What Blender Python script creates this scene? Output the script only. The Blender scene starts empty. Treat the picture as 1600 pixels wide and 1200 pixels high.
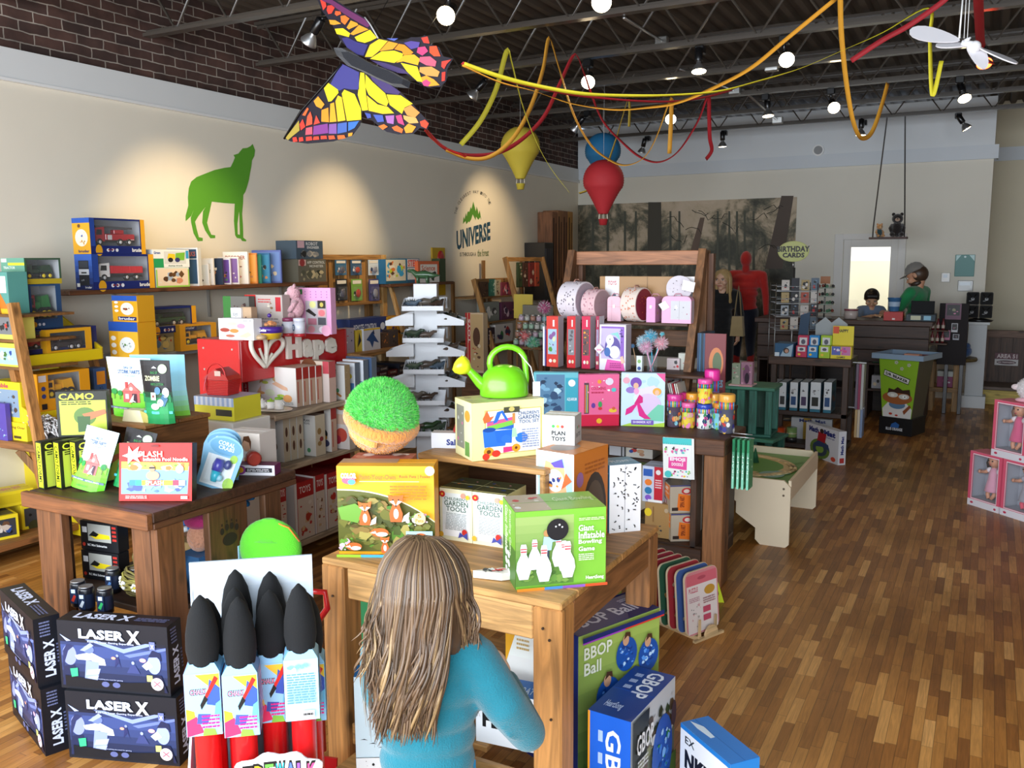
import bpy,math,random
from math import sin,cos,pi,radians as R
from mathutils import Vector,Matrix,Euler,noise as mnoise
S=bpy.context.scene
COL=S.collection
# ------------------------------------------------------------------ camera
F_PX,YAW,PITCH,ROLL,CAMZ=1380.0,R(28.3),R(8.0),R(0.33),1.72
_f=Vector((-sin(YAW)*cos(PITCH),cos(YAW)*cos(PITCH),-sin(PITCH)))
_r=Vector((cos(YAW),sin(YAW),0));_d=_f.cross(_r)
_X=cos(ROLL)*_r+sin(ROLL)*_d;_Y=-sin(ROLL)*_r+cos(ROLL)*_d
CAM=Vector((0,0,CAMZ))
cd=bpy.data.cameras.new('camera');cam=bpy.data.objects.new('camera',cd);COL.objects.link(cam)
cd.sensor_fit='HORIZONTAL';cd.sensor_width=36;cd.lens=36*F_PX/1600;cd.clip_start=.05;cd.clip_end=200
M3=Matrix((_X,-_Y,-_f)).transposed()
cam.matrix_world=Matrix.Translation(CAM)@M3.to_4x4()
S.camera=cam
def at(px,py,**k):
 """measured photo point -> world point on the plane x=, y= or z="""
 v=(px-800)/F_PX*_X+(py-600)/F_PX*_Y+_f
 (a,val),=k.items();i='xyz'.index(a)
 return CAM+v*((val-CAM[i])/v[i])
# ------------------------------------------------------------------ world, light, exposure
S.view_settings.view_transform='Standard';S.view_settings.look='None'
S.view_settings.gamma=1;S.view_settings.use_curve_mapping=False
S.view_settings.exposure=0.2
S.cycles.use_denoising=True
S.cycles.max_bounces=6;S.cycles.diffuse_bounces=3;S.cycles.glossy_bounces=3
S.cycles.transparent_max_bounces=12;S.cycles.transmission_bounces=4
S.cycles.sample_clamp_indirect=4;S.cycles.caustics_reflective=False;S.cycles.caustics_refractive=False
w=bpy.data.worlds.new('sky');S.world=w;w.use_nodes=True
bg=w.node_tree.nodes['Background'];bg.inputs[0].default_value=(.62,.78,1,1);bg.inputs[1].default_value=1.0
def area(name,loc,rot,sx,sy,e,col):
 l=bpy.data.lights.new(name,'AREA');l.shape='RECTANGLE';l.size=sx;l.size_y=sy;l.energy=e;l.color=col
 o=bpy.data.objects.new(name,l);o.location=loc;o.rotation_euler=rot;COL.objects.link(o);return o
area('shopfront_daylight',(-1.4,-1.42,1.45),(R(90),0,0),7.2,2.3,410,(.86,.93,1))
area('clerestory_daylight',(-1.4,-1.42,3.05),(R(78),0,0),7.2,.6,150,(.86,.93,1))
# ------------------------------------------------------------------ materials
MATS={}
def _nt(name):
 m=bpy.data.materials.new(name);m.use_nodes=True;nt=m.node_tree
 return m,nt,nt.nodes['Principled BSDF']
def N(nt,t,**k):
 n=nt.nodes.new(t)
 for a,v in k.items():
  if a in n.inputs:n.inputs[a].default_value=v
  else:setattr(n,a,v)
 return n
def colmat(name,rough=.5,metal=0,spec=.5,bump=0,bscale=60,vary=0,vscale=20,trans=0,alpha=1,emit=0,sheen=0,sss=0,coat=0):
 m,nt,b=_nt(name);L=nt.links
 a=N(nt,'ShaderNodeAttribute',attribute_name='Col');src=a.outputs['Color']
 tc=N(nt,'ShaderNodeTexCoord')
 if vary:
  no=N(nt,'ShaderNodeTexNoise',Scale=vscale,Detail=4.0);L.new(tc.outputs['Object'],no.inputs['Vector'])
  mr=N(nt,'ShaderNodeMapRange');mr.inputs[3].default_value=1-vary;mr.inputs[4].default_value=1+vary
  L.new(no.outputs['Fac'],mr.inputs[0])
  mx=N(nt,'ShaderNodeVectorMath',operation='MULTIPLY');L.new(src,mx.inputs[0]);L.new(mr.outputs[0],mx.inputs[1]);src=mx.outputs[0]
 L.new(src,b.inputs['Base Color'])
 b.inputs['Roughness'].default_value=rough;b.inputs['Metallic'].default_value=metal
 b.inputs['Specular IOR Level'].default_value=spec;b.inputs['Coat Weight'].default_value=coat
 if bump:
  no=N(nt,'ShaderNodeTexNoise',Scale=float(bscale),Detail=4.0);L.new(tc.outputs['Object'],no.inputs['Vector'])
  bp=N(nt,'ShaderNodeBump',Strength=float(bump),Distance=.01);L.new(no.outputs['Fac'],bp.inputs['Height']);L.new(bp.outputs[0],b.inputs['Normal'])
 if trans:b.inputs['Transmission Weight'].default_value=trans
 if alpha<1:b.inputs['Alpha'].default_value=alpha
 if emit:L.new(src,b.inputs['Emission Color']);b.inputs['Emission Strength'].default_value=emit
 if sheen:b.inputs['Sheen Weight'].default_value=sheen
 if sss:b.inputs['Subsurface Weight'].default_value=sss;b.inputs['Subsurface Scale'].default_value=.02
 MATS[name]=m;return m
colmat('print',.42,coat=.0,spec=.35);colmat('matte',.8);colmat('plastic',.28,coat=.2);colmat('metal',.35,metal=.9)
colmat('fabric',.95,bump=.4,bscale=250,sheen=.3,vary=.12);colmat('plush',1,bump=1,bscale=90,vary=.2,sheen=.5,vscale=40)
colmat('foam',.95,bump=.15,bscale=300);colmat('skin',.5,sss=.15);colmat('hair',.42,vary=.2,vscale=60)
colmat('clear',.04,alpha=.05,spec=.4);colmat('emit',.5,emit=1.0);colmat('lamp',.5,emit=14.0);colmat('paint',.55,vary=.03,vscale=3)
colmat('paper',.7);colmat('kite',.6,emit=0)
def woodmat(name,axis,k=1.0,knots=True,rough=.55):
 """plank timber: grain runs along the given local axis, the tone comes from the board's own colour"""
 m,nt,b=_nt(name);L=nt.links
 a=N(nt,'ShaderNodeAttribute',attribute_name='Col');tc=N(nt,'ShaderNodeTexCoord')
 sc=[14.,14.,14.];sc['xyz'.index(axis)]=1.1
 mp=N(nt,'ShaderNodeMapping');mp.inputs['Scale'].default_value=sc;L.new(tc.outputs['Object'],mp.inputs[0])
 n1=N(nt,'ShaderNodeTexNoise',Scale=2.2,Detail=6.0,Distortion=1.6);L.new(mp.outputs[0],n1.inputs['Vector'])
 n2=N(nt,'ShaderNodeTexNoise',Scale=1.3,Detail=2.0);L.new(tc.outputs['Object'],n2.inputs['Vector'])
 r1=N(nt,'ShaderNodeMapRange');r1.inputs[1].default_value=.3;r1.inputs[2].default_value=.7;r1.inputs[3].default_value=.55;r1.inputs[4].default_value=1.35
 L.new(n1.outputs['Fac'],r1.inputs[0])
 r2=N(nt,'ShaderNodeMapRange');r2.inputs[3].default_value=.7;r2.inputs[4].default_value=1.3;L.new(n2.outputs['Fac'],r2.inputs[0])
 mu=N(nt,'ShaderNodeMath',operation='MULTIPLY');L.new(r1.outputs[0],mu.inputs[0]);L.new(r2.outputs[0],mu.inputs[1])
 out=mu.outputs[0]
 if knots:
  mk=N(nt,'ShaderNodeMapping');s2=[9.,9.,9.];s2['xyz'.index(axis)]=4.;mk.inputs['Scale'].default_value=s2
  L.new(tc.outputs['Object'],mk.inputs[0])
  vo=N(nt,'ShaderNodeTexVoronoi',Scale=.8);L.new(mk.outputs[0],vo.inputs['Vector'])
  rk=N(nt,'ShaderNodeMapRange');rk.inputs[1].default_value=.06;rk.inputs[2].default_value=.16;rk.inputs[3].default_value=.35;rk.inputs[4].default_value=1
  L.new(vo.outputs['Distance'],rk.inputs[0])
  m2=N(nt,'ShaderNodeMath',operation='MULTIPLY');L.new(out,m2.inputs[0]);L.new(rk.outputs[0],m2.inputs[1]);out=m2.outputs[0]
 mx=N(nt,'ShaderNodeVectorMath',operation='MULTIPLY');L.new(a.outputs['Color'],mx.inputs[0]);L.new(out,mx.inputs[1])
 L.new(mx.outputs[0],b.inputs['Base Color']);b.inputs['Roughness'].default_value=rough
 bp=N(nt,'ShaderNodeBump',Strength=.25,Distance=.004);L.new(n1.outputs['Fac'],bp.inputs['Height']);L.new(bp.outputs[0],b.inputs['Normal'])
 MATS[name]=m
for _a in 'xyz':woodmat('wood_'+_a,_a)
# ------------------------------------------------------------------ colours (sRGB hex -> linear)
def lin(c):return c/12.92 if c<=.04045 else((c+.055)/1.055)**2.4
def hx(h):
 if not isinstance(h,str):return h
 h=NAMED.get(h,h)
 return tuple(lin(int(h[i:i+2],16)/255)for i in(0,2,4))
NAMED=dict(white='f2f2f0',black='121214',red='d8201f',blue='1c4fb0',navy='16255c',yellow='f2d21c',green='3f9a3a',lime='7fd63a',orange='f08a1c',pink='f088b0',brown='6b4226',grey='8c8c8c',lgrey='c8c8c8',dgrey='3a3a3c',cream='efe6cf',purple='6a3a98',teal='1fa6b0',sky='9fd0ee',cyan='35b4e0',skin='e6b896',tan='c49a6c',kraft='a98255',mag='c8307c',gold='d8a83a',wood='a0673a',dwood='5e3a22')
# ------------------------------------------------------------------ mesh builder
_TX={}
def glyphs(t,bold=0):
 k=(t,bold)
 if k not in _TX:
  cu=bpy.data.curves.new('t','FONT');cu.body=t;cu.resolution_u=2;cu.offset=bold;cu.space_character=1+bold
  o=bpy.data.objects.new('t',cu);COL.objects.link(o)
  me=bpy.data.meshes.new_from_object(o.evaluated_get(bpy.context.evaluated_depsgraph_get()))
  vs=[(v.co.x,v.co.y)for v in me.vertices];fs=[tuple(p.vertices)for p in me.polygons]
  bpy.data.objects.remove(o);bpy.data.curves.remove(cu);bpy.data.meshes.remove(me)
  if vs:
   x0=min(v[0]for v in vs);x1=max(v[0]for v in vs);y0=min(v[1]for v in vs);y1=max(v[1]for v in vs)
   vs=[((x-x0)/max(x1-x0,1e-6),(y-y0)/max(y1-y0,1e-6))for x,y in vs]
   asp=(x1-x0)/max(y1-y0,1e-6)
  else:asp=1
  _TX[k]=(vs,fs,asp)
 return _TX[k]
class MB:
 def __init__(s):s.v=[];s.f=[];s.c=[];s.m=[];s.sm=[];s.X=Matrix()
 def add(s,vs,fs,col,mat='plastic',smooth=False):
  n=len(s.v);s.v+=[s.X@Vector(v)for v in vs];col=hx(col)if not isinstance(col,list)else col
  for i,f in enumerate(fs):
   s.f.append(tuple(n+j for j in f));s.c.append(hx(col[i%len(col)])if isinstance(col,list)else col);s.m.append(mat);s.sm.append(smooth)
  return s
 def box(s,x0,y0,z0,x1,y1,z1,col,mat='print',bev=0):
  if bev:
   a=min(bev,(x1-x0)/2.2,(y1-y0)/2.2,(z1-z0)/2.2)
   vs=[]
   for X in(x0,x1):
    for Y in(y0,y1):
     for Z in(z0,z1):
      sx=a if X==x0 else-a;sy=a if Y==y0 else-a;sz=a if Z==z0 else-a
      vs+=[(X,Y+sy,Z+sz),(X+sx,Y,Z+sz),(X+sx,Y+sy,Z)]
   def q(i,j,k,w):return((i*2+j)*2+k)*3+w
   fs=[(q(0,0,0,0),q(0,0,1,0),q(0,1,1,0),q(0,1,0,0)),(q(1,0,0,0),q(1,1,0,0),q(1,1,1,0),q(1,0,1,0)),(q(0,0,0,1),q(1,0,0,1),q(1,0,1,1),q(0,0,1,1)),(q(0,1,0,1),q(0,1,1,1),q(1,1,1,1),q(1,1,0,1)),(q(0,0,0,2),q(0,1,0,2),q(1,1,0,2),q(1,0,0,2)),(q(0,0,1,2),q(1,0,1,2),q(1,1,1,2),q(0,1,1,2))]
   for i in(0,1):
    for j in(0,1):
     e=[q(i,j,0,0),q(i,j,0,1),q(i,j,1,1),q(i,j,1,0)];fs.append(tuple(e if(i+j)%2==0 else e[::-1]))
     e=[q(i,0,j,0),q(i,1,j,0),q(i,1,j,2),q(i,0,j,2)];fs.append(tuple(e if(i+j)%2==0 else e[::-1]))
     e=[q(0,i,j,1),q(0,i,j,2),q(1,i,j,2),q(1,i,j,1)];fs.append(tuple(e if(i+j)%2==0 else e[::-1]))
     for k in(0,1):
      e=[q(i,j,k,0),q(i,j,k,1),q(i,j,k,2)];fs.append(tuple(e[::-1]if(i+j+k)%2==0 else e))
   return s.add(vs,fs,col,mat)
  vs=[(x,y,z)for x in(x0,x1)for y in(y0,y1)for z in(z0,z1)]
  return s.add(vs,[(0,1,3,2),(4,6,7,5),(0,4,5,1),(2,3,7,6),(0,2,6,4),(1,5,7,3)],col,mat)
 def prs(s,pts,y0,y1,col,mat='plastic',plane='xz',smooth=False):
  n=len(pts)
  def w(p,y):return(p[0],y,p[1])if plane=='xz' else(p[0],p[1],y)if plane=='xy' else(y,p[0],p[1])
  vs=[w(p,y0)for p in pts]+[w(p,y1)for p in pts]
  fs=[tuple(range(n)),tuple(range(2*n-1,n-1,-1))]+[(i,i+n,(i+1)%n+n,(i+1)%n)for i in range(n)]
  return s.add(vs,fs,col,mat,smooth)
 def lth(s,prof,col,mat='plastic',n=24,c=(0,0,0),axis='z',sx=1,sy=1,cap=True,a0=0,smooth=True):
  vs=[];fs=[]
  for r,z in prof:
   for i in range(n):
    a=2*pi*i/n+a0;p=(r*cos(a)*sx,r*sin(a)*sy,z)
    if axis=='x':p=(p[2],p[0],p[1])
    if axis=='y':p=(p[0],p[2],p[1])
    vs.append((p[0]+c[0],p[1]+c[1],p[2]+c[2]))
  for j in range(len(prof)-1):
   for i in range(n):fs.append((j*n+i,j*n+(i+1)%n,(j+1)*n+(i+1)%n,(j+1)*n+i))
  s.add(vs,fs,col,mat,smooth)
  if cap:
   k=len(s.v)-len(vs);cc=col[-1]if isinstance(col,list)else col
   for j in(0,len(prof)-1):
    if prof[j][0]>1e-5:
     s.f.append(tuple(k+j*n+i for i in(range(n)if j else range(n-1,-1,-1))));s.c.append(hx(cc));s.m.append(mat);s.sm.append(False)
  return s
 def ball(s,c,r,col,mat='plastic',n=16,m=10):
  if not hasattr(r,'__len__'):r=(r,r,r)
  vs=[(c[0],c[1],c[2]-r[2])];fs=[]
  for j in range(1,m):
   a=pi*j/m
   for i in range(n):vs.append((c[0]+r[0]*sin(a)*cos(2*pi*i/n),c[1]+r[1]*sin(a)*sin(2*pi*i/n),c[2]-r[2]*cos(a)))
  vs.append((c[0],c[1],c[2]+r[2]));e=len(vs)-1
  for i in range(n):
   i2=(i+1)%n;fs.append((0,1+i2,1+i));fs.append((e,e-n+i,e-n+i2))
   for j in range(m-2):fs.append((1+j*n+i,1+j*n+i2,1+(j+1)*n+i2,1+(j+1)*n+i))
  return s.add(vs,fs,col,mat,True)
 def tube(s,pts,r,col,mat='plastic',n=8,flat=1.0,smooth=True):
  pts=[Vector(p)for p in pts];m=len(pts);rs=r if hasattr(r,'__len__')else[r]*m
  vs=[];fs=[];up=Vector((0,0,1));prev=None
  for i,p in enumerate(pts):
   t=(pts[min(i+1,m-1)]-pts[max(i-1,0)]).normalized()
   if prev is None:
    a=t.cross(up)if abs(t.z)<.95 else t.cross(Vector((1,0,0)))
   else:a=prev-t*prev.dot(t)
   if a.length<1e-6:a=Vector((1,0,0))
   a.normalize();prev=a;b=t.cross(a)
   for k in range(n):
    q=2*pi*k/n;vs.append(p+a*rs[i]*cos(q)+b*rs[i]*sin(q)*flat)
  for i in range(m-1):
   for k in range(n):fs.append((i*n+k,(i+1)*n+k,(i+1)*n+(k+1)%n,i*n+(k+1)%n))
  fs.append(tuple(range(n)));fs.append(tuple((m-1)*n+k for k in range(n-1,-1,-1)))
  return s.add(vs,fs,col,mat,smooth)
 def bar(s,a,b,w,h,col,mat='metal',up=(0,0,1)):
  """rectangular bar from a to b, w across, h along 'up'"""
  a=Vector(a);b=Vector(b);t=(b-a).normalized();u=Vector(up)
  if abs(t.dot(u))>.98:u=Vector((0,1,0))
  x=t.cross(u).normalized();u=x.cross(t)
  vs=[p+x*w/2*i+u*h/2*j for p in(a,b)for i in(-1,1)for j in(-1,1)]
  return s.add(vs,[(0,1,3,2),(4,6,7,5),(0,4,5,1),(2,3,7,6),(0,2,6,4),(1,5,7,3)],col,mat)
 def sheet(s,rows,col,mat='fabric',smooth=True):
  n=len(rows[0]);vs=[p for r in rows for p in r]
  return s.add(vs,[(j*n+i,j*n+i+1,(j+1)*n+i+1,(j+1)*n+i)for j in range(len(rows)-1)for i in range(n-1)],col,mat,smooth)
 def art(s,o,U,V,items,mat='print',lift=.0006):
  o=Vector(o);U=Vector(U);V=Vector(V);n=U.cross(V).normalized();W=U.length;H=V.length;L=[0]
  def put(pts,fs,col,m=mat):
   L[0]+=1;k=n*(lift+.00012*L[0]);s.add([o+U*x+V*y+k for x,y in pts],fs,col,m)
  for it in items:
   k=it[0]
   if k=='r':
    _,x0,y0,x1,y1,c=it[:6];put([(x0,y0),(x1,y0),(x1,y1),(x0,y1)],[(0,1,2,3)],c)
   elif k=='e':
    _,x,y,rx,ry,c=it[:6];ry=ry or rx*W/H
    put([(x+rx*cos(2*pi*i/20),y+ry*sin(2*pi*i/20))for i in range(20)],[tuple(range(20))],c)
   elif k=='p':put(it[1],[tuple(range(len(it[1])))],it[2])
   elif k=='t':
    _,t,x0,y0,x1,y1,c=it[:7];rot=it[7]if len(it)>7 else 0;bold=it[8]if len(it)>8 else .02
    vs,fs,_a=glyphs(t,bold)
    if rot==90:vs=[(1-y,x)for x,y in vs]
    elif rot==-90:vs=[(y,1-x)for x,y in vs]
    elif rot==180:vs=[(1-x,1-y)for x,y in vs]
    put([(x0+x*(x1-x0),y0+y*(y1-y0))for x,y in vs],fs,c)
   elif k=='tp':
    _,t,x0,y0,x1,y1,c,sl=it[:8];vs,fs,_a=glyphs(t,.03)
    put([(x0+x*(x1-x0),y0+y*(y1-y0)+sl*x)for x,y in vs],fs,c)
   elif k=='n':
    _,x0,y0,x1,y1,cols,cnt,sd=it[:8];rs=it[8]if len(it)>8 else .12
    rnd=random.Random(sd)
    for i in range(cnt):
     a=rnd.uniform(.25,1)*rs*(x1-x0);b=a*W/H*rnd.uniform(.5,1.2);a=min(a,(x1-x0)/2.1);b=min(b,(y1-y0)/2.1)
     cx=rnd.uniform(x0+a,x1-a);cy=rnd.uniform(y0+b,y1-b);ph=rnd.uniform(0,pi);q=rnd.randint(4,8)
     put([(cx+a*cos(2*pi*j/q)*rnd.uniform(.6,1),cy+b*sin(2*pi*j/q)*rnd.uniform(.6,1))for j in range(q)],[tuple(range(q))],rnd.choice(cols))
   elif k=='l':
    _,x0,y0,x1,y1,c,cnt=it[:7]
    rnd=random.Random(cnt*7+int(x0*100));hh=(y1-y0)/cnt
    for i in range(cnt):
     x=x0
     while x<x1-.01:
      ww=min(rnd.uniform(.04,.14)*(x1-x0)*2,x1-x)
      y=y1-(i+.75)*hh;put([(x,y),(x+ww*.85,y),(x+ww*.85,y+hh*.5),(x,y+hh*.5)],[(0,1,2,3)],c);x+=ww
   elif k=='g':
    _,x0,y0,x1,y1,c0,c1,cnt=it[:8];a=hx(c0);b=hx(c1);L[0]+=1
    for i in range(cnt):
     t=i/(cnt-1);cc=tuple(a[j]+(b[j]-a[j])*t for j in range(3))
     L[0]-=1;put([(x0,y0+(y1-y0)*i/cnt),(x1,y0+(y1-y0)*i/cnt),(x1,y0+(y1-y0)*(i+1)/cnt),(x0,y0+(y1-y0)*(i+1)/cnt)],[(0,1,2,3)],cc)
    L[0]+=1
  return s
 def faces(s,w,d,h,front=(),left=(),right=(),top=(),back=(),mat='print',x0=0,y0=0,z0=0):
  """artwork on the faces of a box standing at the origin: front is the -y side"""
  if front:s.art((x0,y0,z0),(w,0,0),(0,0,h),front,mat)
  if right:s.art((x0+w,y0,z0),(0,d,0),(0,0,h),right,mat)
  if left:s.art((x0,y0+d,z0),(0,-d,0),(0,0,h),left,mat)
  if top:s.art((x0,y0,z0+h),(w,0,0),(0,d,0),top,mat)
  if back:s.art((x0+w,y0+d,z0),(-w,0,0),(0,0,h),back,mat)
  return s
 def mesh(s,name):
  me=bpy.data.meshes.new(name);me.from_pydata([tuple(v)for v in s.v],[],s.f)
  ms=sorted(set(s.m));ix={m:i for i,m in enumerate(ms)}
  for m in ms:me.materials.append(MATS[m])
  me.polygons.foreach_set('material_index',[ix[m]for m in s.m]);me.polygons.foreach_set('use_smooth',s.sm)
  ca=me.color_attributes.new('Col','FLOAT_COLOR','CORNER');out=[]
  for p,c in zip(me.polygons,s.c):out+=(c[0],c[1],c[2],1.0)*len(p.vertices)
  ca.data.foreach_set('color',out);me.update();return me
 def bd(s,name,parent=None,loc=None,rz=None,label=None,cat=None,group=None,kind=None,rot=None):
  o=bpy.data.objects.new(name,s.mesh(name));COL.objects.link(o)
  if parent:o.parent=parent
  if loc is not None:o.location=loc
  if rz is not None:o.rotation_euler=(0,0,rz)
  if rot is not None:o.rotation_euler=rot
  return tag(o,label,cat,group,kind)
def tag(o,label=None,cat=None,group=None,kind=None):
 for k,v in(('label',label),('category',cat),('group',group),('kind',kind)):
  if v:o[k]=v
 return o
def empty(name,loc,rz=0,label=None,cat=None,group=None,rot=None):
 o=bpy.data.objects.new(name,None);o.empty_display_size=.05;COL.objects.link(o);o.location=loc
 o.rotation_euler=rot or(0,0,rz);return tag(o,label,cat,group)
def smod(o,vox=None,it=4,sub=0):
 if vox:
  m=o.modifiers.new('remesh','REMESH');m.mode='VOXEL';m.voxel_size=vox;m.use_smooth_shade=True
  me=o.data;src=me.materials[0];c=tuple(me.color_attributes['Col'].data[0].color);k=src.name+'_'+'_'.join('%.3f'%q for q in c)
  if k not in MATS:
   n=src.copy();n.name=k;a=[q for q in n.node_tree.nodes if q.type=='ATTRIBUTE'][0];r=n.node_tree.nodes.new('ShaderNodeRGB');r.outputs[0].default_value=c
   for l in list(a.outputs['Color'].links):n.node_tree.links.new(r.outputs[0],l.to_socket)
   MATS[k]=n
  me.materials[0]=MATS[k]
 if it:m=o.modifiers.new('smooth','SMOOTH');m.iterations=it;m.factor=.5
 if sub:m=o.modifiers.new('sub','SUBSURF');m.levels=sub;m.render_levels=sub
def dup(o,parent=None):
 c=o.copy();COL.objects.link(c)
 if parent:c.parent=parent
 for ch in list(o.children):dup(ch,c)
 return c
def again(o,loc,rz=None,label=None,group=None,rot=None,sc=None):
 c=dup(o);c.location=loc
 if rz is not None:c.rotation_euler=(0,0,rz)
 if rot is not None:c.rotation_euler=rot
 if sc is not None:c.scale=sc if hasattr(sc,'__len__')else(sc,sc,sc)
 if label:c['label']=label
 if group:c['group']=group
 return c
def ctn(name,w,d,h,col,loc,rz=0,label=None,cat='box',group=None,front=(),left=(),right=(),top=(),back=(),rot=None,extra=None,parent=None,flaps=True,sides=None):
 """printed cardboard carton, origin at the lower front left corner"""
 b=MB();b.box(0,0,0,w,d,h,col,'print',bev=.0012)
 if sides:
  for k,c in sides.items():
   it=[('r',.004,.004,.996,.996,c)]
   if k=='front':front=it+list(front)
   if k=='left':left=it+list(left)
   if k=='right':right=it+list(right)
   if k=='top':top=it+list(top)
 b.faces(w,d,h,front,left,right,top,back)
 if flaps and d>.03:
  dk=tuple(x*.6 for x in hx(col));b.box(.001,d*.5-.0006,h,w-.001,d*.5+.0006,h+.0012,dk)
 if extra:extra(b)
 return b.bd(name,parent,loc,rz,label,cat,group,rot=rot)
# ================================================================== THE ROOM
XL,YB,ZD=-5.35,12.0,3.66
def floor_mat():
 m,nt,b=_nt('strip_floor');L=nt.links
 tc=N(nt,'ShaderNodeTexCoord');sp=N(nt,'ShaderNodeSeparateXYZ');L.new(tc.outputs['Object'],sp.inputs[0])
 def mth(op,a,b_=None,c=None):
  n=N(nt,'ShaderNodeMath',operation=op)
  for i,q in enumerate((a,b_,c)):
   if q is None:continue
   if hasattr(q,'links'):L.new(q,n.inputs[i])
   else:n.inputs[i].default_value=q
  return n.outputs[0]
 u=mth('DIVIDE',sp.outputs['X'],.0385);cu=mth('FLOOR',u);fu=mth('FRACT',u)
 wn=N(nt,'ShaderNodeTexWhiteNoise',noise_dimensions='1D');L.new(cu,wn.inputs['W'])
 ln=mth('MULTIPLY_ADD',wn.outputs['Value'],.22,.2)
 v=mth('DIVIDE',mth('ADD',sp.outputs['Y'],mth('MULTIPLY',wn.outputs['Value'],7.7)),ln);cv=mth('FLOOR',v);fv=mth('FRACT',v)
 cb=N(nt,'ShaderNodeCombineXYZ');L.new(cu,cb.inputs[0]);L.new(cv,cb.inputs[1])
 w2=N(nt,'ShaderNodeTexWhiteNoise',noise_dimensions='2D');L.new(cb.outputs[0],w2.inputs['Vector'])
 cr=N(nt,'ShaderNodeValToRGB');L.new(w2.outputs['Value'],cr.inputs[0]);e=cr.color_ramp.elements
 e[0].position=0;e[0].color=(*hx('8a5626'),1);e[1].position=1;e[1].color=(*hx('e2a862'),1)
 for p,c in((.25,'a0662c'),(.5,'b07434'),(.75,'c08440'),(.9,'cf944e')):
  q=e.new(p);q.color=(*hx(c),1)
 mp=N(nt,'ShaderNodeMapping');mp.inputs['Scale'].default_value=(60,3,1);L.new(tc.outputs['Object'],mp.inputs[0])
 ad=N(nt,'ShaderNodeVectorMath',operation='ADD');L.new(mp.outputs[0],ad.inputs[0]);L.new(w2.outputs['Color'],ad.inputs[1])
 gr=N(nt,'ShaderNodeTexNoise',Scale=2.0,Detail=6.0,Distortion=1.0);L.new(ad.outputs[0],gr.inputs['Vector'])
 g=N(nt,'ShaderNodeMapRange');g.inputs[1].default_value=.3;g.inputs[2].default_value=.7;g.inputs[3].default_value=.78;g.inputs[4].default_value=1.15;L.new(gr.outputs['Fac'],g.inputs[0])
 wr=N(nt,'ShaderNodeTexNoise',Scale=1.6,Detail=5.0);L.new(tc.outputs['Object'],wr.inputs['Vector'])
 wm=N(nt,'ShaderNodeMapRange');wm.inputs[1].default_value=.35;wm.inputs[2].default_value=.7;wm.inputs[3].default_value=1.1;wm.inputs[4].default_value=.72;L.new(wr.outputs['Fac'],wm.inputs[0])
 ed=mth('MULTIPLY',mth('GREATER_THAN',mth('MINIMUM',fu,mth('SUBTRACT',1.,fu)),.035),mth('GREATER_THAN',mth('MULTIPLY',fv,ln),.003))
 edg=mth('MULTIPLY_ADD',ed,.45,.55)
 tot=mth('MULTIPLY',mth('MULTIPLY',g.outputs[0],wm.outputs[0]),edg)
 mx=N(nt,'ShaderNodeVectorMath',operation='MULTIPLY');L.new(cr.outputs[0],mx.inputs[0]);L.new(tot,mx.inputs[1]);L.new(mx.outputs[0],b.inputs['Base Color'])
 rr=N(nt,'ShaderNodeMapRange');rr.inputs[3].default_value=.28;rr.inputs[4].default_value=.5;L.new(wr.outputs['Fac'],rr.inputs[0]);L.new(rr.outputs[0],b.inputs['Roughness'])
 bp=N(nt,'ShaderNodeBump',Strength=.35,Distance=.002);L.new(edg,bp.inputs['Height']);L.new(bp.outputs[0],b.inputs['Normal'])
 MATS['floor']=m
floor_mat()
def brick_mat():
 m,nt,b=_nt('old_brick');L=nt.links
 tc=N(nt,'ShaderNodeTexCoord');sp=N(nt,'ShaderNodeSeparateXYZ');L.new(tc.outputs['Object'],sp.inputs[0])
 cb=N(nt,'ShaderNodeCombineXYZ');L.new(sp.outputs['Y'],cb.inputs[0]);L.new(sp.outputs['Z'],cb.inputs[1])
 dn=N(nt,'ShaderNodeTexNoise',Scale=9.0,Detail=3.0);L.new(tc.outputs['Object'],dn.inputs['Vector'])
 dm=N(nt,'ShaderNodeVectorMath',operation='MULTIPLY_ADD');dm.inputs[1].default_value=(.02,.02,0);L.new(dn.outputs['Color'],dm.inputs[0]);L.new(cb.outputs[0],dm.inputs[2])
 br=N(nt,'ShaderNodeTexBrick',Scale=1.0);L.new(dm.outputs[0],br.inputs['Vector'])
 for k,v in(('Brick Width',.20),('Row Height',.067),('Mortar Size',.005),('Mortar Smooth',.3),('Bias',-.1)):br.inputs[k].default_value=v
 br.inputs['Color1'].default_value=(*hx('563c34'),1);br.inputs['Color2'].default_value=(*hx('3c2c28'),1);br.inputs['Mortar'].default_value=(*hx('a2968a'),1)
 no=N(nt,'ShaderNodeTexNoise',Scale=6.0,Detail=6.0);L.new(tc.outputs['Object'],no.inputs['Vector'])
 mr=N(nt,'ShaderNodeMapRange');mr.inputs[1].default_value=.3;mr.inputs[2].default_value=.7;mr.inputs[3].default_value=.55;mr.inputs[4].default_value=1.25;L.new(no.outputs['Fac'],mr.inputs[0])
 mx=N(nt,'ShaderNodeVectorMath',operation='MULTIPLY');L.new(br.outputs[0],mx.inputs[0]);L.new(mr.outputs[0],mx.inputs[1]);L.new(mx.outputs[0],b.inputs['Base Color'])
 b.inputs['Roughness'].default_value=.9
 bp=N(nt,'ShaderNodeBump',Strength=.9,Distance=.012,invert=True);L.new(br.outputs['Fac'],bp.inputs['Height']);L.new(bp.outputs[0],b.inputs['Normal'])
 MATS['brick']=m
brick_mat()
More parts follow.
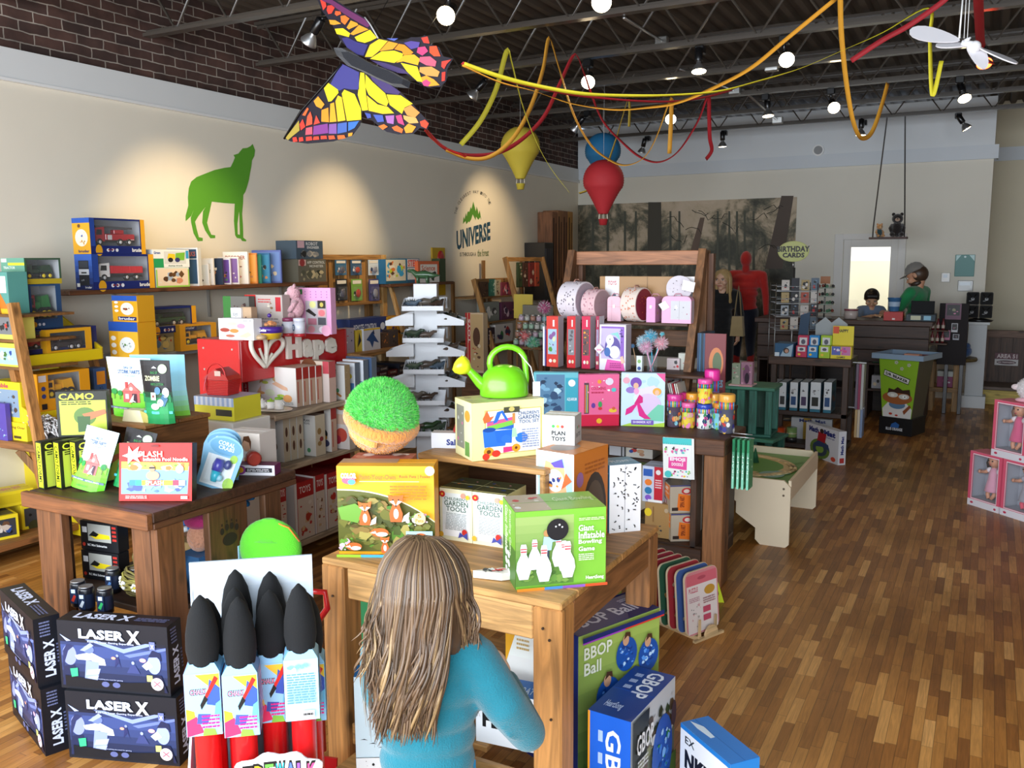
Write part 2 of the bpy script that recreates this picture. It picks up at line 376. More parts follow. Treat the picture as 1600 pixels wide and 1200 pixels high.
def mural_mat():
 """printed forest photograph on the wall: misty sky, foliage masses, dark undergrowth"""
 m,nt,b=_nt('forest_mural');L=nt.links
 tc=N(nt,'ShaderNodeTexCoord');sp=N(nt,'ShaderNodeSeparateXYZ');L.new(tc.outputs['Object'],sp.inputs[0])
 n1=N(nt,'ShaderNodeTexNoise',Scale=2.4,Detail=12.0,Roughness=.68,Distortion=.4);L.new(tc.outputs['Object'],n1.inputs['Vector'])
 cr=N(nt,'ShaderNodeValToRGB');e=cr.color_ramp.elements
 n2=N(nt,'ShaderNodeTexNoise',Scale=1.0,Detail=2.0);L.new(tc.outputs['Object'],n2.inputs['Vector'])
 ma=N(nt,'ShaderNodeMath',operation='MULTIPLY_ADD');L.new(sp.outputs['Z'],ma.inputs[0]);ma.inputs[1].default_value=.075;ma.inputs[2].default_value=-.07
 m2=N(nt,'ShaderNodeMath',operation='ADD');L.new(n1.outputs['Fac'],m2.inputs[0]);L.new(ma.outputs[0],m2.inputs[1])
 m3=N(nt,'ShaderNodeMath',operation='MULTIPLY_ADD');L.new(n2.outputs['Fac'],m3.inputs[0]);m3.inputs[1].default_value=.3;L.new(m2.outputs[0],m3.inputs[2])
 L.new(m3.outputs[0],cr.inputs[0])
 e[0].position=.5;e[0].color=(*hx('2c2c24'),1);e[1].position=.95;e[1].color=(*hx('cdbba4'),1)
 for p,c in((.62,'444438'),(.70,'6a6654'),(.74,'958870'),(.80,'c0ae94')):
  q=e.new(p);q.color=(*hx(c),1)
 L.new(cr.outputs[0],b.inputs['Base Color']);b.inputs['Roughness'].default_value=.6;MATS['mural']=m
mural_mat()
b=MB();b.box(XL-.2,-1.6,-.2,5.2,14.2,0,'brown','floor');b.bd('floor',kind='structure')
b=MB();b.box(XL-.15,-1.6,0,XL,YB+.15,3.012,'e7dfcd','paint');b.bd('wall_left',kind='structure')
b=MB();b.box(XL-.15,-1.6,3.012,XL-.03,YB+.15,ZD+.3,'brown','brick');b.bd('wall_left_brick',kind='structure')
b=MB();b.box(XL,-1.6,2.83,XL+.022,YB,3.012,'dcdedd','paint');b.box(XL,-1.6,2.815,XL+.030,YB,2.832,'e8e8e6','paint');b.bd('trim_left',kind='structure')
b=MB();b.box(XL,-1.6,0,XL+.02,YB,.16,'dcdedd','paint');b.bd('baseboard_left',kind='structure')
DX0,DX1,DZ=-1.665,-1.02,1.95
b=MB()
for q in((XL,0,DX0,3.57),(DX1,0,-.045,3.57),(DX0,DZ,DX1,3.57)):b.box(q[0],YB,q[1],q[2],YB+.15,q[3],'e2ddcf','paint')
b.bd('wall_back',kind='structure')
b=MB();b.box(XL,YB-.03,2.86,-.02,YB,3.02,'d6dce2','paint');b.box(-.02,YB-.03,2.86,.0,YB+.15,3.02,'d6dce2','paint');b.box(XL,YB-.012,3.02,-.045,YB,3.57,'dfe3e6','paint');b.bd('trim_back',kind='structure')
b=MB();b.box(-.195,YB+.15,0,-.045,13.3,3.57,'d8d2c4','paint');b.bd('wall_return',kind='structure')
b=MB();b.box(-.3,13.3,0,5.2,13.45,ZD+.3,'d9cfb4','paint');b.box(-.3,13.285,2.95,5.2,13.3,3.12,'d6dce2','paint');b.bd('wall_nook',kind='structure')
b=MB();b.box(5.05,-1.6,0,5.2,13.45,ZD+.3,'e2ddcf','paint');b.bd('wall_right',kind='structure')
b=MB()
b.box(XL,-1.6,0,XL+.35,-1.45,ZD+.3,'e2ddcf','paint');b.box(4.6,-1.6,0,5.05,-1.45,ZD+.3,'e2ddcf','paint')
b.box(XL+.35,-1.6,0,4.6,-1.45,.3,'e2ddcf','paint');b.box(XL+.35,-1.6,3.35,4.6,-1.45,ZD+.3,'e2ddcf','paint');b.bd('wall_front',kind='structure')
b=MB()
for x in(-5,-3.4,-1.8,-.2,1.4,3.0,4.55):b.box(x,-1.56,.3,x+.05,-1.5,3.35,'dgrey','plastic')
b.box(XL+.35,-1.56,2.62,4.6,-1.5,2.7,'dgrey','plastic');b.bd('window_1',kind='structure')
b=MB();rows=[]
y0,y1=-1.6,13.45;xs=[];x=XL-.15;k=0
while x<5.2:
 xs+=[(x,ZD),(x+.05,ZD),(x+.07,ZD+.04),(x+.12,ZD+.04)];x+=.14
vs=[(px,y,z)for y in(y0,y1)for px,z in xs];n=len(xs)
b.add(vs,[(i,i+n,i+1+n,i+1)for i in range(n-1)],'544a40','matte');b.box(XL-.15,y0,ZD+.06,5.2,y1,ZD+.1,'2c2c2c','matte')
b.bd('ceiling',kind='structure')
JY=[1.25,2.35,3.45,4.55,5.65,6.72,7.8,8.95,10.05,11.17]
def joist():
 b=MB();x0,x1=XL-.05,5.05;c='4e4740'
 for z in(3.31,3.625):
  b.box(x0,-.035,z-.012,x1,.035,z+.012,c,'plastic')
  b.box(x0,-.004,z-.035 if z>3.5 else z,x1,.004,z if z>3.5 else z+.035,c,'plastic')
 x=x0+.1
 while x<x1-.5:
  b.tube([(x,0,3.62),(x+.22,0,3.31),(x+.44,0,3.62)],.011,c,'plastic',6,smooth=False);x+=.5
 return b
J=joist().bd('ceiling_joist',loc=(0,JY[0],0),label='dark steel lattice joist',cat='joist',kind='structure')
for y in JY[1:]:again(J,(0,y,0))
# ================================================================== WALL PAINT AND MURAL
def wallpoly(b,pts,col,sc,ox,oy,mat='paint',t=.002):
 q=[at(ox+x/sc,oy+y/sc,x=XL+t)for x,y in pts];b.add(q,[tuple(range(len(q)))],col,mat)
b=MB()
wallpoly(b,[(765,98),(790,165),(782,225),(758,270),(752,330),(738,400),(727,470),(708,540),(688,600),(668,630),(665,720),(655,830),(665,960),(668,1075),(700,1100),(695,1115),(655,1110),(640,1085),(600,1078),(582,1050),(570,900),(578,722),(470,715),(340,700),(318,800),(290,920),(310,990),(335,1045),(375,1050),(375,1080),(325,1082),(270,1000),(240,920),(248,800),(275,755),(200,850),(165,910),(180,980),(205,1070),(245,1078),(245,1110),(195,1112),(150,1030),(125,920),(120,870),(150,790),(125,850),(68,905),(66,850),(95,740),(90,660),(100,560),(125,490),(180,445),(280,405),(370,370),(470,348),(535,340),(560,290),(580,240),(565,215),(615,200),(660,145),(710,140),(745,120)],'5aa02c',933/140,280,210)
wallpoly(b,[(610,1040),(607,930),(624,800),(628,900),(632,1045)],'e7dfcd',933/140,280,210,t=.004)
b.bd('wolf_decal',label='large green howling wolf silhouette painted on the left wall',cat='wall decal')
b=MB();s8=8.57
wallpoly(b,[(200,600),(205,530),(212,500),(222,540),(240,450),(250,500),(262,440),(272,430),(285,440),(305,370),(315,400),(338,300),(360,380),(372,430),(384,365),(400,420),(408,470),(425,415),(445,545),(430,510),(405,545),(375,500),(372,550),(330,470),(310,540),(285,580),(275,565),(245,605),(235,560)],'4f8a2a',s8,700,280)
x0,y0=113,690
def wtext(t,p0,p1,p2,col,bold=.02):
 """lettering on the left wall: p0 lower left, p1 lower right, p2 upper left (crop points)"""
 A,B_,C_=[at(700+x/s8,280+y/s8,x=XL+.002)for x,y in(p0,p1,p2)]
 vs,fs,_a=glyphs(t,bold);b.add([A+(B_-A)*u+(C_-A)*v for u,v in vs],fs,col,'paint')
wtext('UNIVERSE',(118,955),(568,815),(113,690),'1f4a63',.04)
wtext('IS THROUGH A',(160,1035),(375,1030),(160,980),'6a6a60')
wtext('the forest',(395,1038),(545,1030),(395,940),'7c8a60')
arc='THE CLEAREST WAY INTO THE';P0=[(118,560),(112,470),(150,375),(200,280),(255,205),(335,170),(395,200),(455,255),(500,330),(540,430)]
n_=len(arc)
for i,ch in enumerate(arc):
 if ch==' ':continue
 t=i/(n_-1);a=pi*.93-t*pi*.82;cx,cy=335+222*-cos(pi-a),455-290*sin(a)
 cx=335+225*cos(a);cy=470+60*(.5-t)*1.6-275*sin(a)
 dx,dy=cos(a-pi/2)*11,-sin(a-pi/2)*14;ux,uy=cos(a)*28,-sin(a)*42
 wtext(ch,(cx-dx,cy-dy),(cx+dx,cy+dy),(cx-dx+ux,cy-dy+uy),'4a4a44',.01)
b.bd('wall_lettering',label='round painted wall slogan UNIVERSE under green fir trees',cat='wall lettering')
b=MB();mt=at(905,320.5,y=YB).z;mr_=at(1245.7,303.5,y=YB).x
b.box(XL+.005,YB-.012,.35,mr_,YB-.001,mt,'dgrey','mural')
rnd=random.Random(4)
def trunk(px0,px1,px0b,px1b,pyt,pyb,c):
 q=[at(px0,pyt,y=YB-.02),at(px1,pyt,y=YB-.02),at(px1b,pyb,y=YB-.02),at(px0b,pyb,y=YB-.02)];b.add(q,[(0,1,2,3)],c,'paper')
trunk(1013,1033,1010,1034,316,470,'4a463c');trunk(1221,1240,1195,1222,306,420,'5a4e46');trunk(1094,1101,1078,1090,340,395,'6d5a4e')
for px in(925,948,975,992,1046,1060,1120,1138,1150,1162,1176):trunk(px,px+3,px-1,px+4,330,480,'55564a')
for i in range(12):
 x=rnd.uniform(1040,1215);y=rnd.uniform(320,400);p=[at(x+k*5,y+6*sin(k*.7+i)+k*rnd.uniform(-1,2),y=YB-.02)for k in range(6)]
 b.tube(p,.004,'3d3c34','paper',4)
b.bd('forest_mural',label='large misty forest photograph covering the back wall',cat='mural')
# ================================================================== LAMPS UNDER THE JOISTS
def lamp(i,px,py,y,d,e,label,lens=14,size=1.0,red=False):
 p=at(px,py,y=y);jy=min(JY,key=lambda q:abs(q-y));d=Vector(d).normalized()
 r=empty('track_lamp',(p.x-d.x*.17,jy,3.26),label=label,cat='ceiling lamp',group='spot lamps under the joists')
 piv=Vector((0,y-jy+(-d.y*.17),p.z-d.z*.17-3.26))
 b=MB();b.box(-.035,-.035,-.03,.035,.035,.03,'black','plastic',.006)
 b.tube([(0,0,0),(0,0,min(piv.z+.02,-.03)),piv],.013,'black','plastic');b.bd('mount',r)
 h=d.to_track_quat('Z','Y').to_euler();s=size
 b=MB();b.lth([(.022,0),(.03,.005),(.03,.10),(.026,.105)],'black',n=16);o=b.bd('socket',r,piv,rot=h)
 b=MB();b.lth([(.018,.10),(.02,.12),(.035,.135),(.05,.165),(.055,.175),(.054,.18)],'lgrey','metal',n=20,cap=False);b.bd('bulb',o)
 b=MB();b.lth([(.0001,.186),(.03,.184),(.053,.178)],hx('ff4a20')if red else(1,.80,.50),'lamp',n=20,cap=False);b.bd('bulb_lens',o)
 l=bpy.data.lights.new('lamp_light','SPOT');l.energy=e;l.color=(1,.4,.2)if red else(1,.74,.42);l.spot_size=R(58);l.spot_blend=.9;l.shadow_soft_size=.05
 lo=bpy.data.objects.new('lamp_light',l);COL.objects.link(lo);lo.parent=o;lo.location=(0,0,.2);lo.rotation_euler=(pi,0,0)
cm=(.25,-.8,-.45)
for i,(px,py,y,d,e,lb)in enumerate([(483,65,4.5,(-.62,.1,-.6),120,'spot lamp above the painted wolf, turned to the left wall'),(697,24,4.45,cm,20,'glowing spot lamp right of the butterfly kite'),(940,3,4.6,cm,20,'glowing spot lamp at the very top edge of the picture'),(738,150,6.68,(-.7,-.1,-.7),100,'spot lamp behind the kite tail, turned to the left wall'),(919,128,6.62,cm,20,'glowing spot lamp crossed by the red streamer'),(1092,110,6.64,(.1,-.2,-1),22,'dark spot lamp pointing down over the gift shelves'),(1229,93,6.6,cm,20,'glowing spot lamp above the long yellow streamer'),(898,202,8.9,(-.7,.25,-.6),90,'spot lamp in the back left corner beside the brick'),(1003,237,11.1,(-.3,.2,-.9),13,'small spot lamp right of the blue paper balloon'),(1048,186,8.75,cm,14,'glowing spot lamp between two dangling orange ribbons'),(1129,228,11.1,(0,.1,-1),10,'spot lamp hanging over the forest mural'),(1200,180,9.0,(.1,-.1,-1),14,'spot lamp beside the ceiling junction box'),(1303,168,8.86,cm,14,'glowing spot lamp left of the hooked orange streamer'),(1345,210,10.95,(0,0,-1),10,'spot lamp at the lowest point of the orange streamer'),(1507,153,8.92,(.2,-.4,-.6),6,'glowing spot lamp above the white wall end'),(1510,200,10.97,(.45,.1,-.7),12,'spot lamp over the counter end, tilted right')]):lamp(i,px,py,y,d,e,lb)
lamp(17,1538,98,7.6,(.1,-.5,-.6),3,'spot lamp glowing red behind the white propeller mobile',red=True)
for i,(pts,lb)in enumerate([([(1034,64,7.7),(975,28,5.7)],'by the middle of the ceiling'),([(1206,105,7.85),(1285,95,7.85)],'left of the fourth lamp row'),([(1148,142,8.9),(1062,108,7.9)],'beyond the red streamer'),([(1215,188,10.0),(1160,140,8.95)],'near the back wall')]):
 b=MB();q=[at(px,py,y=y)for px,py,y in pts];b.tube(q,.011,'lgrey','metal');p=q[0]
 b.box(p.x-.055,p.y-.03,p.z-.035,p.x+.055,p.y+.03,p.z+.035,'c9c9c6','metal',.006)
 b.bd('junction_box',label='galvanised junction box with conduit '+lb,cat='junction box',group='ceiling electrics',kind='structure')
b=MB();p=at(1279,235,y=YB-.02);b.lth([(.07,0),(.07,.02),(.05,.03),(.045,.022),(.02,.022)],'f0f0ee',n=28,c=(p.x,YB-.045,p.z),axis='y');b.lth([(.052,0),(.052,.012)],'grey',n=24,c=(p.x,YB-.058,p.z),axis='y')
b.bd('smoke_detector',label='round white detector high on the back wall',cat='smoke detector')
# ================================================================== BUTTERFLY KITE
KY=4.2;KO=at(600,110,y=KY)
def kp(x,y,off=0):return at(430+x/5,y/5,y=KY-off)-KO
kite=empty('butterfly_kite',KO,label='large orange and yellow butterfly kite under the joists',cat='kite')
def kpoly(b,pts,c,lay):q=[kp(x,y,.004+lay*.0012)for x,y in pts];b.add(q,[tuple(range(len(q)))],c,'kite')
def wing(name,outline,cells,base='1d1626'):
 b=MB();q=[kp(x,y)for x,y in outline];n=len(q);off=Vector((0,.003,0))
 b.add(q+[p+off for p in q],[tuple(range(n)),tuple(range(2*n-1,n-1,-1))]+[(i,(i+1)%n,(i+1)%n+n,i+n)for i in range(n)],base,'kite')
 for i,(pts,c)in enumerate(cells):kpoly(b,pts,c,i%3)
 return b.bd(name,kite)
Yk,Ok,Rk,Pk,Mk,Vk='f7e021','f5a32a','ee4030','d0457c','8a3f92','4a4490'
wing('upper_forewing',[(310,-60),(430,-25),(600,80),(700,140),(745,195),(805,300),(740,360),(695,445),(640,430),(520,330),(470,240),(430,170),(370,90),(330,0)],[([(520,300),(560,290),(640,330),(725,350),(690,435),(640,425),(560,370)],'3a3478'),([(330,-30),(430,-10),(560,70),(700,150),(740,200),(720,215),(640,170),(540,110),(430,30),(350,0)],'6a2a5c'),([(350,-5),(395,20),(400,50),(375,80)],Rk),([(408,45),(440,40),(465,60),(440,105),(415,110),(402,80)],Rk),([(470,85),(510,90),(515,110),(480,125),(465,110)],'f0602c'),([(510,125),(545,120),(580,145),(545,195),(515,170)],'f27a2a'),([(420,155),(470,158),(515,185),(460,195),(430,190)],Ok),([(590,160),(640,180),(650,195),(575,230),(558,215)],Ok),([(655,195),(730,230),(610,275),(585,265)],Ok),([(465,225),(530,220),(585,260),(575,290),(520,275),(480,265)],Yk),([(620,290),(740,232),(795,295),(745,320),(700,335),(640,320)],Yk)])
wing('upper_hindwing',[(695,450),(735,360),(820,300),(1000,325),(1060,290),(1140,292),(1165,275),(1192,285),(1205,345),(1280,368),(1312,440),(1390,458),(1345,540),(1335,635),(1290,678),(1190,683),(1110,640),(1000,560),(850,490)],[([(740,350),(810,305),(880,320),(810,400),(755,445),(700,445)],'f9cf28'),([(885,322),(960,340),(920,385),(815,400)],Ok),([(965,342),(1010,350),(1080,410),(1060,425),(1005,430),(990,400),(930,385)],'f79420'),([(770,440),(830,402),(930,395),(1000,420),(990,455),(930,492),(860,480),(740,460)],Yk),([(1005,432),(1085,425),(1130,460),(1115,510),(1000,480),(945,490)],'fab824'),([(980,490),(1110,520),(1130,580),(1150,640),(1110,635),(1030,560)],Yk),([(745,470),(860,492),(1000,540),(1050,580),(960,570),(850,530)],'4a3a6a'),([(1005,335),(1060,320),(1130,330),(1120,370),(1060,385)],'5a4a9a'),([(870,300),(960,300),(930,320)],'5a6ac0'),([(1140,295),(1190,285),(1205,340),(1160,335)],Rk),([(1205,362),(1260,358),(1292,440),(1240,440),(1205,410)],'f0542a'),([(1115,370),(1170,362),(1195,400),(1150,435),(1105,410)],Pk),([(1130,445),(1210,440),(1260,480),(1250,520),(1180,510),(1125,480)],'d8607a'),([(1130,525),(1220,520),(1285,560),(1270,600),(1180,590),(1125,560)],'e0a050'),([(1300,480),(1375,465),(1340,500),(1320,540),(1298,520)],Rk),([(1302,565),(1330,560),(1325,630),(1300,635)],'e83a2a'),([(1120,610),(1180,590),(1240,620),(1285,665),(1200,675),(1150,650)],Ok),([(1145,640),(1180,620),(1215,645),(1195,675),(1160,670)],Pk)])
wing('lower_forewing',[(515,495),(665,560),(685,870),(660,980),(600,1060),(450,1105),(250,1122),(120,1105),(70,1080),(200,860),(400,640)],[([(525,500),(655,565),(655,700),(600,700),(540,690),(500,710),(430,660),(470,580)],'46438c'),([(415,648),(490,700),(495,725),(440,790),(415,795),(380,690)],Yk),([(335,752),(385,815),(360,850),(320,830),(300,790)],Ok),([(540,700),(620,735),(670,850),(672,935),(560,945),(520,730)],Yk),([(490,745),(520,760),(550,940),(488,950),(470,790)],'f8c828'),([(430,810),(460,800),(480,950),(425,955)],'f8b028'),([(362,860),(415,840),(420,955),(360,950)],'f59a28'),([(250,840),(262,850),(235,905),(210,900)],'f06a30'),([(275,870),(290,920),(290,970),(240,985),(250,910)],'ee5a38'),([(320,900),(350,960),(300,975)],'ee4a38'),([(215,930),(235,990),(200,1020),(190,970)],Rk),([(300,985),(410,965),(415,1040),(295,1055)],Mk),([(240,1000),(290,990),(290,1050),(235,1055)],'d05a6a'),([(420,970),(480,965),(480,1045),(418,1045)],'8a5aa8'),([(488,965),(560,955),(560,1030),(485,1045)],'4a6ab8'),([(570,955),(655,945),(620,1000),(570,1025)],'3f78c8'),([(80,1078),(185,940),(190,1020),(140,1060),(100,1095)],'b8a040'),([(135,1075),(165,1070),(175,1105),(140,1110)],Rk),([(185,1075),(215,1070),(222,1100),(185,1108)],Rk),([(240,1070),(285,1065),(290,1095),(240,1102)],Rk),([(300,1068),(340,1065),(345,1090),(295,1095)],'f04a30'),([(355,1062),(400,1060),(405,1085),(355,1088)],'ee4a30'),([(415,1060),(460,1058),(470,1085),(420,1090)],'f05a30'),([(485,1058),(540,1055),(550,1080),(490,1090)],'f0702c'),([(570,1042),(605,1035),(600,1060),(570,1068)],Ok)])
wing('lower_hindwing',[(665,560),(760,590),(900,650),(1000,740),(1090,830),(1150,900),(1205,960),(1190,1010),(1130,1000),(1080,1045),(960,1050),(870,1030),(790,970),(700,890),(665,800),(640,720)],[([(665,565),(695,570),(710,740),(725,860),(680,865),(645,740)],Yk),([(705,580),(760,640),(860,730),(885,800),(870,830),(800,800),(730,740),(705,680)],Yk),([(715,745),(800,815),(880,835),(930,885),(840,890),(730,865)],'f8cf28'),([(870,738),(980,745),(1075,810),(1010,840),(990,890),(895,820)],Yk),([(735,575),(880,650),(980,720),(960,740),(860,725),(760,630)],'4a3a70'),([(1000,850),(1060,820),(1130,880),(1090,920),(1030,900)],'e89a4a'),([(1000,900),(1100,920),(1120,960),(1050,965),(1005,930)],'e8b060'),([(700,880),(745,890),(750,920),(720,925)],'4a5ab0'),([(765,895),(840,900),(850,950),(800,955)],'4a60b8'),([(860,905),(930,900),(925,970),(875,960)],'b070b8'),([(940,905),(985,895),(1010,980),(960,960)],Pk),([(805,985),(850,970),(880,990),(840,1015)],'f07a2c'),([(910,995),(950,980),(1000,1010),(990,1040),(930,1020)],'f2702c'),([(1005,1000),(1040,965),(1100,990),(1070,1035),(1020,1040)],Ok),([(1130,950),(1170,935),(1200,965),(1180,1005),(1140,985)],'ee4a2a')])
b=MB();o_=[(455,372),(520,375),(640,430),(760,500),(920,560),(1060,640),(1045,690),(940,680),(800,620),(680,560),(560,510),(480,430)]
q=[kp(x,y,.006)for x,y in o_]+[kp(x,y,.045)for x,y in[(755+(a-755)*.8,530+(c_-530)*.8)for a,c_ in o_]];n=12
b.add(q,[tuple(range(n,2*n))]+[(i,(i+1)%n,(i+1)%n+n,i+n)for i in range(n)],'23252c','fabric');b.bd('body',kite)
b=MB();b.tube([kp(70,1085,.005),kp(200,870,.005),kp(400,645,.005),kp(520,500,.005)],.007,'black');b.tube([kp(805,300,.005),kp(745,195,.005),kp(700,135,.005)],.004,'lgrey');b.bd('spar',kite)
b=MB();b.tube([kp(640,430,0),(kp(640,430).x,JY[3]-KO.y,3.3-KO.z)],.0018,'black');b.tube([kp(950,610,0),(kp(950,610).x+.2,JY[3]-KO.y,3.3-KO.z)],.0018,'black');b.bd('hanging_line',kite)
# ================================================================== CREPE STREAMERS
def streamer(pts,col,label,w=.024,tw=0,seed=0):
 P_=[at(x,y,y=d)for x,y,d in pts];Q=[]
 for i in range(len(P_)-1):
  a,b_,c_,d_=P_[max(i-1,0)],P_[i],P_[i+1],P_[min(i+2,len(P_)-1)]
  for k in range(6):
   t=k/6;Q.append(.5*((2*b_)+(c_-a)*t+(2*a-5*b_+4*c_-d_)*t*t+(3*b_-a-3*c_+d_)*t**3))
 Q.append(P_[-1]);rows=[[],[]];th=seed
 for i,p in enumerate(Q):
  t=(Q[min(i+1,len(Q)-1)]-Q[max(i-1,0)]).normalized();s=t.cross(Vector((0,1,0)));s=s.normalized()if s.length>.05 else Vector((1,0,0))
  n=t.cross(s);th+=tw*(.5+.5*sin(i*.7+seed));v=s*cos(th)+n*sin(th);rows[0].append(p-v*w/2);rows[1].append(p+v*w/2)
 b=MB();b.sheet([[rows[0][i],rows[1][i]]for i in range(len(Q))],col,'paper')
 o=b.bd('crepe_streamer',label=label,cat='streamer',group='crepe streamers under the ceiling')
 m=o.modifiers.new('solid','SOLIDIFY');m.thickness=.0012
def ramp(pts,d0,d1):n=len(pts)-1;return[(x,y,d0+(d1-d0)*i/n)for i,(x,y)in enumerate(pts)]
streamer(ramp([(725,100),(780,119),(830,132),(900,145),(960,149),(1040,149),(1120,143),(1180,128),(1250,107),(1320,77),(1380,50),(1451,12)],4.2,5.65)+[(1453,60,5.65),(1455,130,5.65),(1459,147,5.65),(1471,95,5.65)],'d8cc28','long yellow streamer sweeping from the kite to the upper right',.024,.06,.2)
streamer(ramp([(722,102),(780,128),(830,141),(860,151),(900,163),(960,171),(1010,168),(1060,160),(1120,135),(1175,105),(1230,60),(1306,-2)],4.2,5.6),'e8a02c','long orange streamer rising steeply to the top edge',.024,.07,1.0)
streamer(ramp([(722,98),(790,124),(860,141),(920,151),(1000,158),(1060,158),(1110,150),(1145,140)],4.2,6.7),'b82430','thin red streamer running from the kite tail',.02,.05,.5)
streamer([(1330,95,5.6),(1380,62,5.6),(1420,40,5.6),(1470,5,5.6),(1490,-14,5.6)],'a01c26','dark red streamer passing behind the white mobile',.03)
streamer(ramp([(1313,-10),(1314,40),(1318,90),(1324,140),(1332,185),(1341,210),(1351,216),(1363,205),(1376,170),(1387,130)],5.5,6.72),'d99a2c','orange streamer hanging in a deep hook at the right',.03,.03)
streamer(ramp([(1528,-20),(1530,30),(1533,70),(1543,92),(1549,100)],5.4,7.6),'b01e28','red streamer dropping behind the white mobile',.05)
streamer(ramp([(720,226),(750,190),(775,140),(792,80),(800,100),(815,160),(835,215),(860,262),(890,301)],5.4,5.7),'c6bb30','yellow green streamer pinned at its peak, left of the three loops',.034,.04,.3)
streamer(ramp([(697,234),(730,247),(765,245),(800,218),(828,170),(848,110),(858,60),(872,100),(895,175),(920,222),(945,245),(975,258),(1005,247),(1025,215),(1046,158),(1049,170),(1046,240)],5.3,6.8),'e0a034','orange streamer in two loops, its peak the highest',.034,.04,.6)
streamer(ramp([(665,203),(690,228),(715,240),(745,243),(780,238),(815,218),(850,182),(875,130),(898,86),(913,115),(925,150),(943,190),(970,220),(1000,245),(1030,253),(1060,236),(1090,190),(1106,150),(1108,180),(1109,215),(1112,235),(1103,249)],5.2,7.8),'b3222c','red streamer looping past the glowing lamp',.032,.045,.2)
streamer(ramp([(905,302),(925,293),(945,265),(960,225),(972,185),(981,156),(984,165),(983,198)],7.72,7.8),'c2a53c','short ochre streamer crossing the red balloon',.03,.05,1)
streamer(ramp([(663,200),(675,215),(695,231),(725,243),(738,244)],4.25,4.9),'e02a20','red ribbon trailing from the lower wing of the kite',.03,.1)
# ================================================================== PAPER BALLOONS
def balloon(px,py,y,r,col,label,basket=True):
 p=at(px,py,y=y);c=hx(col);e=empty('paper_balloon',p,label=label,cat='paper balloon',group='hot air balloon lanterns')
 b=MB();prof=[]
 for i in range(45):
  t=i/44;z=-1.62+t*2.62
  rr=math.sqrt(max(0,1-z*z))if z>-.35 else .937*(1-((-.35-z)/1.27)**.85*.76)
  prof.append((max(rr,.05)*r*(1.012 if i%2 else .985),z*r))
 b.lth(prof,c,'paper',n=28);b.bd('envelope',e)
 if basket:
  b=MB();b.lth([(r*.17,-2.15*r),(r*.235,-1.86*r),(r*.245,-1.85*r),(r*.2,-1.86*r)],c,'paper',n=14);b.bd('basket',e)
  b=MB()
  for k in range(6):a=k*pi/3;b.tube([(r*.22*cos(a),r*.22*sin(a),-1.62*r),(r*.24*cos(a),r*.24*sin(a),-1.86*r)],.003,'cream')
  b.bd('basket_cord',e)
 jy=min(JY,key=lambda q:abs(q-y));b=MB();b.tube([(0,0,r),(0,jy-y,3.3-p.z)],.0015,'lgrey');b.bd('hanging_line',e)
balloon(813,229,7.8,.19,'d8c040','yellow paper hot air balloon hanging in front of the brick')
balloon(942,236,8.95,.19,'1f6f9f','blue paper hot air balloon partly behind the red one',False)
balloon(943,282,7.8,.19,'c02c33','red paper hot air balloon with little basket in front of the mural')
# ================================================================== WHITE MOBILE AND THE SWING
p=at(1524,72,y=5.0);mob=empty('dragonfly_mobile',p,label='white four-winged dragonfly mobile hanging at the top right',cat='mobile')
def mq(x,y,dy=0):return at(1400+x/8,y/8,y=5.0+dy)-p
def leaf(nm,A,B_,C_):
 b=MB();A,B_=Vector(A),Vector(B_);ax=B_-A;sd=Vector(C_);n=18;q=[A+ax*(.5-.5*cos(2*pi*i/n))+sd*sin(2*pi*i/n)*(1.1-.45*cos(2*pi*i/n))*.9 for i in range(n)]
 nn=ax.cross(sd).normalized()*.006;b.add(q+[v+nn for v in q],[tuple(range(n)),tuple(range(2*n-1,n-1,-1))]+[(i,(i+1)%n,(i+1)%n+n,i+n)for i in range(n)],'e9e6ea','plastic');b.bd(nm,mob)
leaf('wing',mq(800,500),mq(170,375),(.01,.03,.036));leaf('wing',mq(900,560),mq(500,550),(.01,.03,.018));leaf('wing',mq(880,600),mq(1150,790),(.0,.03,.05));leaf('wing',mq(1040,610),mq(1520,800),(.0,.03,.014))
b=MB();b.tube([mq(820,530),mq(940,560),mq(990,582)],[.012,.02,.02],'f2f0f2');b.ball(mq(988,582),.028,'f6f4f6');b.tube([mq(870,520),mq(935,465)],[.014,.004],'f2f0f2');b.bd('body',mob)
b=MB()
for x in(800,850,892):b.tube([mq(x,480),mq(x+30,-60),(mq(x+30,-60).x,.2,3.3-p.z)],.0016,'white')
b.tube([mq(790,480),mq(835,-20)],.004,'white');b.bd('hanging_line',mob)
SY=10.9;p=at(1388,372,y=SY);sw=empty('toy_swing',p,label='small rope swing hanging in front of the door top',cat='swing')
b=MB();b.box(-.20,-.06,-.012,.20,.06,.012,'4a2c22','wood_x',.003);b.bd('seat',sw)
A,B_=at(1366,355,y=SY)-p,at(1411,355,y=SY)-p
for q,t in((-.165,(1386,187)),(.165,(1414,187))):T=at(*t,y=11.15)-p;b=MB();b.tube([(q,0,0),(q*.98+T.x*.02,0,.12),(T.x,T.y,3.3-p.z)],.008,'35302c','fabric',6);b.bd('rope',sw)
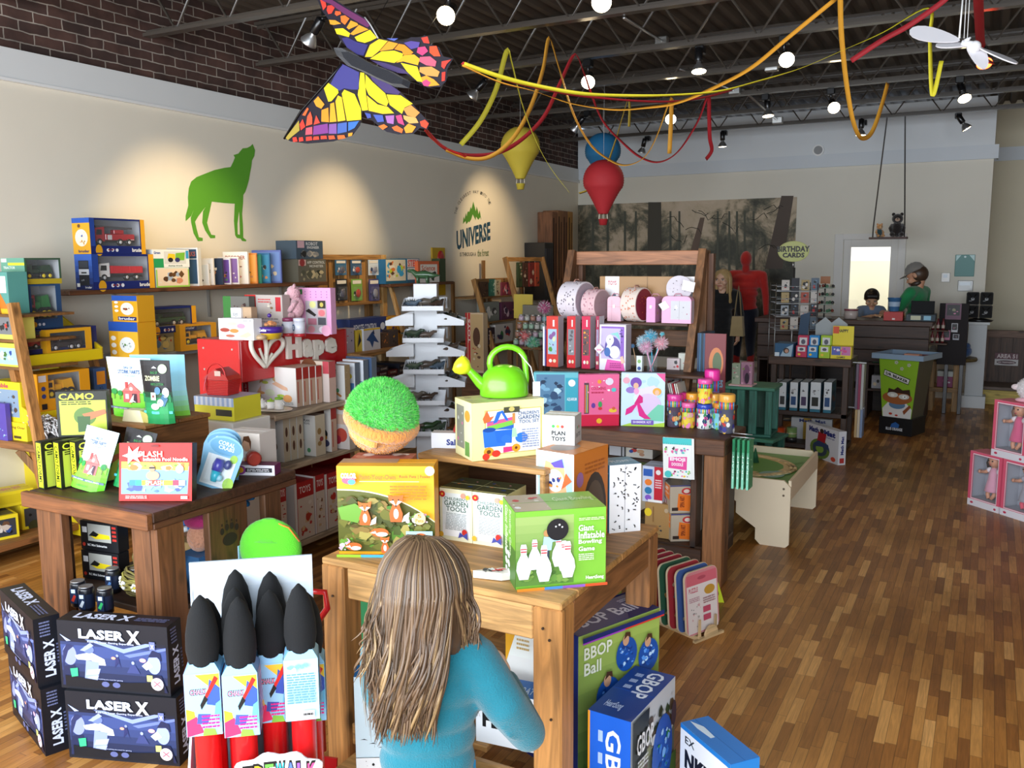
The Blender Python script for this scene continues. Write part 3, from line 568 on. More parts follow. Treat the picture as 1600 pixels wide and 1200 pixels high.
def teddy(loc,s,col,muz,label,rz=0,shirt=None):
 e=empty('teddy_bear',loc,rz,label=label,cat='soft toy');b=MB()
 b.ball((0,0,.09*s),(.065*s,.06*s,.09*s),shirt or col,'plush');b.ball((0,-.02*s,.21*s),(.062*s,.055*s,.058*s),col,'plush')
 for q in(-1,1):
  b.ball((q*.045*s,-.01*s,.262*s),(.02*s,.012*s,.02*s),col,'plush',10,8)
  b.tube([(q*.05*s,0,.14*s),(q*.075*s,-.03*s,.10*s),(q*.06*s,-.06*s,.06*s)],[.022*s,.02*s,.018*s],col,'plush')
  b.tube([(q*.035*s,-.02*s,.03*s),(q*.05*s,-.08*s,.025*s),(q*.055*s,-.12*s,.03*s)],[.03*s,.026*s,.024*s],col,'plush')
 b.bd('body',e);b=MB();b.ball((0,-.07*s,.198*s),(.028*s,.022*s,.022*s),muz,'plush',12,8);b.ball((0,-.093*s,.206*s),(.009*s,.006*s,.007*s),'black',n=8,m=6)
 for q in(-1,1):b.ball((q*.022*s,-.068*s,.228*s),.0055*s,'black',n=8,m=6)
 b.bd('face',e);return e
teddy(p+Vector((.085,0,.012)),.95,'1d1512','c8a890','dark brown plush bear sitting on the rope swing',.1)
teddy(p+Vector((-.10,0,.012)),.55,'c9935a','e0b888','small tan plush bear beside the dark bear on the swing',.5,'2a4a50')
# ================================================================== LEFT WALL DISPLAYS
Q=pi/2
def fb(name,pl,pr,pt,zb,yf,d,col,label,**k):
 """box facing the shop front (-y): edges measured in the plane y=yf, standing at height zb"""
 x0=at(pl,pt,y=yf).x;x1=at(pr,pt,y=yf).x;h=max(at((pl+pr)/2,pt,y=yf).z-zb,.01)
 return ctn(name,x1-x0,d,h,col,(x0,yf,zb),k.pop('rz',0),label,**k)
def wbx(name,pl,pr,pt,zb,xf,d,col,label,**k):
 """box facing into the room (+x): edges measured in the plane x=xf"""
 y0=at(pl,pt,x=xf).y;y1=at(pr,pt,x=xf).y;h=max(at((pl+pr)/2,pt,x=xf).z-zb,.01)
 return ctn(name,y1-y0,d,h,col,(xf,y0,zb),k.pop('rz',Q),label,**k)
def pic(cols,n=14,sd=1,r=(0,0,1,1),bg=None,rs=.16):
 o=[('r',*r,bg)]if bg else[]
 return o+[('n',*r,cols,n,sd,rs)]
def brand(t,x0,y0,x1,y1,c='white',bg=None):
 o=[('r',x0-.02,y0-.02,x1+.02,y1+.02,bg)]if bg else[]
 return o+[('t',t,x0,y0,x1,y1,c,0,.04)]
def wheel(b,x,y,z,r,w,c='1a1a1a',hub='c8c8c8'):
 b.lth([(r*.75,-w/2),(r,-w/2+.002),(r,w/2-.002),(r*.75,w/2)],c,n=16,c=(x,y,z),axis='y');b.lth([(r*.5,-w/2-.001),(r*.5,-w/2-.003),(r*.2,-w/2-.004)],hub,n=12,c=(x,y,z),axis='y')
def truck(parent,L,H,D,loc,cab='white',bed='red',kind='dump',name='toy_truck'):
 """toy lorry lying along x, cab at the left"""
 b=MB();r=H*.16;b.box(0,.1*D,r,L,.9*D,r+H*.12,'2a2a2c','plastic')
 cw=L*.25
 b.prs([(0,r+.04*H),(0,H*.5),(cw*.12,H*.82),(cw,H*.86),(cw,r+.04*H)],.04*D,.96*D,cab);b.prs([(cw*.2,H*.5),(cw*.28,H*.74),(cw*.75,H*.74),(cw*.75,H*.5)],.03*D,.97*D,'15181c')
 b.box(-.004,.1*D,H*.5,cw*.12,.9*D,H*.78,'15181c','plastic')
 if kind=='dump':
  b.prs([(cw*1.15,H*.36),(cw*1.1,H*.72),(L,H*.68),(L,H*.36)],.04*D,.96*D,bed)
  for k in range(6):x=cw*1.25+(L-cw*1.35)*k/5;b.box(x-.003,.02*D,H*.37,x+.003,.98*D,H*.69,bed,'plastic')
 elif kind=='fire':
  b.box(cw*1.1,.05*D,r+H*.1,L,.95*D,H*.55,bed,'plastic',.004);b.box(L*.55,.3*D,H*.55,L*.8,.7*D,H*.75,bed,'plastic',.004)
  for k in(0,1):b.bar((cw*.4,.3*D+.4*D*k,H*.9),(L,.3*D+.4*D*k,H*.82),.006,.012,'555558','plastic')
  for k in range(14):x=cw*.5+k*(L-cw*.6)/14;b.bar((x,.3*D,H*.895-k*.0005),(x,.7*D,H*.895-k*.0005),.005,.005,'555558','plastic')
  b.box(cw*1.3,.03*D,r+H*.12,cw*1.7,.05*D,H*.5,'lgrey','plastic');b.box(L*.85,.03*D,r+H*.12,L*.97,.05*D,H*.3,'white','plastic')
 elif kind=='jeep':
  b.box(cw*.9,.05*D,r+H*.05,L,.95*D,H*.55,cab,'plastic',.006);b.box(cw*1.0,.08*D,H*.55,L*.97,.92*D,H*.86,cab,'plastic',.006);b.box(cw*1.3,.05*D,H*.6,L*.9,.95*D,H*.8,'15181c','plastic')
 elif kind=='tractor':
  b.box(cw,.2*D,H*.3,L*.6,.8*D,H*.6,bed,'plastic',.006);b.prs([(L*.6,H*.3),(L*.58,H*.8),(L*.9,H*.85),(L,H*.3)],.1*D,.9*D,bed)
 b_=b.bd(name,parent,loc)
 for x,k in((cw*.5,1),(L*.62,1),(L*.84,1)):
  wb_=MB();wheel(wb_,0,0,0,r*(1.5 if kind in('tractor','jeep')else 1),D*.16,hub='f2d21c' if kind=='tractor' else 'c8c8c8');wb_.bd('wheel',b_,(x,.08*D,r*1.05))
 return b_
def wbox(name,w,d,h,col,loc,rz,label,win=(.2,.22,.92,.95),inner='b9bcc0',side=None,front=(),left=(),right=(),group=None,toy=None,cat='toy box',topcol=None):
 """carton with a see-through window in the front and the toy standing inside"""
 r=empty(name,loc,rz,label,cat,group);b=MB();t=.003;u0,v0,u1,v1=win
 b.box(0,0,0,w,d,t,col);b.box(0,0,h-t,w,d,h,topcol or col);b.box(0,0,t,t,d,h-t,side or col);b.box(w-t,0,t,w,d,h-t,col);b.box(t,d-t,t,w-t,d,h-t,inner)
 b.box(t,0,t,u0*w,t,h-t,col);b.box(u1*w,0,t,w-t,t,h-t,col);b.box(u0*w,0,t,u1*w,t,v0*h,col);b.box(u0*w,0,v1*h,u1*w,t,h-t,col)
 b.box(u0*w,t,v0*h-t,u1*w,d-t,v0*h,inner);b.box(t,t,t,t+.001,d-t,h-t,inner);b.box(w-t-.001,t,t,w-t,d-t,h-t,inner)
 b.faces(w,d,h,front=front,left=left,right=right);b.bd('carton',r)
 if toy:toy(r,w*(u1-u0)*.9,h*(v1-v0)*.85,d*.6,(w*(u0+(u1-u0)*.05),d*.15,v0*h+.001))
 b=MB();b.add([(u0*w,.001,v0*h),(u1*w,.001,v0*h),(u1*w,.001,v1*h),(u0*w,.001,v1*h)],[(0,1,2,3)],'white','clear');b.bd('window_film',r)
 return r
def shelf(name,x0,y0,x1,y1,z,t,col,label,mat='wood_y',cat='shelf',brackets=(),bz=.18,wall=XL,group=None):
 """board with its top at z; steel brackets fix it to the wall"""
 r=empty(name,(x0,y0,z),label=label,cat=cat,group=group);b=MB();b.box(0,0,-t,x1-x0,y1-y0,0,col,mat,.004);b.bd('board',r)
 for y in brackets:b=MB();b.bar((wall+.005-x0,y-y0,-t-.006),(x1-x0-.05,y-y0,-t-.006),.025,.01,'lgrey');b.bar((wall+.012-x0,y-y0,-t),(wall+.012-x0,y-y0,-t-bz),.025,.01,'lgrey');b.bd('bracket',r)
 return r
SX=-5.03
shelf('wall_shelf',XL+.001,3.55,SX,6.0,1.545,.03,'6b4226','long brown board shelf high on the left wall under the wolf',brackets=(4.1,4.95,5.75),bz=.22)
BN='1d2a6c';BY='e9a824'
bru=lambda:[('r',0,0,1,.22,BN),('e',.14,.1,.06,.16,BY),('r',.07,0,.22,.035,BN)]+[('e',.30+.08*i,.11,.026,0,'e8e8ee')for i in range(3)]+[('n',.28,.05,.5,.17,['3a4a8a','8a2a2a'],6,3,.12)]+brand('bruder',.74,.06,.95,.17)
pv=lambda p,q,x:(at(p,400,x=x).y,at(q,400,x=x).y)
y0,y1=pv(143,239,SX);zt=1.545
hL=at(143,397,x=SX).z-zt
wbox('toy_truck_box',y1-y0,.17,hL,BN,(SX,y0,zt),Q,'blue window box with white and red toy dump truck on the wall shelf',front=bru()+[('r',.91,.0,1,1,BY),('r',0,.22,.09,1,'2c4a9a')],win=(.09,.23,.9,.94),left=[('g',0,0,1,1,'16255c','3a66c0',6),('r',.22,.12,.8,.82,'20242c'),('r',.26,.62,.76,.8,'3a3f48'),('r',.22,.42,.8,.58,'d8dce4'),('r',.36,.46,.66,.5,'20242c'),('n',.25,.15,.78,.4,['11141a','8a8f98','2a2f3a'],10,4),('r',.08,.08,.25,.18,'white'),('t','bruder',.55,.04,.92,.1,'white')],toy=lambda r,L,H,D,l:truck(r,L,H,D,l,'e8e6e4','c8202c','dump'))
y0,y1=pv(143,228,SX);z2=zt+hL+.001;h2=at(143,340,x=SX).z-z2
wbox('toy_truck_box',y1-y0,.17,h2,BN,(SX,y0,z2),Q,'blue window box with a red toy fire engine, topmost on the wall shelf',front=bru()+[('r',.92,0,1,1,BY),('r',0,.22,.08,1,'2c4a9a')],win=(.08,.23,.91,.95),left=[('r',0,0,1,1,'e8a828'),('r',0,.86,1,1,'2c58b0'),('e',.5,.45,.36,.24,'f4ead0'),('n',.25,.2,.8,.7,['3a5aa0','d85a30','f0e8e0','c8902a'],12,6),('e',.4,.78,.08,.05,'6a4a30'),('t','bruder',.3,.04,.92,.12,BN)],toy=lambda r,L,H,D,l:truck(r,L,H,D,l,'a8202a','a8202a','fire'))
wbx('toy_box',243,295,418,zt,SX,.15,'d8e4d0','green framed box with playing boy, lower of two on the wall shelf',front=[('r',0,0,1,.9,'9ccc50'),('r',.04,.08,.96,.95,'f0d8b8')]+pic(['6a4a2a','d8906a','a8b8c8','5a3a20','f0e0c8'],16,3,(.05,.1,.95,.93)))
wbx('toy_box',238,295,390,zt+at(270,418,x=SX).z-zt+.001,SX,.15,'f2f0e8','white box with yellow dump truck picture, upper of two on the wall shelf',front=[('r',0,0,.28,.5,'2a9a5a'),('r',.3,.2,.9,.9,'d8d8d0'),('p',[(.38,.5),(.6,.45),(.6,.75),(.42,.78)],'f2c828'),('p',[(.6,.4),(.85,.4),(.88,.85),(.62,.8)],'7ab83a'),('e',.47,.42,.07,.13,'2a2a2a'),('e',.66,.42,.07,.13,'3a3a6a'),('t','dump truck',.4,.04,.8,.14,'2a6a3a'),('r',.9,.5,.98,.95,'3a9ac8'),('t','Green',.03,.75,.2,.9,'3a5aa0')])
def bookrow(items,y,zb,xb,group,place):
 for i,(w,h,t,col,art,lb)in enumerate(items):
  ctn('boxed_kit' if t>.03 else 'picture_book',w,t,h,col,(xb,y,zb),R(12),lb+place,cat='book' if t<=.03 else 'kit box',group=group,front=art,flaps=False)
  y+=t+.034
steel=[('r',.06,.1,.94,.9,'2a4a6a'),('r',.15,.55,.85,.75,'b8c8d0'),('t','STEEL',.2,.58,.8,.72,'2a4a6a'),('e',.5,.3,.18,.12,'d8e0e4')]
def cov(c,s,t=None):return[('r',.05,.06,.95,.94,c)]+([('t',t,.12,.78,.88,.9,'white')]if t else[])+pic(['f0e8d8','3a3a3a','c88a5a','5a8a6a','d8c8a8'],9,s,(.1,.1,.9,.7))
y=4.24
for i,(w,h,t,col,art,lb)in enumerate([(.17,.165,.05,'e8ecec',steel,'small navy and white building kit, nearest beside the green boxes'),(.2,.21,.05,'eef0ee',steel,'white edged navy building kit, second of the three short ones'),(.2,.2,.05,'eef0ee',steel,'navy and white building kit, third in the row'),(.24,.275,.05,'eef0ee',[('r',.04,.72,.96,.96,'2a4a6a'),('t','STEEL WORKS',.08,.78,.92,.9,'c06a5a'),('r',.04,.06,.96,.7,'3a5a78')],'tallest navy and white STEEL WORKS kit'),(.15,.15,.02,'dfe4d0',cov('8aa84a',2),'small green and white book beside the kits'),(.17,.16,.02,'eeeeee',cov('dfe6ea',3),'pale grey thin book'),(.17,.2,.02,'f4f0ec',cov('f0f0f0',4),'white book with red heading'),(.16,.2,.03,'2a3850',cov('26344c',5),'dark navy book leaning on its neighbour'),(.17,.2,.02,'e8e8f4',cov('6a4aa0',7),'purple and white book'),(.17,.21,.02,'f0ece8',cov('8a6aa8',8),'lilac book behind the purple one'),(.2,.25,.03,'f2ece4',[('r',.05,.7,.95,.95,'f6f0e6'),('t','DECODER',.1,.76,.9,.88,'9a3a2a')]+pic(['d88a8a','f0d0b8','8a5a4a'],9,9,(.08,.08,.92,.66)),'tall white book with brown title DECODER'),(.19,.24,.02,'d8822a',cov('e8a040',10),'orange story book'),(.19,.23,.02,'3a8a7a',cov('4a9a7a',11),'green and teal story book'),(.19,.24,.02,'2a6a9a',cov('3a8ab0',13),'teal blue story book'),(.24,.265,.03,'5a6ab0',cov('6a8ac8',12),'largest blue picture book at the end of the row')]):
 ctn('building_kit' if t>.04 else 'picture_book',w,t,h,col,(-5.30+.02*(i%2),y,zt),R(20+3*(i%3)),lb+', on the wall shelf',cat='kit box' if t>.04 else 'book',group='books and kits on the wall shelf',front=art,flaps=False);y+=t+(.045 if i<4 else .055)
wbx('robot_kit_box',465,509,405,zt,SX-.02,.2,'6a6658','brown grey robot kit box, lower of the pair ending the wall shelf',front=[('r',.02,.72,.28,.98,'d8b0a8'),('e',.15,.85,.09,0,'9a3a3a'),('t','APP CONTROL',.32,.8,.95,.92,'d8d8d0'),('t','MONSTER',.4,.64,.9,.75,'d8d8d0')]+pic(['3a3a30','a8a080','c8b890','5a5a4a'],16,5,(.04,.05,.96,.6)))
wbx('robot_kit_box',462,504,376,at(485,405,x=SX-.02).z+.002,SX-.02,.22,'4a5a68','slate blue robot kit box, upper of the pair ending the wall shelf',front=[('r',.05,.6,.3,.98,'d8b0b8'),('t','ROBOT',.36,.74,.8,.92,'d8dce0'),('t','ENGINEER',.4,.56,.85,.7,'d8dce0')]+pic(['2a2a2a','8a8a88','b8b0a0'],12,6,(.04,.05,.96,.5)))
px=-5.12;y0,y1=pv(497,601,px);zt2=at(540,398,x=px).z;zb2=at(540,478,x=px).z
r=empty('slatted_display',(px,y0,zb2),label='slatted timber panel hung with toy blister packs, right of the wall shelf',cat='display');b=MB();W=y1-y0;H=zt2-zb2
for k in range(7):yy=k*W/7;b.box(-.03,yy+.008,0,-.01,yy+W/7-.012,H-.02,'a87a42','wood_z',.002)
b.bd('slat_boards',r);b=MB();b.box(-.01,0,H-.045,.01,W,H,'a87a42','wood_y',.002);b.box(-.01,0,0,.01,W,.03,'8a6234','wood_y',.002);b.bd('rail',r)
b=MB();b.box(-.02,W-.07,-.62,.02,W,H,'b08850','wood_z',.003);b.bd('post',r);b=MB();b.bar((-.0,W,H-.1),(.36,W+.06,-.95),.045,.03,'b08850','wood_z');b.bd('brace',r)
b=MB();b.box(-.2,.02,-zb2,-.14,.08,H-.1,'8a6234','wood_z');b.box(-.14,.03,H-.3,-.03,.07,H-.25,'8a6234','wood_x');b.box(-.14,W-.07,H-.3,-.02,W-.03,H-.25,'8a6234','wood_x');b.box(-.2,W-.08,-zb2,-.14,W-.02,H-.1,'8a6234','wood_z');b.bd('stand_leg',r)
for row,(pt,pb)in enumerate(((406,430),(436,470))):
 for k,pxx in enumerate((533,557,584)):
  yy=at(pxx,420,x=px+.02).y;ztop=at(pxx,pt,x=px+.02).z;hh=ztop-at(pxx,pb,x=px+.02).z;lb=['blue','slate','white and blue','black','green and white','purple and silver'][row*3+k]
  b=MB();c=['3a6a8a','3a5a78','d0d8dc','2a2a2e','7aa848','4a4878'][row*3+k];b.box(0,0,-hh,.15,.004,0,c,'print')
  b.art((0,-.0003,-hh),(.15,0,0),(0,0,hh),pic([['c8a080','2a3a5a','e8e8e8'],['d8d0c8','1a1a1a','8a8a8a']][row],10,row*5+k,(.08,.05,.92,.6))+[('r',.1,.78,.9,.94,'e8e0d0')])
  b.box(.02,-.028,-hh*.95,.13,-.0005,-hh*.35,'lgrey','clear',.006);b.ball((.075,-.016,-hh*.65),(.035,.011,hh*.2),['5a5a68','b0402a','8a8a96'][k],'plastic',10,8);b.bar((.075,.004,-.02),(.075,.09,-.02),.003,.003,'lgrey')
  b.bd('toy_blister',None,(px+.012,yy-.07,ztop),Q*.0+R(88),lb+' toy blister pack, '+['upper','lower'][row]+' row '+['left','middle','right'][k]+' on the slatted panel','blister pack','blister packs on the slatted panel')
shelf('wall_shelf',XL+.001,6.86,-5.0,8.0,1.50,.03,'6b4226','short brown wall shelf between the slatted panel and the wall slogan',brackets=(7.1,7.7),bz=.2)
wbx('board_game_box',602,634,405,1.50,-5.02,.2,'2a6a8a','blue edged comic print game box on the short wall shelf',front=[('r',0,0,1,.12,'1f5a78')]+pic(['3a9ac8','e8e0d0','b8c83a','d87a3a','5a3a2a'],22,4,(.02,.12,.98,.98),'d8d0b8'))
wbx('board_game_box',635,655,404,1.50,-5.02,.2,'2a6a8a','game box with red letters, middle of the short wall shelf',front=[('r',.05,.65,.95,.98,'e8d0c8'),('t','STEM',.1,.68,.9,.94,'d83a2a'),('r',0,0,1,.12,'1f5a78')]+pic(['d0d8d0','5a6a6a','a8b8b0'],10,5,(.05,.14,.95,.62),'dfe4de'))
wbx('science_kit_box',653,686,408,1.50,-4.98,.18,'d86a40','orange framed science kit with a dinosaur picture on the short wall shelf',front=[('r',.1,.35,.9,.85,'f0e8dc'),('t','Science',.16,.55,.8,.8,'d8603a'),('r',0,0,1,.3,'e8e4dc'),('n',.5,.0,.98,.6,['3a4a3a','2a382a'],7,3,.3)])
wbx('toy_box',687,696,404,1.50,-5.0,.1,'3a4a30','narrow dark green box right of the science kit')
y0,y1=pv(691,711,-5.2);b=MB();b.box(0,0,0,.02,y1-y0,.52,'c8a020','plastic',.004)
for k,z in enumerate((.4,.2)):b.ball((.02,(y1-y0)*.65,z),(.02,.07,.09),['b82a2a','c88a1a'][k],'plastic',12,8)
b.bd('yellow_sign',None,(XL+.002,y0,at(700,462,x=-5.2).z),label='yellow panel with a red round shape behind the white carousel',cat='sign');b=MB();b.box(-.02,0,-.0,0,y1-y0,.0,'dgrey')
shelf('wall_shelf',XL+.001,3.95,-4.98,5.6,1.10,.03,'8f9296','grey middle shelf under the long board, behind the red rack',mat='plastic',brackets=(4.3,5.2))
fb('small_toy_box',169,214,503,1.10,3.72,.14,BY,'yellow toy box with a windmill picture, lower of two behind the bags',front=[('r',0,.76,1,1,'2c58b0'),('r',.32,0,1,.76,'f0b838'),('e',.62,.42,.26,.2,'eef2ee'),('n',.4,.3,.85,.5,['5a8a4a','6a7a8a','c8d0c8'],10,3)]+[('e',.16,.22+.18*i,.09,.06,'f4f0e4')for i in range(3)],group='stacked small toy boxes')
z_=at(190,503,y=3.72).z+.001
fb('small_toy_box',174,213,462,z_,3.72,.13,BY,'yellow toy box with a helmet picture, upper of two behind the bags',front=[('r',0,.8,1,1,'2c58b0'),('e',.6,.5,.26,.24,'f2e8d8'),('n',.4,.42,.85,.56,['a8502a','7a3a1a'],6,3),('r',.22,.06,.95,.2,BN),('t','bruder',.26,.08,.9,.18,'white')]+[('e',.18,.42+.16*i,.08,.05,'f4f0e4')for i in range(3)],group='stacked small toy boxes')
xq=at(169,503,y=3.72).x;b=MB();b.box(xq-.02,3.70,.98,xq+.20,3.93,1.10,'f2d21c','plastic',.004);b.box(xq,3.72,0,xq+.04,3.91,.98,'8a6234','wood_z');b.box(xq+.14,3.72,0,xq+.18,3.91,.98,'8a6234','wood_z');b.bd('display_stand',label='yellow topped stand under the two small yellow boxes',cat='stand')
wbx('toy_box',228,272,521,1.10,-5.0,.15,'8a8468','farm picture box under the green jeep box',front=pic(['a83a2a','5a7aa0','c8b878','6a6a4a'],14,8,(.02,.02,.98,.98),'a8a078'))
wbx('toy_box',212,224,494,1.10,-5.02,.1,'6a6258','grey brown box left of the green jeep box',front=pic(['3a3028','8a7a60'],8,2))
zj=at(250,521,x=-5.0).z+.002;y0,y1=pv(228,301,-4.98)
wbox('toy_truck_box',y1-y0,.17,at(260,480,x=-4.98).z-zj,BN,(-4.98,y0,zj),Q,'dark blue window box with a dark green toy jeep, middle shelf',front=bru()+[('r',.9,.3,1,1,BY)],win=(.06,.26,.88,.93),inner='8a8c90',toy=lambda r,L,H,D,l:truck(r,L,H,D,l,'2a4a30','2a4a30','jeep'))
y0,y1=pv(274,332,-4.94)
wbox('toy_truck_box',y1-y0,.15,at(300,511,x=-4.94).z-1.10+.02,'e0a028',(-4.94,y0,1.10),Q,'yellow window box with a toy digger left of the red rack top',win=(.15,.22,.85,.92),toy=lambda r,L,H,D,l:truck(r,L,H,D,l,'e8a828','e8a828','tractor'))
# ------------------------------------------------ yellow shelving unit at the far left
YL='e3c81c'
def tray(x0,y0,x1,y1,z,lip=.06,sidek=True,label='',group='yellow trays of the left unit'):
 r=empty('yellow_tray',(x0,y0,z),label=label,cat='shelf tray',group=group);b=MB();w,d=x1-x0,y1-y0
 b.box(0,0,-.012,w,d,0,YL,'plastic');b.bd('tray_floor',r);b=MB();b.box(w,0,-.06,w+.012,d,lip*.1,YL,'plastic',.003);b.bd('lip',r)
 for yy in(-.012,d):
  b=MB();b.prs([(0,-.06),(w,-.06),(w,lip*.2),(w*.3,.2),(0,.2)],yy,yy+.012,YL,'plastic');b.bd('side_panel',r)
for z,x1,lb in((1.19,-4.80,'upper yellow tray with boxed farm toys at the left wall'),(.87,-4.72,'lower yellow tray with the boxed yellow tractor at the left wall')):tray(-5.33,at(42,556,x=x1).y,x1,at(158,548,x=x1).y,z,label=lb)
yA=at(42,556,x=-4.8).y;yB=at(160,548,x=-4.8).y
r=empty('leaning_rack_frame',(-5.0,yA-.03,0),label='leaning timber rack frame carrying the yellow trays',cat='rack');b=MB();b.bar((.42,0,.0),(-.02,0,1.62),.035,.05,'a06c38','wood_z');b.bd('leg',r);b=MB();b.bar((.42,yB-yA+.06,0),(0.02,yB-yA+.06,1.25),.035,.05,'8a5c30','wood_z');b.bd('leg',r)
b=MB();b.bar((-.3,0,.85),(.2,0,.85),.03,.05,'8a5c30','wood_x');b.bar((-.3,0,1.15),(.1,0,1.15),.03,.05,'8a5c30','wood_x');b.bd('rail',r)
z0=1.192
wbox('toy_truck_box',.5,.16,.14,BN,(-4.86,yA+.0,z0),Q,'window box with a yellow tipper toy on the upper yellow tray',win=(.1,.2,.9,.95),left=pic(['8a4a4a','5a3a3a','a8a8b8'],9,4),toy=lambda r,L,H,D,l:truck(r,L,H,D,l,'a8202a',YL,'dump'))
xf=-4.9;y0=at(45,498,x=xf).y;y1=at(98,498,x=xf).y;zb_=z0+.142
wbox('toy_truck_box',y1-y0,.2,at(70,444,x=xf).z-zb_,'2a4a70',(xf,y0,zb_),Q,'window box with a red and green toy tractor, middle of the left stack',side='d8c838',win=(.12,.22,.85,.96),front=[('e',.15,.1,.08,0,BY),('e',.3,.1,.04,0,'d8d8e0'),('e',.42,.1,.04,0,'d8d8e0')],left=[('r',0,0,1,1,'d8c840'),('e',.35,.72,.25,.2,'2a2e34'),('e',.62,.9,.13,0,'3a5a8a'),('n',.5,.35,.98,.9,['c8a08a','d8787a','8a5a5a'],8,4),('e',.55,.15,.15,0,'b8602a')],toy=lambda r,L,H,D,l:truck(r,L,H*1.0,D,l,'8a2028','2a7a3a','tractor'))
zc_=at(70,444,x=xf).z+.002;y1=at(97,444,x=xf).y
wbox('toy_truck_box',y1-y0,.22,at(70,403,x=xf).z-zc_,'3f5a44',(xf,y0,zc_),Q,'green window box with a dark green toy tractor, topmost of the left stack',side='3a7a5a',win=(.06,.2,.95,.93),front=[('r',0,0,1,.2,'b8a028')],left=[('r',0,.2,1,1,'6aa08a'),('r',0,0,1,.2,'e0cc30'),('r',.3,.72,1,.82,'e8d838'),('r',.02,.84,.25,.98,'d8e8d8'),('t','TRACTOR',.1,.58,.6,.68,'e8f0e8'),('e',.45,.3,.1,0,'e8e0a0'),('n',.2,.25,.8,.45,['2a5a3a','1f4a2f','e0cc30'],8,2)],toy=lambda r,L,H,D,l:truck(r,L,H,D,l,'24402c','24402c','tractor'))
xf=-4.815;y0=at(74,548,x=xf).y;y1=at(150,545,x=xf).y
wbox('toy_figure_box',(y1-y0)*.92,.06,at(110,513,x=xf).z-z0,'e8a820',(xf,y0,z0),Q,'yellow window box with toy horse and cattle trailer on the upper tray',win=(.08,.1,.86,.86),inner='3a4248',toy=lambda r,L,H,D,l:truck(r,L,H,D*.8,l,'3a3a3c','5a5048','jeep'))
xf=-4.735;y0=at(60,622,x=xf).y;y1=at(142,618,x=xf).y
wbox('toy_truck_box',y1-y0,.17,at(100,580,x=xf).z-.872,'e8a020',(xf,y0,.872),Q,'orange yellow window box with a yellow toy wheel loader on the lower tray',win=(.2,.32,.8,.95),inner='c8ccd0',front=[('n',.4,.05,.8,.25,['2a2a2a','c87a1a'],7,2),('r',.05,.05,.15,.2,'2a2a2a'),('e',.1,.6,.04,0,'3a4a8a'),('e',.1,.4,.04,0,'3a4a8a'),('r',.02,.78,.16,.95,'e0e0e0')],toy=lambda r,L,H,D,l:truck(r,L,H,D,l,'f0b018','f0b018','tractor'))
wbx('toy_box',146,165,575,.872,-4.8,.1,'3a5a8a','blue and orange toy box at the right end of the lower tray',front=[('r',.2,.5,.9,.9,'e0902a'),('n',.1,.05,.9,.5,['d8d8d8','2a2a2a'],8,3)])
def lbx(name,pl,pr,pt,pb,yf,d,col,label,**k):
 z=at(pl,pb,y=yf).z;return fb(name,pl,pr,pt,z,yf,d,col,label,**k),z
yR=3.0
r=empty('timber_rack',(at(-60,690,y=yR).x,yR,0),label='timber rack with yellow back at the left picture edge',cat='rack');W=at(62,640,y=yR).x-r.location.x
zs=[at(40,692,y=yR).z,at(20,648,y=yR).z+.0,at(20,575,y=yR).z,at(20,532,y=yR).z,at(10,492,y=yR).z]
b=MB();b.box(-.02,-.02,zs[0]-.045,W+.08,.36,zs[0],'8a5c34','wood_x',.004);b.bd('lower_board',r)
b=MB();b.box(-.02,.37,.05,W-.03,.385,zs[0]-.05,'dcc41c','plastic');b.bd('back_panel',r)
b=MB();b.bar((W+.10,.0,0),(W-.16,.0,1.50),.04,.05,'b07c44','wood_z');b.bd('leg',r);b=MB();b.bar((W-.02,.3,.1),(W-.22,.0,zs[0]-.05),.03,.04,'8a6234','wood_z');b.bd('brace',r)
b=MB();b.box(-.02,-.02,0,.02,.02,1.5,'8a5c34','wood_z');b.bd('leg',r)
for z in(zs[2],zs[3],zs[4]):b=MB();b.box(-.02,.02,z-.015,W-.15,.36,z,'7a5228','wood_x');b.bd('shelf_board',r)
fb('toy_box',-14,30,596,zs[0]+.105,yR+.03,.15,'e2cc24','yellow picture box with pink lettering, upper at the left picture edge',front=[('r',.2,.12,.92,.8,'8aa0b8'),('n',.25,.15,.9,.75,['d8a89a','5a4a3a','3a6a9a','e8e0d0'],14,4),('t','Stable',.1,.84,.6,.95,'c83a6a')])
ctn('toy_box',.24,.17,.105,'e6cf28',(at(-6,648,y=yR).x,yR+.02,zs[0]),0,'plain yellow box with brown lettering, lower at the left picture edge',front=[('t','Crossing Over',.1,.62,.95,.8,'8a5a1a'),('r',.5,.12,.78,.26,'5a4a20')])
fb('toy_box',-14,7,630,zs[0],yR-.0-.015,.03,'5a48a8','violet and blue box cut off by the left picture edge',front=[('n',0,0,1,.4,['6ab0d8','b0c8e8'],6,1)])
fb('toy_blister',-12,26,536,zs[2],yR+.03,.05,'e0d050','blister pack with small blue figures at the left picture edge',cat='blister pack',front=[('r',0,.1,1,.8,'a8c8d8'),('n',.05,.15,.95,.75,['2a4a9a','d8d0b8','4a7a3a','e8e8e8'],14,5)])
fb('toy_box',-12,21,492,zs[3],yR+.03,.12,'dcd060','grey window box on a yellow base at the left picture edge',front=[('r',0,.2,1,1,'7a7c80'),('n',.1,.2,.9,.8,['2a2a2c','c83a2a','b0b0b0'],10,5)])
fb('toy_box',-16,10,425,zs[4],yR+.06,.12,'5a9a90','teal box with orange picture, topmost at the left picture edge',front=[('r',.1,.5,.9,.9,'e8f0e8'),('p',[(.1,.1),(.5,.5),(.95,.12)],'d87a2a'),('r',0,0,1,.12,'e8b82a')])
e=empty('plush_horse',(at(72,682,y=yR+.1).x,yR+.12,zs[0]),label='black and white plush pony with fluffy mane on the timber rack',cat='soft toy');b=MB()
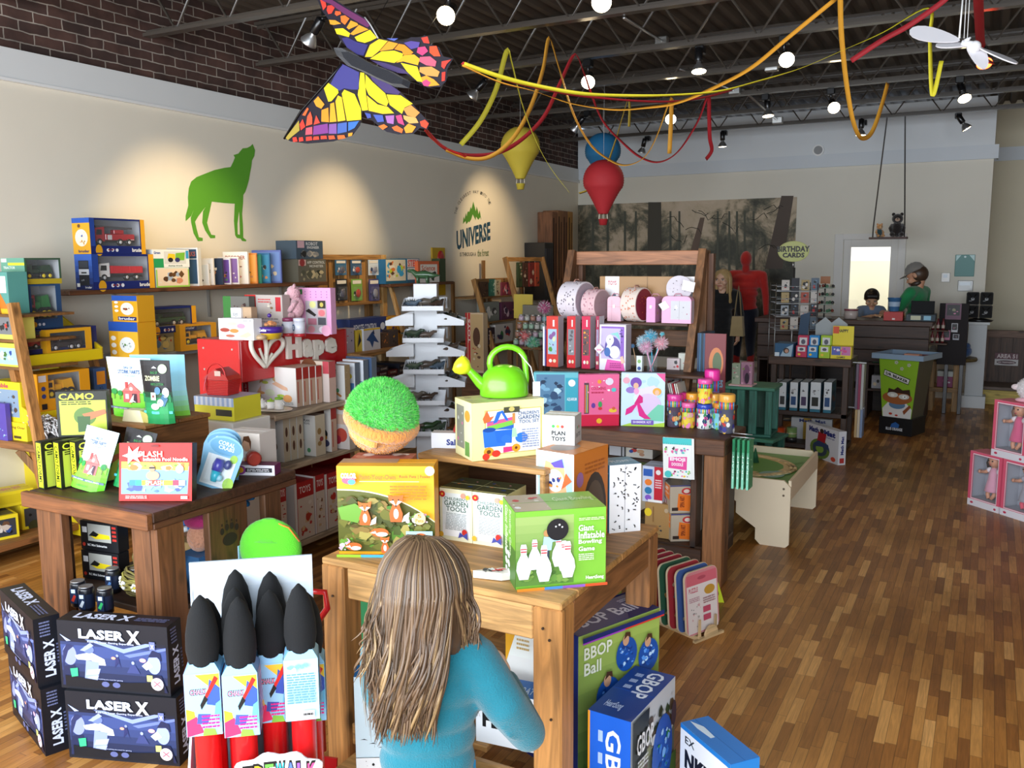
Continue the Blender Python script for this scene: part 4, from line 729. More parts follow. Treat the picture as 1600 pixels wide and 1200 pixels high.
b.ball((0,0,.055),(.085,.07,.055),'14110f','plush');b.ball((-.03,-.04,.10),(.05,.05,.045),'14110f','plush');b.tube([(-.03,-.09,.12),(0,-.10,.09),(.03,-.09,.03)],.012,'8a5a34','plush');b.bd('body',e)
b=MB();rnd=random.Random(5)
for i in range(150):
 a=rnd.uniform(-pi*.15,pi*1.15);p=Vector((.075*cos(a),rnd.uniform(-.07,.03),.07+.06*sin(a)));q=p+Vector((rnd.uniform(-.02,.02)+.03*cos(a),rnd.uniform(-.03,.01),rnd.uniform(-.05,.03)));b.tube([p,(p+q)/2+Vector((0,-.01,.008)),q],[.006,.005,.001],'f2f0ee','plush',4)
b.bd('mane',e)
def openbox(name,loc,rz,w,d,h,label):return ctn(name,w,d,h,'e6cf28',loc,rz,label,front=[('r',.05,.12,.95,.85,'3a3c40'),('n',.08,.15,.92,.8,['6a4a34','2a4a8a','c8b8a8','1a1a1a','d8d0c8'],22,7),('e',.2,.1,.1,0,'3a3a20')],top=[('r',.05,.1,.95,.9,'4a4a44'),('n',.1,.15,.9,.85,['2a2a2c','7a7a6a','e0d8b0'],10,3)])
p=at(2,815,z=.13);openbox('farm_set_box',(-5.06,2.62,.272),R(70),.3,.2,.13,'yellow farm set box with dark window, lowest at the left picture edge').rotation_euler=(0,0,R(70))
b=MB();b.box(-5.33,2.6,.09,-4.85,3.6,.13,'8a5c34','wood_y',.003);b.box(-5.3,2.65,0,-4.9,2.7,.09,'dwood','wood_x');b.box(-5.3,3.5,0,-4.9,3.55,.09,'dwood','wood_x');b.bd('low_platform',label='low timber platform for boxes at the left wall',cat='platform')
openbox('farm_set_box',(-5.0,2.75,.13),R(75),.3,.22,.14,'yellow farm set box with horse picture in front on the low platform')
openbox('farm_set_box',(-5.02,3.12,.13),R(80),.34,.22,.15,'yellow farm set box beside the table leg on the low platform')
ctn('farm_set_box',.3,.16,.09,'e6cf28',(-5.1,2.92,.282),R(75),'flat yellow box with pink lettering lying on top of the farm sets',top=[('r',.05,.15,.3,.85,'4a4a44'),('t','BARN SET',.38,.3,.85,.7,'e0709a')],front=[('r',.1,.2,.9,.8,'d8c020')])
# ================================================================== LEFT FRONT TABLE
def atp(px,py,p0,n):
 v=(px-800)/F_PX*_X+(py-600)/F_PX*_Y+_f;n=Vector(n)
 return CAM+v*((Vector(p0)-CAM).dot(n)/v.dot(n))
DW,LW='5a3822','b07a42'
def pbox(parent,name,q,col,mat,bev=.004):b=MB();b.box(*q,col,mat,bev);return b.bd(name,parent)
T1=empty('display_table',(-3.405,2.125,0),label='dark stained timber table at the front left carrying the party candy bags',cat='table')
W,D=.735,.80
pbox(T1,'tabletop',(0,.03,.76,W,D,.80),'4a2e1e','wood_x');pbox(T1,'front_rail',(-.01,0,.738,W,.03,.80),'7a4a28','wood_x');pbox(T1,'side_rail',(W-.03,.03,.735,W+.002,D,.7595),'5a3822','wood_y')
for x,y,w,d in((.03,.035,.155,.04),(.03,.075,.04,.09),(W-.035,.04,.035,.13),(W-.14,.04,.10,.03),(W-.035,.29,.035,.21),(W-.035,.60,.035,.1),(.03,D-.06,.17,.04)):
 pbox(T1,'leg',(x,y,0,x+w,y+d,.7355),'74492a' if y<.05 else '5f3d24','wood_z')
pbox(T1,'lower_shelf',(.075,.08,.36,W-.04,D-.06,.385),'38241a','wood_x')
b=MB()
def paw(b,o,U,V,c):
 b.art(o,U,V,[('e',.5,.32,.3,.22,c)]+[('e',.2+.2*i,.66+(.1 if i in(1,2)else 0),.08,.12,c)for i in range(4)]+[('e',.2+.2*i,.88+(.08 if i in(1,2)else 0),.03,.05,c)for i in range(4)],'matte',.0006)
paw(b,(W+.0005,.33,.56),(0,.13,0),(0,0,.12),'2a1a12');b.bd('paw_stencil',T1)
TZ=.80
cr=empty('wooden_crate',(-3.50,2.52,TZ+.001),label='open wooden crate on the left front table under the candy bags',cat='crate')
pbox(cr,'top_board',(-.01,-.005,.21,.37,.175,.228),'a9713c','wood_x');pbox(cr,'top_board',(-.01,.18,.21,.37,.36,.228),'9a6636','wood_x')
pbox(cr,'side_board',(.345,0,0,.36,.355,.21),'8a5a30','wood_y');pbox(cr,'side_board',(0,0,0,.015,.355,.21),'7a4e2a','wood_y');pbox(cr,'back_board',(.015,.34,0,.345,.355,.21),'5a3a22','wood_x');pbox(cr,'floor_board',(.015,.01,0,.345,.34,.012),'5a3a22','wood_x')
CZ=TZ+.23
def pouch(w,h,col,loc,rz,lean,label,art,group=None,foot=None,back='d8e4e8'):
 """stand-up candy pouch: pillow body, flat sealed top with a hang hole"""
 b=MB();rows=[];n=8;m=12
 for side in(0,1):
  for j in range(m+1):
   v=j/m;th=.028*(1-v)**.8*(1 if v<.98 else 0)+.0012;row=[]
   for i in range(n+1):
    u=i/n;e=sin(pi*u)**.5;bulge=th*e+.0012+.002*sin(9*u+5*v)*(1-v)*e;ww=w*(1-.05*(1-abs(2*v-1)))
    row.append((ww*(u-.5),(-bulge if side==0 else bulge),h*v))
   rows.append(row)
 F=rows[:m+1];B_=rows[m+1:]
 for grid,flip in((F,0),(B_,1)):
  for j in range(m):
   for i in range(n):
    q=[grid[j][i],grid[j][i+1],grid[j+1][i+1],grid[j+1][i]];b.add(q if not flip else q[::-1],[(0,1,2,3)],art['base'](j/m)if not flip else back,'print',True)
 vs=F[0]+B_[0];k=n+1;b.add(vs,[(i,k+i,k+i+1,i+1)for i in range(n)],back);
 for i in(0,n):
  vs=[g[j][i]for g in(F,B_)for j in range(m+1)];b.add(vs,[(j,j+1,m+2+j,m+1+j)for j in range(m)],col)
 def put(poly,c,lay):
  q=[]
  for u,v in poly:th=.028*(1-v)**.8+.0012;e=max(sin(pi*min(max(u,0.02),.98)),.001)**.5;ww=w*(1-.05*(1-abs(2*v-1)));q.append((ww*(u-.5),-(th*e+.0012+.003+lay*.0004),h*v))
  b.add(q,[tuple(range(len(q)))],c,'print')
 for i,(kind,*a)in enumerate(art['items']):
  if kind=='p':put(a[0],a[1],i*.5)
  elif kind=='r':x0,y0,x1,y1,c=a;put([(x0,y0),((x0+x1)/2,y0),(x1,y0),(x1,y1),((x0+x1)/2,y1),(x0,y1)],c,i*.5)
  elif kind=='e':x,y,rx,ry,c=a;put([(x+rx*cos(t*pi/8),y+ry*sin(t*pi/8))for t in range(16)],c,i*.5)
  elif kind=='t':
   t,x0,y0,x1,y1,c=a;vs,fs,_a=glyphs(t,.03)
   for f in fs:put([(x0+vs[j][0]*(x1-x0),y0+vs[j][1]*(y1-y0))for j in f],c,i*.5)
 b.lth([(.003,-.002),(.003,.0)],'222222',n=10,c=(0,0,h*.945),axis='y')
 return b.bd('candy_pouch',None,loc,label=label,cat='candy bag',group=group,rot=(-lean,0,rz))
def blend(stops):
 def f(v):
  for(v0,c0),(v1,c1)in zip(stops,stops[1:]):
   if v<=v1:a,b_=hx(c0),hx(c1);t=(v-v0)/max(v1-v0,1e-6);return tuple(a[i]+(b_[i]-a[i])*t for i in range(3))
  return hx(stops[-1][1])
 return f
stork=dict(base=blend([(0,'6fd62c'),(.36,'8fe04a'),(.42,'cfeec0'),(.5,'f4fafa'),(.85,'f2fafa'),(1,'aadcf0')]),items=[('p',[(0.02,.3),(.98,.3),(.98,.42),(.8,.4),(.5,.44),(.25,.42),(.02,.38)],'84dc3c'),('r',.36,.26,.74,.44,'d06a68'),('p',[(.32,.43),(.78,.43),(.56,.6)],'c85a58'),('p',[(.36,.45),(.74,.45),(.56,.58)],'d87a74'),('r',.42,.5,.49,.6,'c04a48'),('e',.56,.49,.04,.03,'f4f8fa'),('r',.42,.32,.5,.4,'eef4f6'),('r',.58,.26,.68,.41,'4a2a3a'),('p',[(.5,.26),(.56,.34),(.62,.4),(.60,.3),(.66,.27)],'fbfbfb'),('p',[(.52,.23),(.56,.26),(.5,.26)],'e88a30'),('r',.12,.3,.14,.4,'5a4630'),('e',.13,.43,.08,.05,'2f9a4a'),('r',.28,.3,.3,.38,'5a4630'),('e',.29,.41,.06,.045,'2f9a4a'),('r',.88,.3,.9,.4,'5a4630'),('e',.89,.42,.07,.05,'2a8a42'),('r',.0,.14,1,.175,'5a7088'),('t','PARTY COTTON',.1,.148,.45,.167,'e8eef0'),('t','COTTON CANDY',.52,.148,.9,.167,'e8eef0'),('t','BAG OF',.42,.82,.62,.865,'2a5a8a'),('t','STORK FARTS',.28,.74,.78,.805,'1f4f86'),('t','COTTON CANDY',.38,.69,.68,.72,'6ac0b0'),('t','NET WT',.3,.05,.6,.07,'3a8a3a')])
zomb=dict(base=blend([(0,'1f8a4a'),(.2,'2a9a56'),(.38,'1f6a40'),(.44,'1a1518'),(1,'191417')]),items=[('p',[(.02,.34),(.98,.34),(.98,.46),(.6,.5),(.3,.44),(.02,.48)],'23804a'),('r',.0,.16,1,.2,'5ac8d8'),('e',.78,.87,.15,.075,'a8b89a'),('e',.78,.87,.13,.063,'b8c8a8'),('t','ZOMBIE',.16,.68,.68,.76,'d8d8a8'),('t','BAG OF',.38,.79,.62,.83,'2a7a3a'),('t','FARTS COTTON',.38,.61,.8,.65,'2a7a3a'),('p',[(.42,.88),(.5,.91),(.6,.88)],'e8e8e8'),('r',.36,.38,.54,.5,'c8d0c8'),('e',.6,.53,.1,.06,'4a7a9a'),('e',.86,.5,.1,.08,'d0d8d8'),('e',.5,.28,.14,.05,'e8f0e8'),('e',.68,.34,.1,.06,'d8e8c0'),('p',[(.6,.32),(.8,.28),(.92,.4),(.78,.48)],'3a6a8a'),('r',.42,.42,.48,.46,'8a3a3a')])
pouch(.25,.27,'a8dcf0',(-3.365,2.66,CZ),R(8),R(-5),'wide white and blue pouch with the pink house, standing on the crate',stork)
pouch(.25,.28,'a8dcf0',(-3.28,2.74,CZ),R(26),R(-6),'pale blue pouch mostly hidden behind the other bags on the crate',dict(base=blend([(0,'8fe04a'),(.4,'a8e0f0'),(1,'8fd0ee')]),items=[]))
pouch(.145,.275,'191417',(-3.13,2.60,CZ),R(14),R(-4),'black and green ZOMBIE pouch at the right end of the crate',zomb,back='1f8a4a')
pouch(.155,.255,'a8dcf0',(-3.195,2.27,TZ),R(12),R(-17),'white and blue pouch with the pink house leaning on the crate front',stork).rotation_euler=(R(-14),R(11),R(14))
pouch(.15,.245,'191417',(-3.06,2.36,TZ),R(12),R(-17),'black and green ZOMBIE pouch behind the red box',zomb,back='1f8a4a').rotation_euler=(R(-14),R(9),R(12))
b=MB();b.prs([(0,0),(.115,0),(.10,.052),(.014,.052)],0,.05,'f2ebc0','print');b.prs([(.115,0),(.155,.0),(.135,.04),(.10,.052)],.002,.05,'c8bc6a','print');b.bd('soap_box',None,(-3.31,2.545,CZ),R(8),'small cream trapezoid box in front of the pouches on the crate','box')
camo_sp=[('r',0,0,1,1,'1c1e14'),('r',.12,.03,.88,.97,'d0de2c'),('p',[(.12,.03),(.88,.03),(.88,.15)],'a8c01c'),('t','CAMO FORMS',.22,.14,.74,.9,'1a2010',-90)]
camo_fr=[('r',0,0,1,1,'1c1e14'),('r',.06,.04,.97,.8,'b8c84a'),('t','CAMO',.06,.82,.75,.96,'d8e040'),('l',.1,.7,.7,.79,'2a2e14',2),('e',.55,.45,.22,.2,'5a7a3a'),('p',[(.5,.5),(.95,.6),(.98,.5),(.6,.35)],'c8704a'),('p',[(.4,.1),(.62,.12),(.66,.45),(.4,.45)],'3a5a30')]
cz1=.198
for i,(x,y,lb)in enumerate(((-3.352,2.165,'nearest the table corner'),(-3.29,2.20,'middle of the lower three'),(-3.235,2.235,'third of the lower row, half behind a pouch'))):
 ctn('game_box',.046,.20,cz1,'1c1e14',(x-.045,y+.03,TZ),R(-6),'lime and black CAMO game box, '+lb,group='CAMO game boxes',front=camo_sp,right=camo_fr,top=[('r',.1,.05,.9,.95,'24261c')])
ctn('game_box',.20,.046,.19,'1c1e14',(-3.375,2.285,TZ+cz1+.002),R(36),'lime and black CAMO game box standing on top of the other three',group='CAMO game boxes',front=camo_fr,left=camo_sp)
splash=[('r',0,0,1,1,'d8241c'),('p',[(.03,.12),(.94,.12),(.96,.6),(.03,.66)],'7fa8d8'),('p',[(.03,.56),(.95,.52),(.96,.66),(.03,.68)],'c8b848'),('n',.04,.5,.94,.68,['d8c050','6a9a3a','e8d8a0','e87a3a'],14,2,.1),('n',.04,.13,.94,.4,['5a7ac8','c8d8f0','8aa8e0','4a5ab0'],22,3,.12),('e',.47,.44,.09,.08,'d8a080'),('e',.46,.56,.04,.06,'c89070'),('r',.42,.56,.5,.585,'1a1a1a')]+[('r',.15+.085*i,.27,.235+.085*i,.36,c)for i,c in enumerate(['3a8ad8','3ac08a','f2d23a','e8503a','e8503a','f2a03a','f2d23a','e0405a','f0f0f0'])]+[('t','SPLASH',.37,.28,.62,.35,'f6f2ee'),('p',[(.05,.78),(.13,.82),(.14,.95),(.19,.85),(.28,.94),(.26,.82),(.36,.8),(.26,.75),(.3,.66),(.2,.73),(.13,.64),(.13,.75)],'f8f4f0'),('t','SPLASH',.22,.76,.6,.86,'f0e8d8'),('t','Inflatable Pool Noodle',.34,.69,.95,.75,'f8f4f0'),('e',.84,.55,.055,0,'f4f0ee'),('l',.1,.04,.4,.1,'f0d0c8',2),('r',.86,.04,.95,.09,'f4f4f4'),('e',.5,.95,.06,.02,'7a1a14')]
ctn('pool_noodle_box',.285,.05,.225,'3a2018',(-2.925,2.21,TZ+.002),R(33),'red pool noodle box with a bathing picture at the table front corner',front=splash,left=[('r',0,0,1,1,'33201c'),('t','NOODLE',.3,.1,.7,.6,'4a3028',-90)],rot=(R(-9),0,R(27)))
def blister(loc,rot,label):
 e=empty('blister_pack',loc,label=label,cat='blister pack',group='blue bath toy packs',rot=rot);b=MB();pts=[(-.075,0),(.075,0),(.08,.16)]+[(.075*cos(a*pi/10),.17+.05*sin(a*pi/10))for a in range(1,10)]+[(-.08,.16)]
 b.prs(pts,0,.002,'7ab0d0','print');b.art((-.08,-.0004,0),(.16,0,0),(0,0,.22),[('e',.5,.8,.42,.16,'5a98c0'),('t','CORAL',.28,.82,.72,.9,'d8ecf4'),('t','CRABS',.32,.74,.74,.81,'d8ecf4'),('r',.12,.05,.88,.62,'dfe6e8'),('e',.85,.15,.14,.12,'9ac83a'),('e',.8,.62,.1,.08,'9ac83a')]);b.bd('card',e)
 b=MB();b.box(-.055,-.035,.02,.055,-.001,.15,'sky','clear',.01);b.bd('blister',e)
 b=MB();b.lth([(.012,.03),(.018,.05),(.02,.075)],'38b8d0',c=(0,-.018,0),n=12);b.lth([(.022,.075),(.024,.1),(.018,.125)],'4a48a8',c=(0,-.018,0),n=12);b.ball((.035,-.015,.11),(.016,.012,.02),'3a3a7a',n=10,m=8);b.ball((.02,-.018,.05),(.014,.012,.014),'9ad0e0',n=10,m=8);b.bd('toy_figure',e);return e
bl=blister((-2.755,2.52,TZ),(R(-14),R(17),R(24)),'blue bath toy blister pack, nearest of the three beside the red box')
again(bl,(-2.80,2.58,TZ),rot=(R(-14),R(8),R(24)),label='blue bath toy blister pack, middle of the three beside the red box');again(bl,(-2.83,2.64,TZ),rot=(R(-14),R(1),R(24)),label='blue bath toy blister pack, farthest of the three beside the red box')
ctn('slime_kit_box',.225,.07,.045,'8a3a7a',(-2.885,2.715,TZ),R(22),'low white and magenta kit box with orange badge at the table back',front=[('r',0,0,1,1,'ecebf0'),('e',.3,.5,.13,.46,'9a4a9a'),('e',.3,.5,.08,.3,'f2b82a'),('r',.42,.3,.95,.72,'2a2630'),('l',.45,.36,.9,.66,'e8e8e8',2),('r',.02,.2,.15,.6,'3a3238')],top=[('r',0,0,1,1,'7a2a5a')])
hape_girl=[('r',0,0,1,1,'e8ddd2'),('r',.08,.1,.26,.9,'c8202a'),('r',.11,.62,.23,.84,'f4f0ee'),('t','Toys',.12,.2,.22,.58,'f4e8e4',90),('e',.62,.68,.12,.17,'e0b090'),('p',[(.5,.7),(.55,.9),(.7,.93),(.76,.78),(.74,.55),(.7,.75),(.56,.8)],'6a4228'),('p',[(.3,0),(.34,.35),(.5,.5),(.75,.5),(.98,.3),(1,0)],'efe8e4')]
ctn('cooking_toy_box',.185,.12,.17,'e6ded6',(-2.965,2.80,TZ),R(8),'white and red toy box with a girl and orange bowls at the table back',front=hape_girl+[('e',.4,.15,.1,.15,'4a2a28'),('r',.55,.05,.68,.35,'e0902a'),('r',.76,.05,.92,.36,'e8582a')],left=[('r',0,0,1,1,'f2eeea'),('r',.3,.1,.5,.9,'c8202a')])
b=MB();b.lth([(.03,0),(.032,.05),(.024,.055)],'a83a30',n=14,axis='x');b.bd('toy_roller',None,(-2.79,2.785,TZ+.075),R(-35),'dark red toy cylinder lying on the magenta kit box','toy')
pX=at(304,640,y=3.12).x;pZ=at(335,621,y=3.12).z-.117;b=MB();b.box(pX-.02,3.10,0,pX+.28,3.36,pZ,'e8e4dc','paint',.004);b.bd('display_plinth',label='white plinth behind the front table under the picnic basket',cat='plinth')
ctn('picnic_set_box',.255,.2,.115,'e6dc3a',(pX,3.12,pZ+.001),R(4),'yellow box with blue gingham band under the red basket',front=[('r',0,.62,1,1,'a8bce0')]+[('r',.05+.12*i,.62,.11+.12*i,1,'dfe6f4')for i in range(8)]+[('r',.55,.2,.95,.48,'3a3a30')],top=[('r',0,0,1,1,'b8c8e4')])
bk=empty('picnic_basket',(pX+.10,3.22,pZ+.118),R(10),'small red wicker picnic basket with lid and handle','basket');b=MB();n=12
b.lth([(.085,0),(.10,.075)],'c01818','plastic',n=4,a0=pi/4,sy=.75,smooth=False)
for z in range(9):b.lth([(.0865+.0018*z+.001,z*.0085+.002),(.0895+.0018*z,z*.0085+.005),(.0865+.0018*z+.001,z*.0085+.008)],'d42020','plastic',n=4,a0=pi/4,sy=.75,smooth=False,cap=False)
b.bd('body',bk);b=MB();b.prs([(-.075,.078),(.075,.078),(.062,.098),(.0,.135),(-.062,.098)],-.056,.056,'c81a1a','plastic')
for k in range(12):t=-.052+k*.0095;b.box(-.06,t,.098,.06,t+.003,.1,'a81414')
b.bd('lid',bk);b=MB();b.tube([(-.05,-.05,.07)]+[(.055*cos(a),-.05,.1+.06*sin(a))for a in[pi-k*pi/8 for k in range(9)]]+[(.05,-.05,.07)],.004,'d42020');b.bd('handle',bk)
b=MB();b.box(.0,-.062,.10,.035,-.06,.125,'e8c8b8');b.bd('price_tag',bk);b=MB();b.tube([(-.05,-.055,.1),(-.06,-.065,.06),(-.07,-.06,.02)],.004,'e88aa8','fabric',flat=.3);b.bd('ribbon',bk)
LZ=.386
sub=lambda:[('r',0,0,1,1,'17181c'),('r',.2,.32,.82,.92,'a8a8a0'),('p',[(.25,.5),(.4,.62),(.78,.58),(.8,.45),(.4,.4)],'e8d020'),('p',[(.22,.5),(.35,.68),(.5,.58),(.42,.48)],'1a1a1a'),('r',.05,.6,.18,.8,'e8e8e8'),('e',.08,.18,.04,0,'c83a2a'),('t','RC Mini Submarine',.18,.14,.7,.22,'e8e8e8')]+[('r',.86,.4+.14*i,.97,.48+.14*i,'b83028')for i in range(4)]
ctn('model_submarine_box',.20,.06,.125,'17181c',(-3.335,2.32,LZ),R(8),'black submarine kit box, lower of two on the lower shelf',front=sub());ctn('model_submarine_box',.20,.06,.125,'17181c',(-3.337,2.325,LZ+.127),R(8),'black submarine kit box, upper of two on the lower shelf',front=sub())
def can(loc,label,c2):
 b=MB();b.lth([(.024,0),(.029,.005),(.029,.09),(.025,.1)],'14161e','plastic',n=20);b.lth([(.0255,.1),(.0255,.103),(.022,.101)],'d8dade','metal',n=20)
 b.lth([(.0293,.02),(.0293,.075)],'1f2a44',n=20,cap=False)
 b.art((-.014,-.0312,.02),(.028,0,0),(0,0,.06),[('r',0,0,1,1,'22304e'),('p',[(.1,.2),(.5,.1),(.9,.5),(.6,.6)],c2),('r',.2,.7,.8,.95,'d8e8f0')],lift=.0002);return b.bd('toy_can',None,loc,R(20),label,'can','black toy cans on the lower shelf')
for px_,py_,c2,lb in((124,946,'c83a2a','front left'),(137,955,'d0d8e0','front middle'),(166,958,'3ab86a','front right beside the wicker basket'),(178,925,'5a8ac8','behind the front ones'),(214,925,'c8c8d0','behind the basket handle'),(239,918,'8a5ac8','farthest, beside the table leg')):
 q=at(px_,py_,z=LZ);can((q.x,q.y,LZ),'black printed tin can with silver lid, '+lb,c2)
wb=empty('wicker_basket',(-2.93,2.36,LZ),label='rustic twig basket with flowers and colourful fishing toys on the lower shelf',cat='basket');b=MB();rnd=random.Random(9)
for k in range(16):
 z=.008+.10*k/16;r_=.085+.045*sin(pi*(k+2)/20);b.tube([((r_+rnd.uniform(-.006,.006))*cos(a*2*pi/18),(r_+rnd.uniform(-.006,.006))*sin(a*2*pi/18),z+rnd.uniform(-.006,.006))for a in range(19)],.005,rnd.choice(['7a7038','8a8040','5a5028','a8a04a']),'matte',5)
b.lth([(.09,0),(.115,.05),(.11,.09),(.10,.09),(.08,.01)],'3a3018','matte',n=18,cap=True);b.bd('body',wb);b=MB()
for s in(0,.008,-.007):b.tube([(-.11+s,0,.07)]+[(.11*cos(a)+s,s*2,.09+.13*sin(a))for a in[pi-k*pi/10 for k in range(1,10)]]+[(.11+s,0,.07)],.005,'6a6030','matte',6)
b.bd('handle',wb)
for k in range(4):
 a=-pi/2+(k-1.5)*.5;b=MB();c_=Vector((.132*cos(a),.132*sin(a),.06))
 for j in range(6):b.ball(c_+Vector((cos(a+pi/2)*.012*cos(j),sin(a+pi/2)*.012*cos(j),.012*sin(j))),.0065,'f2f2ee','matte',6,5)
 b.ball(c_,.005,'e8c83a','matte',6,5);b.bd('flower',wb)
for k,(c,c2)in enumerate((('d8508a','e88a4a'),('8a4ac8','5ac8d8'),('c83a3a','e8e8e8'),('4a9ad8','e86aa0'),('e8a8c8','6a4ab0'))):
 b=MB();p0=Vector((-.04+.02*k,-.05+.03*(k%2),.09));p1=p0+Vector((.10,.05,.06+.008*k));b.tube([p0,(p0+p1)/2,p1],[.012,.015,.006],c,'print',8);b.tube([p0+(p1-p0)*.4,p0+(p1-p0)*.6],.0158,c2,'print',8)
 b.bd('toy_fish',None,Vector((-2.93,2.36,LZ)),label='bright '+['pink','violet','red','blue','rose'][k]+' toy wand lying in the twig basket',cat='toy',group='wands in the twig basket')
for k in range(6):
 b=MB();y=.02*(k%3);b.tube([(-3.2+.01*k,2.52+.03*k,LZ+.135+.03*k),(-2.72,2.62+.03*k,LZ+.27+.022*k)],.0125,'1f78c0','foam');b.tube([(-3.0+.01*k,2.562+.03*k,LZ+.191+.027*k),(-2.96+.01*k,2.57+.03*k,LZ+.202+.0265*k)],.0132,'e8ecf0','print')
 b.bd('blue_tube',label='blue foam tube with white sleeve, '+['lowest','second','third','fourth','fifth','topmost'][k]+' of the slanting bundle',cat='foam tube',group='bundle of blue tubes')
b=MB();b.box(-3.1,2.60,LZ,-2.76,2.76,LZ+.12,'a88a5a','print',.003);b.bd('cardboard_tray',label='brown cardboard box under the blue tubes',cat='box')
b=MB();b.ball((0,0,.06),(.05,.045,.06),'d89a7a','plush');b.ball((0,.0,.13),(.06,.05,.035),'b02a6a','fabric');b.ball((-.03,-.035,.15),.012,'e85aa0');b.bd('rag_doll',None,(-2.78,2.46,LZ+.16),label='rag doll with magenta hat beside the table leg',cat='doll');b=MB();b.box(-2.84,2.40,LZ,-2.72,2.52,LZ+.16,'3a6a9a','print');b.bd('toy_box',label='blue box under the rag doll',cat='box')
ctn('toy_box',.09,.05,.17,'a8d4f0',(-2.755,2.545,LZ),R(10),'pale blue star print box on the lower shelf',front=pic(['f0f4f8','6a9ad0'],10,2,rs=.1))
LB='14161f'
def laser_front():
 return[('r',0,0,1,1,LB),('g',.02,.04,.98,.6,'0f1220','3a4a80',5),('g',.02,.6,.98,.74,'3a4a80','14182a',3),('p',[(.25,.74),(.6,.58),(.9,.74),(.8,.74),(.6,.64),(.35,.74)],'8a9ad8'),('p',[(.6,.55),(.98,.7),(.98,.66),(.65,.52)],'6a7ab8'),('p',[(.02,.8),(.12,.71),(.08,.7)],'a8b8e0'),('e',.10,.5,.065,.15,'8a94c8'),('p',[(.03,.3),(.04,.55),(.08,.66),(.15,.64),(.09,.56)],'2a3058'),('p',[(.04,.33),(.14,.36),(.2,.05),(.02,.05)],'1f2648'),('p',[(.15,.50),(.3,.56),(.42,.47),(.43,.38),(.36,.38),(.30,.44),(.17,.44)],'dfe6fb'),('p',[(.25,.44),(.37,.42),(.34,.1),(.22,.08)],'8e9cd8'),('p',[(.26,.3),(.38,.33),(.36,.24),(.24,.22)],'aab6ea'),('p',[(.26,.2),(.36,.23),(.34,.14),(.23,.12)],'a2aee4'),('e',.28,.6,.05,.06,'6a7ac0'),('p',[(.2,.58),(.3,.7),(.33,.66),(.24,.57)],'9aa8e0'),('p',[(.51,.36),(.53,.52),(.55,.52),(.57,.36),(.55,.44)],'2a3060'),('e',.54,.54,.012,.02,'8a94c8'),('p',[(.62,.3),(.66,.42),(.7,.42),(.74,.3)],'3a4478'),('e',.68,.45,.014,.025,'9aa4d8'),('e',.505,.5,.02,.02,'f2a08a'),('e',.77,.5,.03,.03,'f0a8c0'),('e',.87,.45,.06,.14,'9aa6dc'),('p',[(.82,.55),(.86,.66),(.93,.62),(.94,.5),(.9,.56)],'20264a'),('p',[(.76,.42),(.82,.5),(.86,.42),(.8,.36)],'d8e0f8'),('p',[(.8,.3),(.93,.3),(.98,.05),(.76,.05)],'161c3c'),('p',[(.05,.04),(.95,.04),(.95,.2),(.5,.14),(.05,.2)],'0c0e16'),('p',[(.1,.3),(.17,.32),(.17,.2),(.11,.18)],'3ac080'),('r',.80,.2,.85,.29,'d8e078'),('e',.89,.17,.055,0,'f0dde2'),('t','X',.85,.13,.93,.21,'d86a78'),('t','LASER',.2,.76,.62,.9,'dfe8ff',0,.045),('t','X',.64,.73,.76,.92,'f6f8ff',0,.045),('t','Real-Life Laser Gaming Experience',.28,.70,.7,.735,'c0c8e8'),('t','Everything you need for gaming',.34,.17,.58,.19,'a8b0d0'),('e',.42,.11,.035,.04,'5a6290'),('e',.52,.11,.035,.04,'5a6290'),('r',.84,.66,.89,.78,'6a74a8'),('t','X',.85,.68,.88,.74,'f0f4ff')]
def laser_side():return[('r',0,0,1,1,'12141c'),('t','LASER X',.3,.12,.72,.66,'cfd8f4',90,.04),('l',.2,.72,.6,.95,'6a7298',5),('l',.78,.3,.9,.6,'5a6288',6)]
def laser_top():return[('r',0,0,1,1,'12141c'),('t','LASER X',.1,.3,.62,.8,'d8e0fa',0,.04),('l',.66,.3,.95,.7,'5a6288',3)]
W_,D_,H_=.415,.085,.248
a1=math.atan2(1.948-1.808,2.745-2.352)
lx=ctn('laser_game_box',W_,D_,H_,LB,(-2.745,1.806,0),a1,'black and blue LASER X game box, bottom one facing the front',cat='game box',group='LASER X game boxes',front=laser_front(),right=laser_side(),left=laser_side(),top=laser_top())
again(lx,(-2.772,1.815,H_+.001),a1-.02,'black and blue LASER X game box, top one facing the front')
again(lx,(-3.215,1.90,0),R(-18.5),'black and blue LASER X game box at the left picture edge, bottom one')
again(lx,(-3.235,1.902,H_+.001),R(-18.0),'black and blue LASER X game box at the left picture edge, top one')
b=MB();b.ball((0,0,-.10),(.135,.05,.13),'5fd22a','fabric',24,14);b.lth([(.10,-.06),(.07,-.01),(.03,.012),(.035,.025),(.02,.03)],'62d82c','fabric',sy=.5)
for k in range(9):a=k*2*pi/9;b.tube([(.028*cos(a),.012*sin(a),.01),(.08*cos(a),.03*sin(a),-.035),(.118*cos(a),.045*sin(a),-.07)],[.004,.006,.002],'52c022','fabric')
b.tube([(.02,-.01,.02),(.09,-.02,0),(.13,-.01,-.06)],.0035,'f08a20','fabric');o=b.bd('drawstring_bag',None,(-2.545,2.62,.645),R(20),'lime green drawstring bag behind the chalk display','bag')
b=MB();b.box(-2.66,2.55,0,-2.43,2.72,.42,'f2ede6','print',.003);b.bd('storage_carton',label='plain pale carton under the green drawstring bag',cat='box')
